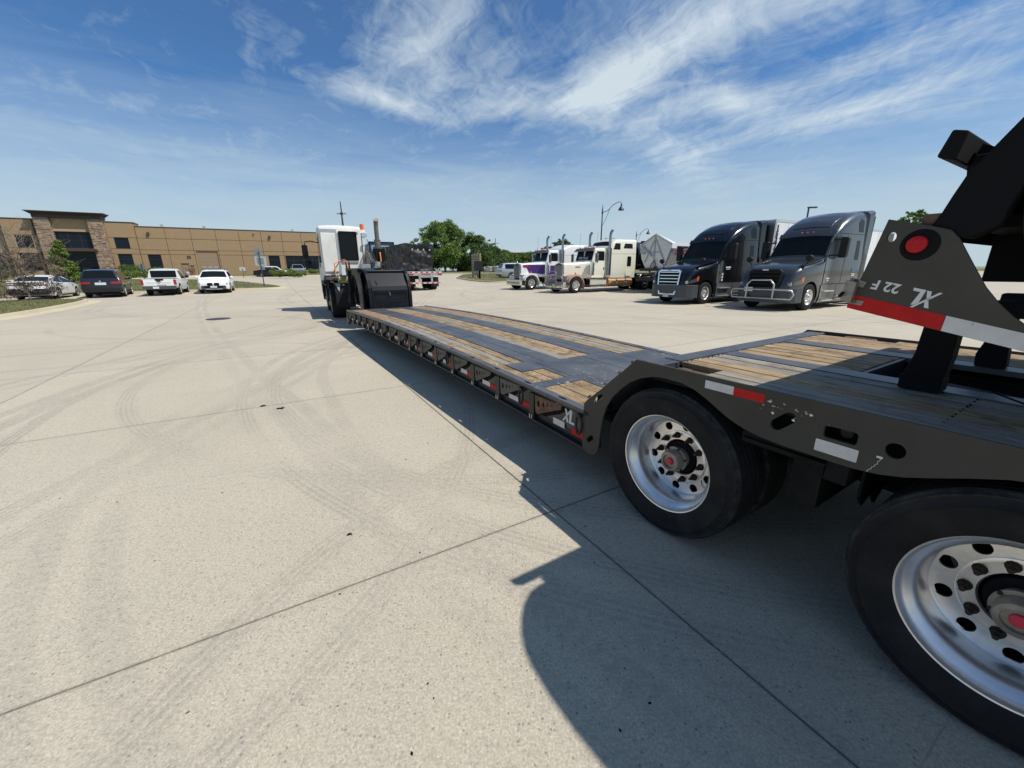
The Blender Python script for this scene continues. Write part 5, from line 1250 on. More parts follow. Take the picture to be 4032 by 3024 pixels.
# ------------------------------------------------------------------ generic vehicle shells
class Shell:
    """stations: (x, halfwidth, z_bottom, z_top, corner radius, belt z, tumblehome, crown)"""
    def __init__(s, st): s.st = sorted(st, key=lambda q: q[0])
    def at(s, x):
        st = s.st
        if x <= st[0][0]: return st[0]
        for a, c in zip(st[:-1], st[1:]):
            if x <= c[0]:
                t = (x - a[0]) / max(1e-6, c[0] - a[0]); return tuple(p + (q - p) * t for p, q in zip(a, c))
        return st[-1]
    def yside(s, x, z):
        _, w, z0, zt, r, zb, tu, cr = s.at(x)
        y = w - tu * max(0, z - zb)
        if z < z0 + .12: y -= .05 * (z0 + .12 - z) / .12
        if z > zt - r:
            k = min(1, (z - (zt - r)) / max(r, 1e-4)); y = w - tu * max(0, zt - r - zb) - r * (1 - sqrt(max(0, 1 - k * k)))
        return y
    def ring(s, x, n=7, m=4):
        q = s.at(x); _, w, z0, zt, r, zb, tu, cr = q; o = [(0, z0), (w - .12, z0)]
        top = max(z0 + .02, zt - r)
        for i in range(n): z = z0 + (top - z0) * i / (n - 1); o.append((s.yside(x, z), z))
        ys = s.yside(x, top)
        for i in range(1, m + 1): a = pi / 2 * i / m; o.append((ys - r + r * cos(a), top + r * sin(a)))
        ye = ys - r
        for i in range(1, 4): f = 1 - i / 3; o.append((ye * f, zt + cr * (1 - f * f)))
        return o
    def topz(s, x, y):
        _, w, z0, zt, r, zb, tu, cr = s.at(x); ye = max(.05, s.yside(x, zt - r) - r); f = min(1, abs(y) / ye); return zt + cr * (1 - f * f)
    def mesh(s, name, m, parent, sub=3, smooth=32, arches=(), bevel=0):
        xs = []
        for a, c in zip(s.st[:-1], s.st[1:]):
            k = max(1, int((c[0] - a[0]) / .35)) if sub > 1 else 1
            xs += [a[0] + (c[0] - a[0]) * i / k for i in range(k)]
        xs.append(s.st[-1][0]); rings = [s.ring(x) for x in xs]; k = len(rings[0]); full = 2 * k - 2
        vs = []
        for x, rg in zip(xs, rings):
            vs += [(x, y, z) for y, z in rg] + [(x, -y, z) for y, z in rg[-2:0:-1]]
        fs = [(i * full + j, i * full + (j + 1) % full, (i + 1) * full + (j + 1) % full, (i + 1) * full + j) for i in range(len(xs) - 1) for j in range(full)]
        fs += [tuple(range(full)), tuple((len(xs) - 1) * full + j for j in range(full - 1, -1, -1))]
        b = MB(); b.raw(vs, fs, m); me = b.mesh(name, m, smooth); o = bpy.data.objects.new(name, me); COL.objects.link(o); o.parent = parent
        if arches:
            cb_ = MB()
            for (cx, cz, r, y0, y1) in arches: cb_.cyl((cx, y0, cz), (cx, y1, cz), r, 28, 'black_matte')
            co_ = cb_.obj('cut', 'black_matte'); par = o.parent; o.parent = None
            md = o.modifiers.new('b', 'BOOLEAN'); md.operation = 'DIFFERENCE'; md.object = co_; md.solver = 'EXACT'
            me.materials.append(M['black_matte'])
            dg = bpy.context.evaluated_depsgraph_get(); dg.update()
            nm = bpy.data.meshes.new_from_object(o.evaluated_get(dg)); o.modifiers.clear(); o.data = nm; nm.name = name
            if len(nm.materials) == 0: nm.materials.append(M[m])
            bpy.data.objects.remove(co_); o.parent = par
            nm.shade_smooth(); nm.set_sharp_from_angle(angle=radians(smooth))
        return o
    def side(s, name, poly, m, parent, off=.006, both=True, sides=(1, -1), th=.012):
        # refine polygon interior by a fine strip subdivision in z so it follows curvature
        for sg in (sides if both else (1,)):
            b = MB(); pts = [Vector(p) for p in poly]
            zs = [p[1] for p in poly]; xs_ = [p[0] for p in poly]; inner = []
            st = max(.12, (max(xs_) - min(xs_)) / 10)
            for gx in np.arange(min(xs_) + st / 2, max(xs_), st):
                for gz in np.arange(min(zs) + .08, max(zs), .14):
                    if inside((gx, gz), poly): inner.append(Vector((gx, gz)))
            pp = [Vector(q) for q in densify(poly, .15)]; n = len(pp)
            r = delaunay_2d_cdt(pp + inner, [], [list(range(n))], 1, 1e-5); V = r[0]; k = len(V)
            vs = [(v.x, sg * (s.yside(v.x, v.y) + off), v.y) for v in V] + [(v.x, sg * (s.yside(v.x, v.y) - th), v.y) for v in V]
            fs = [tuple(f) for f in r[2]] + [tuple(i + k for i in reversed(f)) for f in r[2]]
            cnt = {}
            for f in r[2]:
                for a, c in zip(f, list(f[1:]) + [f[0]]): cnt[(a, c)] = 1
            for (a, c) in cnt:
                if (c, a) not in cnt: fs.append((a, c, c + k, a + k))
            b.raw(vs, fs).obj(name, m, parent, smooth=50)
    def top(s, name, x0, x1, fy, m, parent, off=.008, nx=8, ny=8, th=.02, x_taper=0.0, yl=-1, yr=1):
        def P(i, j, o):
            x = x0 + (x1 - x0) * i / nx; ww = max(.05, s.yside(x, s.at(x)[3] - s.at(x)[4])) * fy; t = yl + (yr - yl) * j / ny; y = ww * t * (1 - x_taper * i / nx)
            e = .02; dz = (s.topz(x + e, y) - s.topz(x - e, y)) / (2 * e); n = Vector((-dz, 0, 1)).normalized()
            return tuple(Vector((x, y, s.topz(x, y))) + n * o)
        vs = [P(i, j, off) for i in range(nx + 1) for j in range(ny + 1)]; N = len(vs); vs += [P(i, j, off - th) for i in range(nx + 1) for j in range(ny + 1)]
        q = ny + 1; fs = [(i * q + j, i * q + j + 1, (i + 1) * q + j + 1, (i + 1) * q + j) for i in range(nx) for j in range(ny)]
        fs += [tuple(a + N for a in f) for f in fs]
        rim = [j for j in range(q)] + [i * q + ny for i in range(1, nx + 1)] + [nx * q + j for j in range(ny - 1, -1, -1)] + [i * q for i in range(nx - 1, 0, -1)]
        fs += [(rim[a], rim[(a + 1) % len(rim)], rim[(a + 1) % len(rim)] + N, rim[a] + N) for a in range(len(rim))]
        return MB().raw(vs, fs).obj(name, m, parent, smooth=50)
_wc = {}
def wheel_meshes(R, w, style):
    k = (R, w, style)
    if k in _wc: return _wc[k]
    rr = R * (.68 if style in ('car', 'dark') else .60); b = MB()
    b.lathe([(rr, -.01), (rr + .01, .004), (R - .05, .008), (R - .012, -.008), (R, -.03), (R, -w + .03), (R - .02, -w), (rr, -w + .01)], 32); ty = b.mesh('tyre', 'tyre', 40)
    b = MB(); mt = {'car': 'alu', 'dark': 'alu_dull', 'truck': 'truck_rim', 'drive': 'truck_rim', 'steel': 'mud'}[style]
    if style in ('car', 'dark'):
        b.lathe([(rr + .004, -.004), (rr - .006, .002), (rr - .016, -.004), (rr - .02, -.06), (rr - .03, -.12), (0, -.12)], 32, 'black_matte'); b.lathe([(rr + .004, -.004), (rr - .002, .006), (rr - .016, .004), (rr - .02, -.03)], 32, mt)
        for i in range(5):
            a = 2 * pi * i / 5 + .3
            for da in (-.13, .13): b.bar((.05 * cos(a), -.012, .05 * sin(a)), ((rr - .01) * cos(a + da), -.006, (rr - .01) * sin(a + da)), .018, .03, mt, up=(0, 1, 0))
        b.cyl((0, -.03, 0), (0, .0, 0), .055, 14, mt)
    else:
        out = style in ('truck', 'steel')
        d = -.02 if out else -.13
        b.lathe([(rr + .006, -.012), (rr - .004, .002), (rr - .016, -.006), (rr - .03, -.05 if out else -.10), (rr - .05, -.05 if out else -.13)], 36, mt)
        hh = [circle((rr * .66) * cos(a), (rr * .66) * sin(a), rr * .09, 10) for a in [2 * pi * k / 10 for k in range(10)]]
        b.plate(circle(0, 0, rr - .045, 36), hh, (-.065 if out else -.145), (-.05 if out else -.13), mt)
        b.lathe([(rr * .5, -.05 if out else -.13), (rr * .46, -.01 if out else -.11), (rr * .40, .015 if out else -.09), (rr * .28, .02 if out else -.05), (rr * .26, .06 if out else .02), (0, .07 if out else .03)], 20, mt)
        for i in range(10):
            a = 2 * pi * (i + .5) / 10; b.cyl((rr * .45 * cos(a), -.05 if out else -.13, rr * .45 * sin(a)), (rr * .45 * cos(a), .02 if out else -.08, rr * .45 * sin(a)), .018, 6, mt)
        b.cyl((0, -.14, 0), (0, -.07, 0), rr - .05, 20, 'black_matte')
    rm = b.mesh('rim', mt, 35); _wc[k] = (ty, rm); return _wc[k]
def wheel(parent, x, y, R, w=.24, style='car', steer=0.0):
    ty, rm = wheel_meshes(R, w, style)
    o = bpy.data.objects.new('wheel', rm); COL.objects.link(o); o.parent = parent; o.location = (x, y, R); o.rotation_euler = (0, random.uniform(0, 3), (0 if y > 0 else pi) + steer)
    t = bpy.data.objects.new('tyre', ty); COL.objects.link(t); t.parent = o; return o
def boxpart(name, m, parent, *bs, bevel=0.0):
    if len(bs) > 1 and name in ('door_handle', 'corner_post', 'top_rail', 'bottom_rail', 'landing_gear', 'tail_light', 'bumper_upright', 'sticker', 'step', 'trim_strip', 'strap', 'tank_frame', 'swirl_decal', 'door_text'):
        for q in bs: boxpart(name, m, parent, q, bevel=bevel)
        return
    b = MB()
    for q in bs: b.box(*q)
    return b.obj(name, m, parent, bevel=bevel)
def ellip(parent, name, m, c, r, n=12):
    b = MB(); k = n // 2; prof = [(r[0] * sin(pi * i / k), -cos(pi * i / k)) for i in range(k + 1)]
    b.lathe(prof, n, axis='Z'); b.v = [(c[0] + v[0], c[1] + v[1] * r[1] / r[0], c[2] + v[2] * r[2]) for v in b.v]
    return b.obj(name, m, parent, smooth=60)

# ------------------------------------------------------------------ cars (x forward, origin under the middle, wheels on z = 0)
def place(t, x, y, rz, dz=0.0): t.location = (x, y, Z(y) + dz); t.rotation_euler = (0, 0, rz)
def suv(label, paint, L=4.75, Wd=1.93, H=1.76, wb=2.85, view='rear', lower='bumper_grey', plate=True, style='car', cat='car', name='parked_car'):
    t = thing(name, label, cat); f = L / 2; w = Wd / 2; R = .36; xf, xr = f - .90, f - .90 - wb; zb = H * .60
    st = [(-f, w - .12, .52, zb - .12, .10, zb, .35, .0), (-f + .06, w - .03, .36, zb + .00, .08, zb, .35, .0), (-f + .16, w - .015, .30, zb + .22, .08, zb, .38, .02), (-f + .42, w, .26, H - .10, .10, zb, .40, .03), (-f + .75, w, .25, H - .03, .09, zb, .40, .03),
          (-.2, w, .25, H, .09, zb, .40, .03), (.35, w, .25, H - .04, .09, zb, .40, .03), (.62, w, .25, H - .14, .09, zb, .40, .03), (1.30, w, .25, zb + .10, .08, zb, .35, .03), (1.36, w - .01, .25, zb + .045, .10, zb, .2, .03),
          (f - .45, w - .03, .26, zb - .05, .12, zb, .2, .03), (f - .16, w - .08, .30, zb - .13, .12, zb, .2, .02), (f - .04, w - .16, .34, zb - .20, .10, zb, .2, .01), (f, w - .26, .38, zb - .27, .06, zb, .2, .0)]
    s = Shell(st); arch = [(x, R, R + .06, q, r_) for x in (xf, xr) for q, r_ in ((w - .35, w + .2), (-w - .2, -w + .35))]
    s.mesh('body', paint, t, arches=arch)
    zt = H - .14
    s.side('side_window', [(-f + .62, zb + .06), (-f + .60, zt - .08), (-f + .8, zt), (-.25, zt), (-.25, zb + .04)], 'glass', t); s.side('side_window', [(-.19, zb + .04), (-.19, zt), (.35, zt - .02), (.55, zt - .09), (1.12, zb + .10), (1.12, zb + .04)], 'glass', t)
    s.top('windshield', .60, 1.28, .86, 'glass', t); s.top('rear_window', -f + .13, -f + .44, .84, 'glass', t, nx=6)
    s.top('sunroof', -.9, .2, .5, 'glass', t, off=.003)
    for sg in (1, -1):
        b = MB(); b.tube([(-f + .7, sg * (w - .26), H + .00), (-f + .9, sg * (w - .26), H + .06), (.2, sg * (w - .26), H + .06), (.42, sg * (w - .26), H - .02)], .018, 6); b.obj('roof_rail', 'plastic', t)
        ellip(t, 'side_mirror', paint, (.98, sg * (w + .10), zb + .12), (.07, .12, .08)); boxpart('mirror_arm', 'plastic', t, (.93, 1.0, min(sg * (w - .05), sg * (w + .05)), max(sg * (w - .05), sg * (w + .05)), zb + .04, zb + .08))
    s.side('lower_cladding', [(xr + R + .08, .26), (xf - R - .08, .26), (xf - R - .08, .42), (xr + R + .08, .42)], lower, t)
    for x in (-.22, .95 - .9 + .02): pass
    boxpart('door_handle', paint, t, (-.55, -.38, w - .005, w + .02, zb - .14, zb - .11), (.35, .52, w - .005, w + .02, zb - .14, zb - .11), (-.55, -.38, -w - .02, -w + .005, zb - .14, zb - .11), (.35, .52, -w - .02, -w + .005, zb - .14, zb - .11))
    # rear
    b = MB(); b.plate(rrect(-w + .05, w - .05, .36, .56, .08), [], -f - .06, -f + .12, axis='X'); b.obj('rear_bumper', lower, t, bevel=.02); b = MB(); b.plate(rrect(-w + .03, w - .03, .56, .68, .05), [], -f - .05, -f + .12, axis='X'); b.obj('bumper_top', paint, t, bevel=.02)
    b = MB(); b.plate(rrect(-w + .10, w - .10, .66, zb - .02, .04), [], -f - .025, -f + .04, axis='X'); b.obj('tailgate', paint, t, bevel=.015)
    for sg in (1, -1):
        y0, y1 = sorted((sg * (w - .50), sg * (w - .02))); b = MB(); b.plate(rrect(y0, y1, zb - .20, zb - .06, .05), [], -f - .035, -f + .20, axis='X'); b.obj('tail_light', 'tail_red', t, bevel=.01)
    if plate: boxpart('number_plate', 'plate', t, (-f - .06, -f - .04, -.26, .26, zb - .26, zb - .11))
    b = MB(); b.cyl((-f - .05, 0, zb - .03), (-f - .02, 0, zb - .03), .045, 14); b.obj('badge', 'alu', t)
    # front
    b = MB(); b.plate(rrect(-w + .22, w - .22, .30, .54, .06), [], f - .03, f + .05, axis='X'); b.obj('front_bumper', lower, t, bevel=.02)
    for sg in (1, -1):
        b = MB(); y0, y1 = sorted((sg * .04, sg * .36)); b.plate(rrect(y0, y1, zb - .47, zb - .25, .07), [], f - .06, f + .03, axis='X'); b.obj('grille', 'black_matte', t, bevel=.01)
        y0, y1 = sorted((sg * (w - .60), sg * (w - .12))); b = MB(); b.plate([(y0, zb - .42), (y1, zb - .42), (y1, zb - .24), (y0, zb - .27)], [], f - .24, f - .035, axis='X'); b.obj('headlight', 'headlamp', t, bevel=.02)
        y0, y1 = sorted((sg * (w - .52), sg * (w - .30))); b = MB(); b.plate(rrect(y0, y1, .44, .50, .02), [], f, f + .055, axis='X'); b.obj('fog_lamp', 'black_matte', t)
    boxpart('number_plate', 'plate', t, (f + .05, f + .065, -.2, .2, .40, .52))
    boxpart('skid_plate', 'alu_dull', t, (f + .0, f + .07, -.5, .5, .28, .33)); boxpart('lower_grille', 'black_matte', t, (f + .04, f + .052, -.55, .55, .38, .53))
    boxpart('underbody', 'under', t, (-f + .25, f - .25, -w + .15, w - .15, .2, .42))
    for x in (xf, xr):
        for sg in (1, -1): wheel(t, x, sg * (w - .01), R, .24, style)
    return t
def saloon(label, paint, L=4.85, Wd=1.86, H=1.43, wb=2.82):
    t = thing('parked_car', label, 'car'); f = L / 2; w = Wd / 2; R = .335; xf, xr = f - .88, f - .88 - wb; zb = .90
    st = [(-f, w - .22, .42, .92, .10, zb, .3, .0), (-f + .07, w - .08, .34, .99, .09, zb, .3, .0), (-f + .25, w - .02, .26, 1.05, .09, zb, .45, .02), (-f + .62, w, .22, 1.07, .10, zb, .5, .02), (-f + 1.15, w, .2, 1.30, .09, zb, .5, .02), (-.55, w, .2, H, .10, zb, .5, .03), (.1, w, .2, H - .01, .10, zb, .5, .03), (.45, w, .2, H - .08, .10, zb, .5, .03), (1.22, w, .2, 1.0, .10, zb, .3, .03),
          (1.3, w, .2, .97, .12, zb, .2, .04), (f - .5, w - .03, .22, .86, .14, zb, .2, .03), (f - .15, w - .12, .25, .74, .12, zb, .2, .02), (f, w - .34, .34, .58, .08, zb, .2, .0)]
    s = Shell(st); s.mesh('body', paint, t, arches=[(x, R, R + .05, q, r_) for x in (xf, xr) for q, r_ in ((w - .35, w + .2), (-w - .2, -w + .35))])
    s.side('side_window', [(-f + 1.05, zb + .17), (-f + 1.45, H - .17), (-.3, H - .10), (-.3, zb + .08)], 'glass', t); s.side('side_window', [(-.24, zb + .08), (-.24, H - .10), (.2, H - .11), (.45, H - .18), (1.08, zb + .12), (1.08, zb + .08)], 'glass', t)
    s.top('windshield', .42, 1.18, .86, 'glass', t); s.top('rear_window', -f + .66, -f + 1.30, .84, 'glass', t)
    for sg in (1, -1):
        ellip(t, 'side_mirror', 'black_matte', (.92, sg * (w + .09), zb + .10), (.06, .10, .06))
        y0, y1 = sorted((sg * (w - .45), sg * (w - .03)))
    b = MB(); b.plate(rrect(-w + .03, w - .03, .885, .925, .015), [], -f - .025, -f + .1, axis='X'); b.obj('tail_light', 'tail_red', t, bevel=.01)
    b = MB(); b.plate(rrect(-w + .08, w - .08, .30, .66, .08), [], -f - .04, -f + .1, axis='X'); b.obj('rear_bumper', 'plastic', t, bevel=.02)
    boxpart('number_plate', 'plate', t, (-f - .06, -f - .04, -.26, .26, .58, .70)); boxpart('spoiler', paint, t, (-f - .02, -f + .16, -w + .15, w - .15, 1.04, 1.08))
    for sg in (1, -1): b = MB(); y0, y1 = sorted((sg * (w - .5), sg * (w - .12))); b.plate(rrect(y0, y1, .62, .72, .02), [], f - .25, f - .05, axis='X'); b.obj('headlight', 'lens', t)
    s.side('side_skirt', [(xr + R + .08, .21), (xf - R - .08, .21), (xf - R - .08, .28), (xr + R + .08, .28)], 'plastic', t, off=.02)
    boxpart('underbody', 'under', t, (-f + .25, f - .25, -w + .15, w - .15, .17, .4))
    for x in (xf, xr):
        for sg in (1, -1): wheel(t, x, sg * (w - .01), R, .22, 'dark')
    return t
def pickup(label, paint, L=5.1, Wd=1.86, H=1.76, wb=3.05, wh='car', grille_big=False, cat='pickup truck'):
    t = thing('pickup_truck', label, cat); f = L / 2; w = Wd / 2; R = .37; xf, xr = f - .88, f - .88 - wb; zb = 1.08; cabr = -.55
    st = [(-f, w - .03, .50, zb, .04, zb + 1, 0, 0), (cabr - .02, w, .42, zb, .05, zb + 1, 0, 0)]
    s1 = Shell(st); s1.mesh('bed', paint, t, arches=[(xr, R, R + .07, w - .35, w + .2), (xr, R, R + .07, -w - .2, -w + .35)])
    boxpart('bed_cover', 'plastic', t, (-f + .08, cabr - .05, -w + .1, w - .1, zb - .01, zb + .03), bevel=.01)
    st = [(cabr, w, .40, H - .30, .08, zb, .28, 0), (cabr + .03, w, .38, H - .06, .10, zb, .30, .03), (cabr + .5, w, .34, H, .09, zb, .30, .03), (.55, w, .32, H - .01, .09, zb, .30, .03), (.78, w, .32, H - .10, .09, zb, .30, .03), (1.38, w, .32, zb + .09, .08, zb, .3, .03), (1.45, w, .32, zb + .03, .10, zb, .1, .04),
          (f - .3, w - .04, .34, zb - .08, .12, zb, .1, .03), (f - .06, w - .08, .38, zb - .18, .10, zb, .1, .0), (f, w - .14, .42, zb - .30, .06, zb, .1, 0)]
    s = Shell(st); s.mesh('cab', paint, t, arches=[(xf, R, R + .07, w - .35, w + .2), (xf, R, R + .07, -w - .2, -w + .35)])
    s.side('side_window', [(cabr + .22, zb + .04), (cabr + .25, H - .14), (.22, H - .12), (.22, zb + .03)], 'glass', t); s.side('side_window', [(.28, zb + .03), (.28, H - .12), (.58, H - .13), (1.2, zb + .10), (1.2, zb + .03)], 'glass', t)
    s.top('windshield', .76, 1.34, .88, 'glass', t)
    b = MB(); b.plate(rrect(-w + .22, w - .22, zb + .10, H - .12, .04), [], cabr - .012, cabr + .02, axis='X'); b.obj('rear_window', 'glass', t)
    b = MB(); b.plate(rrect(-w + .12, w - .12, .62, zb + .01, .03), [], -f - .03, -f + .03, axis='X'); tg = b.obj('tailgate', paint, t, bevel=.012)
    boxpart('tailgate_ledge', paint, tg, (-f - .05, -f - .02, -w + .3, w - .3, zb - .22, zb - .19)); boxpart('handle', 'plastic', tg, (-f - .06, -f - .02, -.28, .16, zb - .08, zb + .03), bevel=.01)
    b = MB(); b.lathe([(0, 0), (.12, 0), (.13, -.012)], 20, T=mx((-f - .036, 0.0, zb - .16), 0, 0, 0) @ Matrix.Rotation(pi / 2, 4, 'Z')); b.obj('badge', 'pole_dark', tg)
    for sg in (1, -1):
        y0, y1 = sorted((sg * (w - .14), sg * (w + .01))); b = MB(); b.plate(rrect(y0, y1, .72, zb - .03, .02), [], -f - .035, -f + .06, axis='X'); b.obj('tail_light', 'tail_red', t)
        ellip(t, 'side_mirror', 'plastic' if not grille_big else paint, (1.05, sg * (w + .13), zb + .13), (.07, .13, .10)); boxpart('mirror_arm', 'plastic', t, (1.0, 1.07, min(sg * (w - .05), sg * (w + .07)), max(sg * (w - .05), sg * (w + .07)), zb + .05, zb + .09))
        y0, y1 = sorted((sg * (w - .42), sg * (w - .08))); b = MB(); b.plate(rrect(y0, y1, zb - .36, zb - .15, .03), [], f - .16, f + .005, axis='X'); b.obj('headlight', 'lens', t)
    b = MB(); b.plate(rrect(-w + .04, w - .04, .42, .64, .05), [], -f - .13, -f + .05, axis='X'); b.obj('rear_bumper', 'bumper_grey', t, bevel=.02)
    boxpart('number_plate', 'plate', t, (-f - .145, -f - .13, .02, .34, .46, .60)); boxpart('lettering', 'bumper_grey', t, (-f - .04, -f - .03, -.38, .12, .68, .71))
    b = MB(); b.plate(rrect(-w + .42, w - .42, zb - .44, zb - .14, .05), [], f - .06, f + .02, axis='X'); b.obj('grille', 'chrome' if grille_big else 'black_matte', t, bevel=.01)
    b = MB(); b.plate(rrect(-w + .12, w - .12, .40, .60, .05), [], f - .1, f + .10, axis='X'); b.obj('front_bumper', 'chrome' if grille_big else 'bumper_grey', t, bevel=.02)
    boxpart('underbody', 'under', t, (-f + .2, f - .25, -w + .2, w - .2, .28, .5))
    for x in (xf, xr):
        for sg in (1, -1): wheel(t, x, sg * (w - .01), R, .25, wh)
    return t
# ------------------------------------------------------------------ highway tractors (x forward, origin under the front axle)
def aero_tractor(label, paint, guard, grille_m, lower='bumper_grey'):
    t = thing('truck_tractor', label, 'truck'); w = 1.22; R = .51
    st = [(1.22, .78, .42, .80, .12, 3, 0, .0), (1.12, .98, .34, 1.30, .14, 3, 0, .0), (.95, 1.06, .30, 1.55, .16, 3, 0, .02), (.55, 1.12, .30, 1.72, .22, 3, 0, .03), (0, 1.17, .30, 1.84, .26, 3, 0, .04), (-.70, 1.17, .30, 1.97, .26, 3, 0, .05), (-.86, 1.15, .30, 2.00, .20, 2.0, .10, .04),
          (-.92, 1.12, .30, 2.06, .12, 2.0, .10, .05), (-1.42, 1.12, .30, 2.86, .12, 2.0, .10, .06), (-1.52, 1.13, .30, 2.98, .14, 2.0, .09, .06), (-1.62, 1.15, .30, 3.10, .20, 2.0, .06, .06), (-2.0, 1.18, .30, 3.42, .30, 2.0, .05, .07), (-2.48, 1.21, .30, 3.66, .34, 2.0, .05, .07), (-2.96, 1.22, .30, 3.82, .34, 2.0, .05, .07),
          (-3.44, 1.23, .30, 3.88, .32, 2.0, .05, .06), (-3.78, 1.24, .30, 3.89, .30, 2.0, .05, .05), (-3.81, 1.235, .30, 3.87, .28, 2.0, .05, .05), (-3.84, 1.255, .30, 3.90, .22, 2.0, .03, .04), (-4.21, 1.265, .30, 3.96, .14, 2.0, .02, .04)]
    s = Shell(st); s.mesh('body', paint, t, arches=[(0, R, R + .10, .75, 1.5), (0, R, R + .10, -1.5, -.75)], smooth=38)
    s.top('windshield', -.95, -1.40, .93, 'glass', t, nx=6, ny=10, off=.010)
    s.top('roof_recess', -1.75, -2.80, .62, paint, t, nx=10, ny=10, off=.020, x_taper=-.08)
    s.side('side_window', [(-1.08, 2.06), (-1.45, 2.80), (-1.55, 2.84), (-2.12, 2.84), (-2.16, 2.70), (-2.16, 2.02), (-1.7, 2.04), (-1.5, 1.96), (-1.25, 2.0)], 'glass', t)
    s.side('sleeper_window', [(-3.12, 1.95), (-3.14, 2.72), (-3.42, 2.72), (-3.46, 1.95)], 'glass', t, off=.004)
    s.side('vent_window', [(-3.16, 3.05), (-3.04, 3.42), (-3.24, 3.58), (-3.52, 3.5), (-3.57, 3.05)], 'glass', t, off=.004)
    s.side('roof_seam', [(-1.55, 2.955), (-1.55, 2.972), (-3.78, 2.972), (-3.78, 2.955)], 'black_matte', t, off=.003)
    s.side('door_seam', [(-2.30, 1.02), (-2.30, 2.93), (-2.318, 2.93), (-2.318, 1.02)], 'black_matte', t, off=.003); s.side('door_seam', [(-.98, 1.02), (-.98, 1.98), (-.995, 1.98), (-.995, 1.02)], 'black_matte', t, off=.003)
    s.side('belt_seam', [(-.98, .985), (-.98, 1.01), (-3.78, 1.01), (-3.78, .985)], 'black_matte', t, off=.003)
    s.side('fairing', [(-.78, .26), (-.78, .96), (-2.0, .96), (-2.0, .26)], lower if paint != 'car_grey' else paint, t, off=.03); s.side('fairing', [(-2.03, .26), (-2.03, .96), (-4.16, .96), (-4.16, .26)], lower if paint != 'car_grey' else paint, t, off=.03)
    for sg in (1, -1):
        y0, y1 = sorted((sg * 1.15, sg * 1.27))
        boxpart('step', 'alu', t, (-1.75, -.92, y0, y1 + (.02 if sg > 0 else 0), .70, .74), (-1.8, -.88, y0, y1, .33, .37), bevel=.008); boxpart('trim_strip', 'alu_dull', t, (-4.04, -2.05, sg * 1.265 - .006, sg * 1.265 + .006, .50, .535), (-4.04, -2.05, sg * 1.265 - .006, sg * 1.265 + .006, .36, .39))
        b = MB(); b.plate(rrect(-1.50, -1.24, 2.05, 2.78, .08), [], *sorted((sg * 1.40, sg * 1.66)), axis='Y')
        b = MB(); y0, y1 = sorted((sg * 1.36, sg * 1.62)); b.plate(rrect(y0, y1, 2.02, 2.78, .07), [], -1.40, -1.22, axis='X'); b.bar((-1.35, sg * 1.1, 2.12), (-1.32, sg * 1.45, 2.12), .05); b.bar((-1.35, sg * 1.1, 2.70), (-1.32, sg * 1.45, 2.70), .05); b.obj('side_mirror', 'plastic', t, bevel=.02)
        b = MB(); b.tube([(.35, sg * 1.0, 1.70), (.45, sg * 1.12, 1.90)], .02, 6); b.obj('mirror_arm', 'plastic', t); ellip(t, 'hood_mirror', 'plastic', (.45, sg * 1.14, 2.0), (.09, .15, .12))
        # headlight wraps the corner
        hp = [(.93, .96), (.88, 1.12), (.55, 1.32), (.40, 1.34), (.52, 1.12), (.70, .98)]
        s.side('headlight', [(1.12, .98), (1.06, 1.14), (.72, 1.30), (.66, 1.20), (.74, 1.02)], 'lens', t, off=.012, both=False) if False else None
        s.side('headlight', [(1.10, .96), (1.05, 1.10), (.66, 1.22), (.62, 1.04)], 'headlamp', t, off=.014, sides=(sg,)); s.side('turn_signal', [(.615, 1.06), (.655, 1.24), (.54, 1.29), (.55, 1.10)], 'amber', t, off=.014, sides=(sg,))
        b = MB(); y0, y1 = sorted((sg * .60, sg * .99)); b.plate([(y0, .96), (y1, .96), (y1, 1.10), (y0, 1.02)] if sg > 0 else [(y0, .96), (y1, .96), (y1, 1.02), (y0, 1.10)], [], 1.08, 1.16, axis='X'); b.obj('headlight_inner', 'lens', t, bevel=.01)
    s.top('hood_rib', .6, -.8, .98, paint, t, off=.012, yl=.82, yr=.98, ny=2); s.top('hood_rib', .6, -.8, .98, paint, t, off=.012, yl=-.98, yr=-.82, ny=2)
    for y in (-.85, -.22, 0, .22, .85):
        ellip(t, 'clearance_light', 'amber', (-1.50 + abs(y) * -.03, y, s.topz(-1.52, y) + .02), (.03, .035, .03), 8)
    # visor band
    s.top('sun_visor', -1.41, -1.56, 1.0, paint, t, off=.03, nx=3)
    # bumper and grille
    b = MB()
    prof = [(1.32, -.45), (1.30, -.75), (1.18, -1.00), (.98, -1.14), (.70, -1.20), (.62, -1.20), (.62, -1.05), (1.0, -.98), (1.15, -.4)]
    pr = prof + [(x, -y) for x, y in reversed(prof)]
    b.plate(pr, [], .32, .90, axis='Z'); b.obj('front_bumper', lower, t, bevel=.025)
    b = MB(); g = [(-.46, .44), (.46, .44), (.60, .92), (.64, 1.50), (.52, 1.60), (-.52, 1.60), (-.64, 1.50), (-.60, .92)]
    gi = [(-.40, .50), (.40, .50), (.53, .93), (.57, 1.46), (.48, 1.53), (-.48, 1.53), (-.57, 1.46), (-.53, .93)]
    Tg = Matrix.Translation((1.28, 0, 0)) @ Matrix(((1, 0, -.10, .04), (0, 1, 0, 0), (0, 0, 1, 0), (0, 0, 0, 1)))
    b.plate(g, [gi], -.02, .06, axis='X', T=Tg); gr = b.obj('grille', grille_m, t, bevel=.006)
    b = MB(); b.plate([(p[0], p[1]) for p in gi], [], -.02, .0, axis='X', T=Tg); b.obj('grille_mesh', 'black_matte', gr)
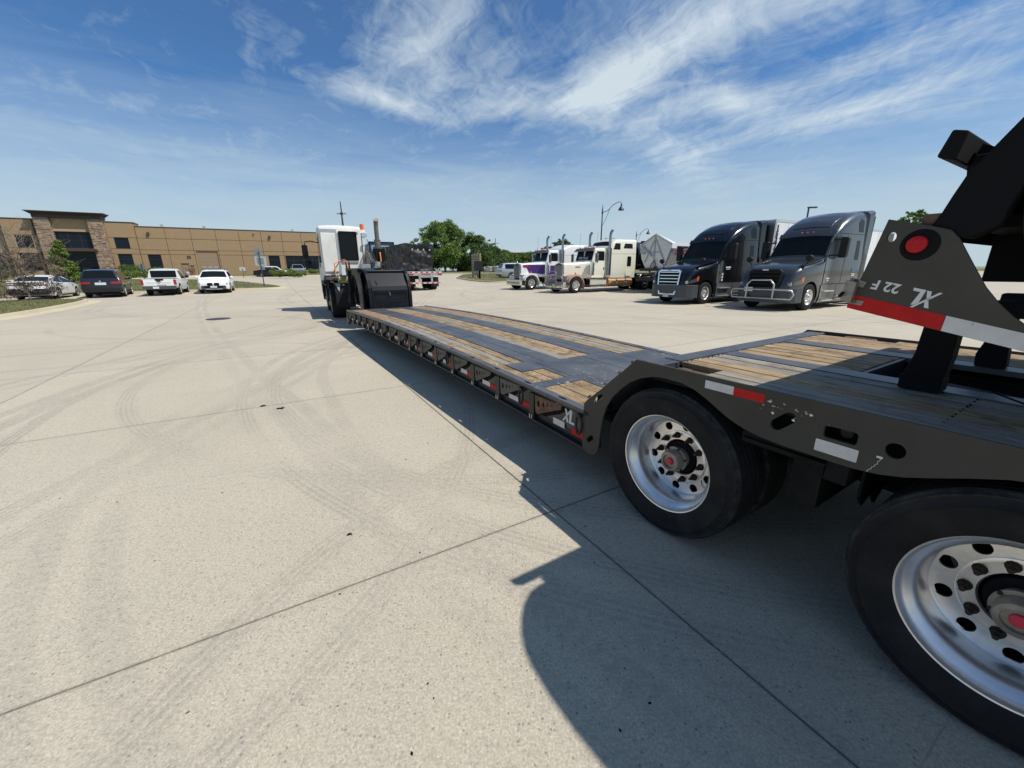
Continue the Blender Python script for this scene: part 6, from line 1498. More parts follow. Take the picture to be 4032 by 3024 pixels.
    for k in range(6):
        z = .66 + k * .148 + (.06 if k else -.06); wd = .42 + min(.11, (z - .5) * .22)
        b = MB(); b.box(.0, .045, -wd, wd, z, z + .045, T=Tg); b.obj('grille_bar', grille_m if grille_m == 'chrome' else 'plastic', gr, bevel=.006)
    boxpart('badge', 'chrome', gr, (1.21, 1.235, -.12, .12, 1.545, 1.60), bevel=.006)
    boxpart('number_plate', 'tape_white', t, (1.34, 1.355, -.16, .16, .33, .49) if not guard else (1.42, 1.435, -.62, -.28, .74, .90))
    if guard:
        G_ = MB()
        for (z0, z1) in ((.48, .82),):
            P = [(1.44, -.9, z1), (1.44, .9, z1), (1.36, 1.14, z1 - .02), (1.32, 1.22, (z0 + z1) / 2), (1.36, 1.14, z0), (1.44, .9, z0), (1.44, -.9, z0), (1.36, -1.14, z0), (1.32, -1.22, (z0 + z1) / 2), (1.36, -1.14, z1 - .02), (1.44, -.9, z1)]
            G_.tube(P, .032, 8, cap=False)
        P = [(1.44, -.52, .46), (1.44, -.52, 1.02), (1.42, -.36, 1.18), (1.42, .36, 1.18), (1.44, .52, 1.02), (1.44, .52, .46)]; G_.tube(P, .034, 8); G_.obj('grille_guard', 'alu_dull', t, smooth=60)
    boxpart('chassis', 'under', t, (-7.2, .6, -.45, .45, .55, .95), (-4.3, -.2, -1.0, 1.0, .45, .9)); boxpart('cab_rear', 'plastic', t, (-4.675, -4.662, -1.1, 1.1, .95, 3.75))
    boxpart('fifth_wheel', 'black_paint', t, (-6.5, -5.5, -.5, .5, 1.05, 1.15)); 
    for sg in (1, -1):
        wheel(t, 0, sg * 1.16, R, .28, 'truck')
        for x in (-5.3, -6.6): wheel(t, x, sg * 1.2, R, .55, 'drive')
    # decals
    for sg in (1,):
        if paint == 'car_grey':
            boxpart('door_decal', 'truck_blue', t, (-3.48, -3.08, 1.232, 1.236, 1.45, 1.60)); boxpart('door_text', 'lettering', t, (-3.46, -3.12, 1.232, 1.236, 1.36, 1.39), (-3.42, -3.15, 1.232, 1.236, 1.29, 1.32)); boxpart('swirl_decal', 'lettering', t, (-1.35, -1.12, 1.176, 1.18, 1.20, 1.24), (-1.30, -1.2, 1.176, 1.18, 1.12, 1.16))
        else:
            boxpart('door_text', 'lettering', t, (-1.75, -1.35, 1.176, 1.182, 1.66, 1.72), (-1.70, -1.38, 1.176, 1.182, 1.59, 1.62)); boxpart('sticker', 'lettering', t, (-1.2, -1.1, 1.178, 1.182, 1.32, 1.42), (-1.2, -1.1, 1.178, 1.182, 1.18, 1.28), (-1.2, -1.1, 1.178, 1.182, 1.05, 1.14)); boxpart('sleeper_sticker', 'lettering', t, (-3.16, -2.96, 1.228, 1.234, 1.34, 1.5))
    return t
def classic_tractor(label, paint, fender, guard, purple=False, sleeper_h=3.55, sleeper_l=2.55, tank='copper'):
    t = thing('truck_tractor', label, 'truck'); R = .51
    hood = Shell([(.52, .44, .72, 1.90, .10, 3, 0, .03), (.50, .48, .70, 1.92, .12, 3, 0, .03), (0, .56, .95, 1.96, .14, 3, 0, .03), (-1.0, .72, .95, 2.03, .16, 3, 0, .03), (-1.55, .84, .95, 2.08, .18, 3, 0, .03)])
    hood.mesh('hood', paint, t)
    # fenders: curved band over the front wheel
    fm = fender or paint
    for sg in (1, -1):
        b = MB(); n = 16; vs = []; y0, y1 = sg * .45, sg * 1.20
        for i in range(n + 1):
            a = radians(165 - 175 * i / n) ; rr = .70; cx, cz = -.02, .53
            # angle measured so that 0 = rear, 180 = front
            x = cx + rr * cos(pi - a) * 1.0; z = cz + rr * sin(a) * 1.02
            if sin(a) < 0: z = cz + rr * sin(a)
            vs += [(x, y0, z), (x, y1, z - .02), (x, y1, z - .14), (x, y0, z - .1)]
        fs = [(4 * i + k, 4 * i + (k + 1) % 4, 4 * i + 4 + (k + 1) % 4, 4 * i + 4 + k) for i in range(n) for k in range(4)] + [(0, 1, 2, 3), (4 * n, 4 * n + 1, 4 * n + 2, 4 * n + 3)]
        b.raw(vs, fs); b.box(.15, .62, min(y0, sg * .98), max(y0, sg * .98), .66, 1.02); fo_ = b.obj('fender', fm, t, smooth=45, bevel=.01)
        hy0, hy1 = sorted((sg * .66, sg * .96)); boxpart('headlight', 'chrome', t, (.40, .74, hy0, hy1, .93, 1.12), bevel=.02); boxpart('headlight_lens', 'lens', t, (.74, .75, hy0 + .03, hy1 - .03, .95, 1.10))
        ellip(t, 'turn_signal', 'amber', (.0, sg * 1.08, 1.29), (.07, .05, .07), 8)
    # grille
    g = [(-.46, .72), (.46, .72), (.46, 1.80), (.30, 1.90), (0, 1.98), (-.30, 1.90), (-.46, 1.80)]
    gi = [(p[0] * .87, .72 + (p[1] - .72) * .92 + .04) for p in g]
    b = MB().plate(g, [gi], .50, .62, axis='X'); gr = b.obj('grille', 'chrome', t, bevel=.008)
    b = MB().plate(gi, [], .52, .54, axis='X'); b.obj('grille_mesh', 'black_matte', gr)
    for k in range(11):
        y = -.36 + .072 * k; b = MB(); b.box(.57, .60, y - .012, y + .012, .78, 1.84 - abs(y) * .18); b.obj('grille_bar', 'alu', gr)
    ellip(t, 'hood_ornament', 'chrome', (.56, 0, 2.03), (.07, .03, .05), 8)
    b = MB().plate([(.88, -1.18), (.96, -1.0), (.96, 1.0), (.88, 1.18), (.55, 1.22), (.55, 1.16), (.86, .95), (.86, -.95), (.55, -1.16), (.55, -1.22)], [], .34, .74, axis='Z'); b.obj('front_bumper', 'chrome', t, bevel=.012)
    # cab and windscreen
    cab = Shell([(-1.55, .90, .98, 2.10, .05, 2.0, .05, .02), (-1.56, .92, .98, 2.12, .05, 2.0, .05, .02), (-1.76, .94, .98, 2.80, .08, 2.0, .05, .04), (-1.84, .96, .98, 2.92, .10, 2.0, .05, .05), (-2.9, .97, .98, 2.96, .10, 2.0, .05, .05)])
    cab.mesh('cab', paint, t); cab.top('windshield', -1.565, -1.745, .93, 'glass', t, nx=4, ny=10, off=.012)
    boxpart('windshield_divider', paint, t, (-1.70, -1.60, -.02, .02, 2.1, 2.8))
    b = MB(); b.raw([(-1.44, -.95, 2.76), (-1.44, .95, 2.76), (-1.70, .97, 2.97), (-1.70, -.97, 2.97), (-1.46, -.95, 2.74), (-1.46, .95, 2.74), (-1.72, .97, 2.95), (-1.72, -.97, 2.95)], [(0, 1, 2, 3), (4, 5, 6, 7), (0, 1, 5, 4), (1, 2, 6, 5), (2, 3, 7, 6), (3, 0, 4, 7)]); b.obj('sun_visor', 'bumper_grey', t)
    cab.side('side_window', [(-1.85, 2.12), (-1.95, 2.74), (-2.62, 2.74), (-2.62, 2.12)], 'glass', t)
    cab.side('door_seam', [(-2.72, 1.02), (-2.72, 2.85), (-2.735, 2.85), (-2.735, 1.02)], 'black_matte', t, off=.003)
    cab.side('door_handle', [(-2.55, 1.5), (-2.55, 1.68), (-2.64, 1.68), (-2.64, 1.5)], 'chrome', t)
    for y in (-.7, -.2, 0, .2, .7): ellip(t, 'clearance_light', 'amber', (-1.80, y, 3.00), (.07, .06, .05), 8)
    b = MB(); b.tube([(-1.95, .35, 3.05), (-2.5, .35, 3.05)], [.08, .03], 8); b.tube([(-1.95, -.35, 3.05), (-2.5, -.35, 3.05)], [.08, .03], 8); b.obj('air_horn', 'chrome', t, smooth=40)
    sl_st = [(-2.9, 1.0, .98, 2.98, .10, 2.2, .04, .05), (-2.98, 1.14, .98, 3.05, .12, 2.2, .04, .05), (-3.35, 1.18, .95, sleeper_h - .12, .18, 2.2, .04, .06), (-3.7, 1.18, .95, sleeper_h, .18, 2.2, .04, .06), (-2.9 - sleeper_l, 1.18, .95, sleeper_h + .02, .16, 2.2, .04, .05)]
    sl = Shell(sl_st); sl.mesh('sleeper', paint, t)
    e = -2.9 - sleeper_l
    if not purple:
        sl.top('studio_window', -3.02, -3.30, .8, 'glass', t, nx=4)
        sl.side('upper_window', [(-3.25, 2.86), (-3.4, 3.25), (-3.42, 3.28), (-3.9, 3.28), (-3.9, 2.86)], 'glass', t, sides=(1, -1)); sl.side('upper_window', [(e + 1.25, 2.95), (e + 1.12, 3.28), (e + .38, 3.28), (e + .34, 2.95)], 'glass', t)
        sl.side('sleeper_window', rrect(e + .45, e + .85, 1.72, 2.42, .08), 'glass', t, off=.006); sl.side('baggage_door', rrect(e + .36, e + .94, 1.08, 1.50, .08), paint, t, off=.012); sl.side('window_frame', rrect(e + .36, e + .94, 1.62, 2.52, .10), paint, t, off=.004)
        boxpart('roof_antenna_bar', 'alu_dull', t, (e + .5, e + 1.5, -.6, -.5, sleeper_h + .18, sleeper_h + .21), (e + .6, e + .7, -.6, -.5, sleeper_h, sleeper_h + .2), (e + 1.3, e + 1.4, -.6, -.5, sleeper_h, sleeper_h + .2))
        cab.side('hood_vent', [(-1.56, 1.1), (-1.56, 1.12), (-1.57, 1.12), (-1.57, 1.1)], 'black_matte', t)
        hood.side('hood_badge', [(-.35, 1.66), (-.35, 1.72), (-.72, 1.73), (-.72, 1.67)], 'black_matte', t)
    sl.side('roof_seam', [(-3.02, 2.575), (-3.02, 2.59), (e + .03, 2.59), (e + .03, 2.575)], 'bumper_grey', t, off=.003)
    boxpart('rear_trim', 'black_matte', t, (e - .12, e, -1.1, 1.1, 1.0, sleeper_h - .2))
    if purple:
        hood.side('purple_band', [(.05, 1.88), (.36, 1.78), (.05, 1.62), (-.15, 1.25), (-.95, 1.18), (-1.52, 1.1), (-1.52, 1.86), (-.6, 1.86)], 'purple', t, off=.006); hood.side('flame_tip', [(.40, 1.80), (.32, 1.66), (.05, 1.62), (-.4, 1.70), (-.05, 1.74), (-.5, 1.80), (0, 1.83), (.2, 1.86)], 'flame', t, off=.010)
        cab.side('purple_band', [(-1.60, 1.1), (-1.60, 1.80), (-2.88, 1.80), (-2.88, 1.1)], 'purple', t, off=.004); sl.side('purple_band', [(-3.0, 1.1), (-3.0, 1.75), (e + .05, 1.75), (e + .05, 1.1)], 'purple', t, off=.004)
    for sg in (1, -1):
        b = MB(); b.cyl((-2.98, sg * 1.06, 1.15), (-2.98, sg * 1.06, 2.95), .15, 16); b.tube([(-2.98, sg * 1.06, 2.95), (-2.98, sg * 1.06, 3.75), (-3.02, sg * 1.06, 3.95), (-3.16, sg * 1.06, 4.12)], .09, 14); b.obj('exhaust_stack', 'stack', t, smooth=40)
        b = MB(); b.cyl((-1.48, sg * 1.02, 1.15), (-1.48, sg * 1.02, 1.95), .16, 18); b.cyl((-1.48, sg * 1.02, 1.95), (-1.48, sg * 1.02, 2.05), .12, 18); b.obj('air_cleaner', 'chrome', t, smooth=40)
        b = MB(); y = sg * 1.30; b.box(-1.66, -1.58, y - .12, y + .12, 1.95, 2.60); b.tube([(-1.8, sg * .95, 2.70), (-1.62, y, 2.68), (-1.62, y, 1.88), (-1.8, sg * .95, 1.9)], .016, 6); b.obj('side_mirror', 'chrome', t, bevel=.015)
        y0, y1 = sorted((sg * .70, sg * 1.15)); boxpart('step_box', 'chrome', t, (-2.75, -1.25, y0, y1, .50, .92), (-2.7, -1.3, y0, y1 + .06 * (sg > 0), .38, .44), bevel=.02)
        b = MB(); b.cyl((-2.95, sg * .88, .66), (-5.25, sg * .88, .66), .315, 24); b.obj('fuel_tank', tank, t, smooth=40, bevel=.02)
        for x in (-3.7, -4.6): b = MB(); b.cyl((x - .06, sg * .88, .66), (x + .06, sg * .88, .66), .325, 24); b.obj('tank_strap', 'chrome', t, smooth=40)
        b = MB(); y0, y1 = sorted((sg * .62, sg * 1.2)); n = 6
        for i in range(n):
            a0, a1 = radians(180 - 15 * i - 10), radians(180 - 15 * (i + 1) - 10); cx = -6.55
            b.raw([(cx - .66 * cos(a0) , y0, .52 + .66 * sin(a0)), (cx - .66 * cos(a0), y1, .52 + .66 * sin(a0)), (cx - .66 * cos(a1), y1, .52 + .66 * sin(a1)), (cx - .66 * cos(a1), y0, .52 + .66 * sin(a1))], [(0, 1, 2, 3)])
        q = b.obj('quarter_fender', 'chrome', t); q.modifiers.new('s', 'SOLIDIFY').thickness = .01
        wheel(t, 0, sg * 1.18, R, .28, 'truck')
        for x in (-6.6, -7.9): wheel(t, x, sg * 1.22, R, .55, 'drive')
    boxpart('chassis', 'under', t, (-8.6, .6, -.42, .42, .55, .92), (-1.6, .3, -.5, .5, .6, 1.2), (-8.4, -6, -1.0, 1.0, .45, .55)); boxpart('fifth_wheel', 'black_paint', t, (-7.8, -6.8, -.5, .5, 1.0, 1.12))
    boxpart('deck_plate', 'alu_dull', t, (e - 1.0, e - .1, -.9, .9, .98, 1.0)); 
    b = MB(); b.tube([(-1.9, .9, 2.95), (-1.98, .9, 4.0)], .008, 4); b.tube([(-1.9, -.9, 2.95), (-1.98, -.9, 4.0)], .008, 4); b.obj('antenna', 'plastic', t)
    if guard:
        b = MB(); rr = .028
        b.tube([(1.15, -.46, .28), (1.15, -.46, 1.30), (1.15, -.36, 1.42), (1.15, .36, 1.42), (1.15, .46, 1.30), (1.15, .46, .28)], rr, 7)
        for z in (.62, .92, 1.15): b.tube([(1.15, -.46, z), (1.15, .46, z)], rr * .8, 7)
        for sg in (1, -1):
            b.tube([(1.15, sg * .46, 1.12), (1.1, sg * .85, 1.12), (1.02, sg * 1.0, 1.0), (1.02, sg * 1.02, .72), (1.12, sg * .46, .66)], rr, 7); b.tube([(1.15, sg * .46, .62), (1.12, sg * 1.0, .62), (1.05, sg * 1.14, .55), (1.05, sg * 1.14, .36), (1.12, sg * 1.0, .28), (1.15, sg * .46, .28)], rr, 7)
        b.tube([(1.15, -.46, .28), (1.15, .46, .28)], rr, 7); b.obj('grille_guard', 'guard', t, smooth=60)
        boxpart('number_plate', 'plate', t, (.98, 1.0, -.16, .16, .40, .58))
    return t
VR = atan2(.503, .864) + pi        # the highway tractors face the near left
def facing(o, x, y, rz=VR, dz=0): place(o, x, y, rz, dz); return o
facing(aero_tractor('grey metallic aerodynamic tractor with tubular grille guard, nearest in the row', 'car_grey', True, 'plastic', 'bumper_grey'), 10.78, 16.40).scale = (.962, .962, .962)
facing(aero_tractor('glossy black aerodynamic tractor with chrome grille, second from the right', 'car_black', False, 'chrome', 'bumper_grey'), 8.31, 19.55).scale = (.962, .962, .962)
kc = facing(classic_tractor('cream long nose tractor with copper tank, rose fender and grille guard', 'cream', 'rose', True), 3.76, 28.5)
facing(classic_tractor('white long nose tractor with purple flame band along the hood', 'white', None, False, True, 3.35, 2.6, 'chrome'), 0.96, 32.4)
text('windshield_text', 'FOR SALE', .24, 'lettering', kc, TX((-1.565, -.58, 2.22), (0, 1, 0), (-.28, 0, .96)), depth=.008)
# white box trailer coupled to the black tractor
def rel(o, x, y=0): c, s_ = cos(o.rotation_euler[2]), sin(o.rotation_euler[2]); return (o.location.x + x * c - y * s_, o.location.y + x * s_ + y * c)
def box_trailer(label, x, y, rz, L=14.6, num=None, H=4.08, cat='trailer'):
    t = thing('box_trailer', label, cat, (x, y, Z(y)), rz); w = 1.28
    b = MB(); b.box(-L, 0, -w, w, 1.15, H); b.obj('body', 'trailer_white', t)
    boxpart('front_wall', 'alu_dull', t, (0, .02, -w + .1, w - .1, 1.15, H - .05)); boxpart('corner_post', 'alu_dull', t, (-.12, .03, w - .10, w + .012, 1.15, H), (-.12, .03, -w - .012, -w + .10, 1.15, H))
    boxpart('top_rail', 'alu', t, (-L, .0, w - .02, w + .015, H - .1, H + .02), (-L, .0, -w - .015, -w + .02, H - .1, H + .02)); boxpart('bottom_rail', 'alu_dull', t, (-L, 0, w, w + .02, 1.15, 1.35), (-L, 0, -w - .02, -w, 1.15, 1.35))
    for k in range(1, 12):
        b = MB(); b.box(-k * 1.22 - .02, -k * 1.22 + .02, w, w + .008, 1.35, H - .1); b.box(-k * 1.22 - .02, -k * 1.22 + .02, -w - .008, -w, 1.35, H - .1); b.obj('panel_seam', 'trailer_white', t)
    boxpart('dark_decal', 'bumper_grey', t, (-L + .6, -L + 2.0, w + .002, w + .01, H - .95, H - .15))
    boxpart('chassis', 'under', t, (-L + .2, -1, -.5, .5, .8, 1.15)); boxpart('landing_gear', 'under', t, (-3.2, -3.0, .6, .8, .1, 1.15), (-3.2, -3.0, -.8, -.6, .1, 1.15))
    for x_ in (-L + 1.5, -L + 2.8):
        for sg in (1, -1): wheel(t, x_, sg * 1.2, .50, .55, 'drive')
    if num:
        for i, ch in enumerate(num): text('number', ch, .36, 'dark_letter', t, TX((-.26, w + .02, H - .50 - i * .27), (-1, 0, 0), (0, 0, 1)), depth=.004, bold=.02, align='CENTER')
    return t
bx_, by_ = rel([o for o in COL.objects if o.get('label', '').startswith('glossy black')][0], -4.62)
box_trailer('long white box trailer coupled behind the black tractor, number 1537265 on its corner', bx_, by_, VR, 15.2, '1537265', 3.86)
# short black tank trailer behind the cream tractor
tx_, ty_ = rel(kc, -5.9)
t = thing('tank_trailer', 'short black cylindrical tank on a dark chassis behind the cream tractor', 'trailer', (tx_, ty_, Z(ty_)), VR)
b = MB(); b.cyl((0, 0, 2.45), (-2.9, 0, 2.45), 1.02, 28); b.obj('tank', 'car_black', t, smooth=40, bevel=.06)
b = MB(); b.lathe([(1.03, -1.42), (1.035, -1.38)], 28, T=mx((0, 0, 2.45)) @ Matrix.Rotation(pi / 2, 4, 'Z')); b.tube([(-.9, .7, 3.2), (-.9, 1.02, 2.6), (-.9, 1.05, 1.3)], .04, 6); b.box(-1.05, -.75, .45, .75, 3.2, 3.5); b.obj('tank_band', 'black_matte', t)
boxpart('tank_frame', 'bumper_grey', t, (-2.6, -2.52, .98, 1.05, 1.2, 2.2), (-1.4, -1.32, .98, 1.05, 1.2, 2.2), (-2.6, -1.32, .98, 1.05, 1.2, 1.28)); boxpart('chassis', 'under', t, (-9, 0, -.95, .95, .95, 1.18)); boxpart('side_rail', 'alu_dull', t, (-9, 0, .95, .99, 1.10, 1.15))
for x_ in (-7, -8.3):
    for sg in (1, -1): wheel(t, x_, sg * 1.2, .50, .5, 'drive')
# white hopper trailer
t = thing('hopper_trailer', 'silver side dump hopper trailer with white rails and DEMCO in dark red', 'trailer', (8.95 + .62, 27.6, Z(27.6)), VR)
Lh = 9.5; w = 1.27
sec = [(-w, 2.95), (-w + .12, 2.2), (-.75, 1.62), (.75, 1.62), (w - .12, 2.2), (w, 2.95)]
b = MB(); vs = [(0.0, y, z) for y, z in sec] + [(-Lh, y, z) for y, z in sec]; n = 6
b.raw(vs, [tuple(range(n)), tuple(range(2 * n - 1, n - 1, -1))] + [(i, i + 1, i + 1 + n, i + n) for i in range(n - 1)] + [(5, 0, n, 2 * n - 1)]); b.obj('hopper', 'hopper', t)
b = MB(); e = [(-w, 2.95), (-w - .02, 3.1), (0, 3.72), (w + .02, 3.1), (w, 2.95), (w - .25, 2.2), (.7, 1.5), (.25, 1.75), (-.2, 1.5), (-.7, 1.6), (-w + .2, 2.2)]
b.plate([(y, z) for y, z in e], [], .02, .10, axis='X'); b.obj('end_cover', 'white_dirty', t)
b = MB()
for (a, c) in (((-w, 3.06), (0, 3.70)), ((0, 3.70), (w, 3.06)), ((0, 3.7), (0, 1.7)), ((0, 3.5), (.85, 2.0)), ((0, 3.5), (-.75, 2.0)), ((-.9, 2.6), (.4, 2.6))): b.bar((.13, a[0], a[1]), (.13, c[0], c[1]), .06)
b.obj('cover_frame', 'sign_grey', t)
b = MB(); P = [(0.02, 0, 3.75), (-.4, .0, 3.74)]
b.raw([(.1, 0, 3.78), (.1, w + .05, 3.12), (-.32, w + .05, 3.12), (-.32, 0, 3.55), (.1, -w - .05, 3.12), (-.32, -w - .05, 3.12), (.1, 0, 3.72), (.1, w + .05, 3.05), (-.32, w + .05, 3.05), (-.32, 0, 3.48), (.1, -w - .05, 3.05), (-.32, -w - .05, 3.05)], [(0, 1, 2, 3), (0, 3, 5, 4), (6, 7, 8, 9), (6, 9, 11, 10), (0, 1, 7, 6), (1, 2, 8, 7), (0, 4, 10, 6), (4, 5, 11, 10), (2, 3, 9, 8), (3, 5, 11, 9)])
b.box(-Lh, -.32, w - .04, w + .06, 2.95, 3.16); b.box(-Lh, -.32, -w - .06, -w + .04, 2.95, 3.16); b.box(-.35, .1, w - .02, w + .07, 2.80, 3.1); b.obj('tarp_rail', 'white', t)
text('lettering', 'DEMCO', .40, 'red_letter', t, TX((-.36, w - .072 + .012, 2.46), (-1, 0, 0), (0, .16, .98)), depth=.006, shear=.35, bold=.012); 
b = MB(); b.tube([(.2, -.2, 1.6), (.25, -.05, 1.9), (.22, .15, 2.1), (.2, .25, 1.8), (.2, .1, 1.6)], .03, 6); b.obj('hose', 'hose', t, smooth=50)
b = MB(); b.lathe([(.0, 0), (.25, 0), (.27, .05), (.25, .1), (0, .1)], 18, T=mx((.16, -.95, 2.75)) @ Matrix.Rotation(pi / 2, 4, 'Z')); b.bar((.2, -1.2, 3.15), (.2, -.1, 2.35), .07); b.obj('crank_gear', 'sign_grey', t)
boxpart('top_frame', 'black_paint', t, (-Lh, .3, -1.0, 1.0, 1.42, 1.60)); boxpart('lower_frame', 'black_paint', t, (-Lh, .5, -1.1, 1.1, .78, .98)); boxpart('side_rail', 'alu_dull', t, (-Lh, .5, 1.1, 1.14, .94, .98))
for sg in (1, -1):
    b = MB()
    for k in range(5): x0 = -.6 - k * 1.15; b.bar((x0, sg * 1.0, 1.42), (x0 - .45, sg * 1.0, .98), .05); b.bar((x0 - .9, sg * 1.0, 1.42), (x0 - .45, sg * 1.0, .98), .05)
    b.obj('truss_brace', 'alu_dull', t)
for x_ in (-7, -8.3):
    for sg in (1, -1): wheel(t, x_, sg * 1.15, .50, .5, 'drive')
t = thing('box_van', 'white van parked far behind the hopper trailer braces', 'van', (16.2, 41.5, Z(41.5)), VR)
b = MB(); b.box(-7.5, 0, -1.2, 1.2, .75, 2.5); b.obj('cargo_box', 'trailer_white', t); sv = Shell([(1.7, .8, .5, 1.1, .1, 1.3, .2, 0), (1.2, 1.0, .4, 1.35, .1, 1.3, .2, 0), (.9, 1.0, .4, 1.5, .1, 1.3, .2, .02), (.3, 1.0, .4, 2.1, .1, 1.3, .2, .02), (0, 1.0, .4, 2.15, .1, 1.3, .2, .02)]); sv.mesh('cab', 'white', t); sv.top('windshield', .86, .36, .85, 'glass', t); sv.side('side_window', [(.1, 1.4), (.1, 1.95), (.35, 1.95), (.75, 1.45)], 'glass', t)
for x_ in (.9, -5.6):
    for sg in (1, -1): wheel(t, x_, sg * .98, .42, .3, 'steel')

# ------------------------------------------------------------------ flatbed with tarped load
HD = HDG
ft = thing('flatbed_trailer', 'aluminium flatbed trailer end with red and white reflective bars and mudflaps', 'trailer', (-6.55, 31.5, Z(31.5)), HD)   # x forward, origin at rear centre
boxpart('deck', 'alu_dull', ft, (0, 14.5, -1.28, 1.28, 1.28, 1.44)); boxpart('rear_sill', 'alu_dull', ft, (-.04, .0, -1.30, 1.30, 1.12, 1.44)); boxpart('rear_frame', 'alu_dull', ft, (-.03, .25, -.5, .5, .98, 1.13))
for (z, hh) in ((1.33, .07), (.54, .07)):
    for k in range(12):
        y = -1.26 + k * .21; boxpart('reflective_tape', 'red' if k % 2 else 'tape_white', ft, (-.047, -.041, y, y + .205, z, z + hh))
boxpart('tail_light', 'tail_red', ft, (-.06, -.04, -1.28, -.98, 1.16, 1.27), (-.06, -.04, .98, 1.28, 1.16, 1.27), (-.06, -.04, -.35, .35, 1.20, 1.26))
boxpart('bumper_bar', 'alu_dull', ft, (-.04, .04, -1.28, 1.28, .52, .64)); boxpart('bumper_upright', 'alu_dull', ft, (-.02, .06, -.55, -.40, .6, 1.2), (-.02, .06, .40, .55, .6, 1.2), (.0, .06, -1.0, -.9, .6, 1.15) if False else (-.01, .05, .41, .54, .6, 1.2))
for sg in (1, -1):
    b = MB(); b.box(.7, .72, *sorted((sg * .62, sg * 1.26)), .28, 1.0); b.obj('mudflap', 'plastic', ft)
    for x_ in (1.4, 2.7): wheel(ft, x_, sg * 1.22, .50, .55, 'drive')
boxpart('chassis', 'under', ft, (.3, 13, -.5, .5, .85, 1.28))
ld = thing('tarped_load', 'tall load wrapped in wrinkled black tarpaulin on the flatbed', 'tarp load', (-6.55, 31.5, Z(31.5) + 1.44), HD)
def tarp(x0, x1, hw, h, seed, m='tarp', name='tarpaulin'):
    bm = bmesh.new(); r = random.Random(seed); bmesh.ops.create_cube(bm, size=1); bmesh.ops.subdivide_edges(bm, edges=bm.edges, cuts=22, use_grid_fill=True)
    for v in bm.verts:
        p = Vector((x0 + (v.co.x + .5) * (x1 - x0), v.co.y * 2 * hw, (v.co.z + .5) * h)); from mathutils import noise as N
        d = N.noise(Vector((p.x * 1.3, p.y * 1.7, p.z * 2.2)) + Vector((seed, 0, 0))) * .13 + N.noise(p * 4 + Vector((0, seed, 0))) * .06 + abs(N.noise(Vector((p.y * 3 + p.z * 2, p.z * 3 - p.x, seed)))) * .14
        n = Vector((1 if v.co.x > .49 else -1 if v.co.x < -.49 else 0, 1 if v.co.y > .49 else -1 if v.co.y < -.49 else 0, 1 if v.co.z > .49 else 0))
        if n.length > 0: p += n.normalized() * d
        if v.co.z < -.4: p += n * .06 * r.random()
        v.co = p
    me = bpy.data.meshes.new(name); bm.to_mesh(me); bm.free(); me.materials.append(M[m]); me.shade_smooth(); me.set_sharp_from_angle(angle=radians(50)); o = bpy.data.objects.new(name, me); COL.objects.link(o); return o
tarp(1.7, 6.6, 1.24, 2.02, 3).parent = ld; tarp(6.9, 11.8, 1.22, 1.95, 9).parent = ld
boxpart('strap', 'strap', ld, (6.1, 6.15, 1.40, 1.42, 0, 2.1), (7.6, 7.65, 1.33, 1.35, 0, 2.02), (6.1, 6.15, -1.35, -1.33, 0, 2.1))
b = MB()
for k, y in enumerate((-.95, -.45, .0, .45)): ell = b.lathe([(0, 0), (.05, .01), (.07, .05), (0, .06)], 8, T=mx((1.55, y, 1.62 + .02 * (k % 2))) @ Matrix.Rotation(pi / 2, 4, 'Z'))
b.obj('tarp_button', 'sign_grey', ld)
tp_ = tarp(.5, 1.2, .42, .16, 21, name='folded_tarp'); tp_.location = (-6.55, 31.5, Z(31.5) + 1.44); tp_.rotation_euler = (0, 0, HD); tag(tp_, 'crumpled black tarpaulin bundle lying on the flatbed rear edge', 'tarpaulin')
b = MB(); b.tube([(-.1 + .9 + .12 * cos(a * 3), .28 + .2 * cos(a), .06 + .05 * sin(a * 2)) for a in [k * .5 for k in range(22)]], .02, 5); cbl = b.obj('coiled_cord', 'hose'); at(cbl, (-6.55, 31.5, Z(31.5) + 1.60), HD); tag(cbl, 'coil of dark cord on the flatbed beside the folded tarpaulin', 'cord')
bt_ = thing('truck_tractor', 'blue high roof tractor cab showing above the black tarped load', 'truck', (-6.55 + GU.x * 13.4, 31.5 + GU.y * 13.4, Z(43)), HD)
sb = Shell([(0, 1.22, .95, 4.05, .12, 3, .03, .04), (2.4, 1.22, .95, 4.05, .2, 3, .03, .04), (3.3, 1.15, .95, 3.4, .3, 3, .03, .04), (3.9, 1.1, .95, 2.9, .1, 3, 0, .04), (4.3, 1.05, .95, 2.1, .1, 3, 0, .04), (6.2, .9, .6, 1.7, .2, 3, 0, .04)]); sb.mesh('body', 'truck_blue', bt_)
b = MB(); b.plate(rrect(-1.0, 1.0, 3.1, 3.72, .02), [rrect(-.95, .95, 3.15, 3.67, .02)], -.02, -.005, axis='X'); b.obj('rear_frame', 'lettering', bt_); boxpart('roof_cap', 'black_matte', bt_, (-.1, .3, -1.26, 1.26, 4.02, 4.12), (-.1, .02, -1.26, -1.16, 1.5, 4.1), (-.1, .02, 1.16, 1.26, 1.5, 4.1)); boxpart('rear_emblem', 'car_silver', bt_, (-.03, -.01, -.3, .3, 3.3, 3.5))
for x_ in (-.9, 5.0):
    for sg in (1, -1): wheel(bt_, x_, sg * 1.15, .5, .3, 'drive')

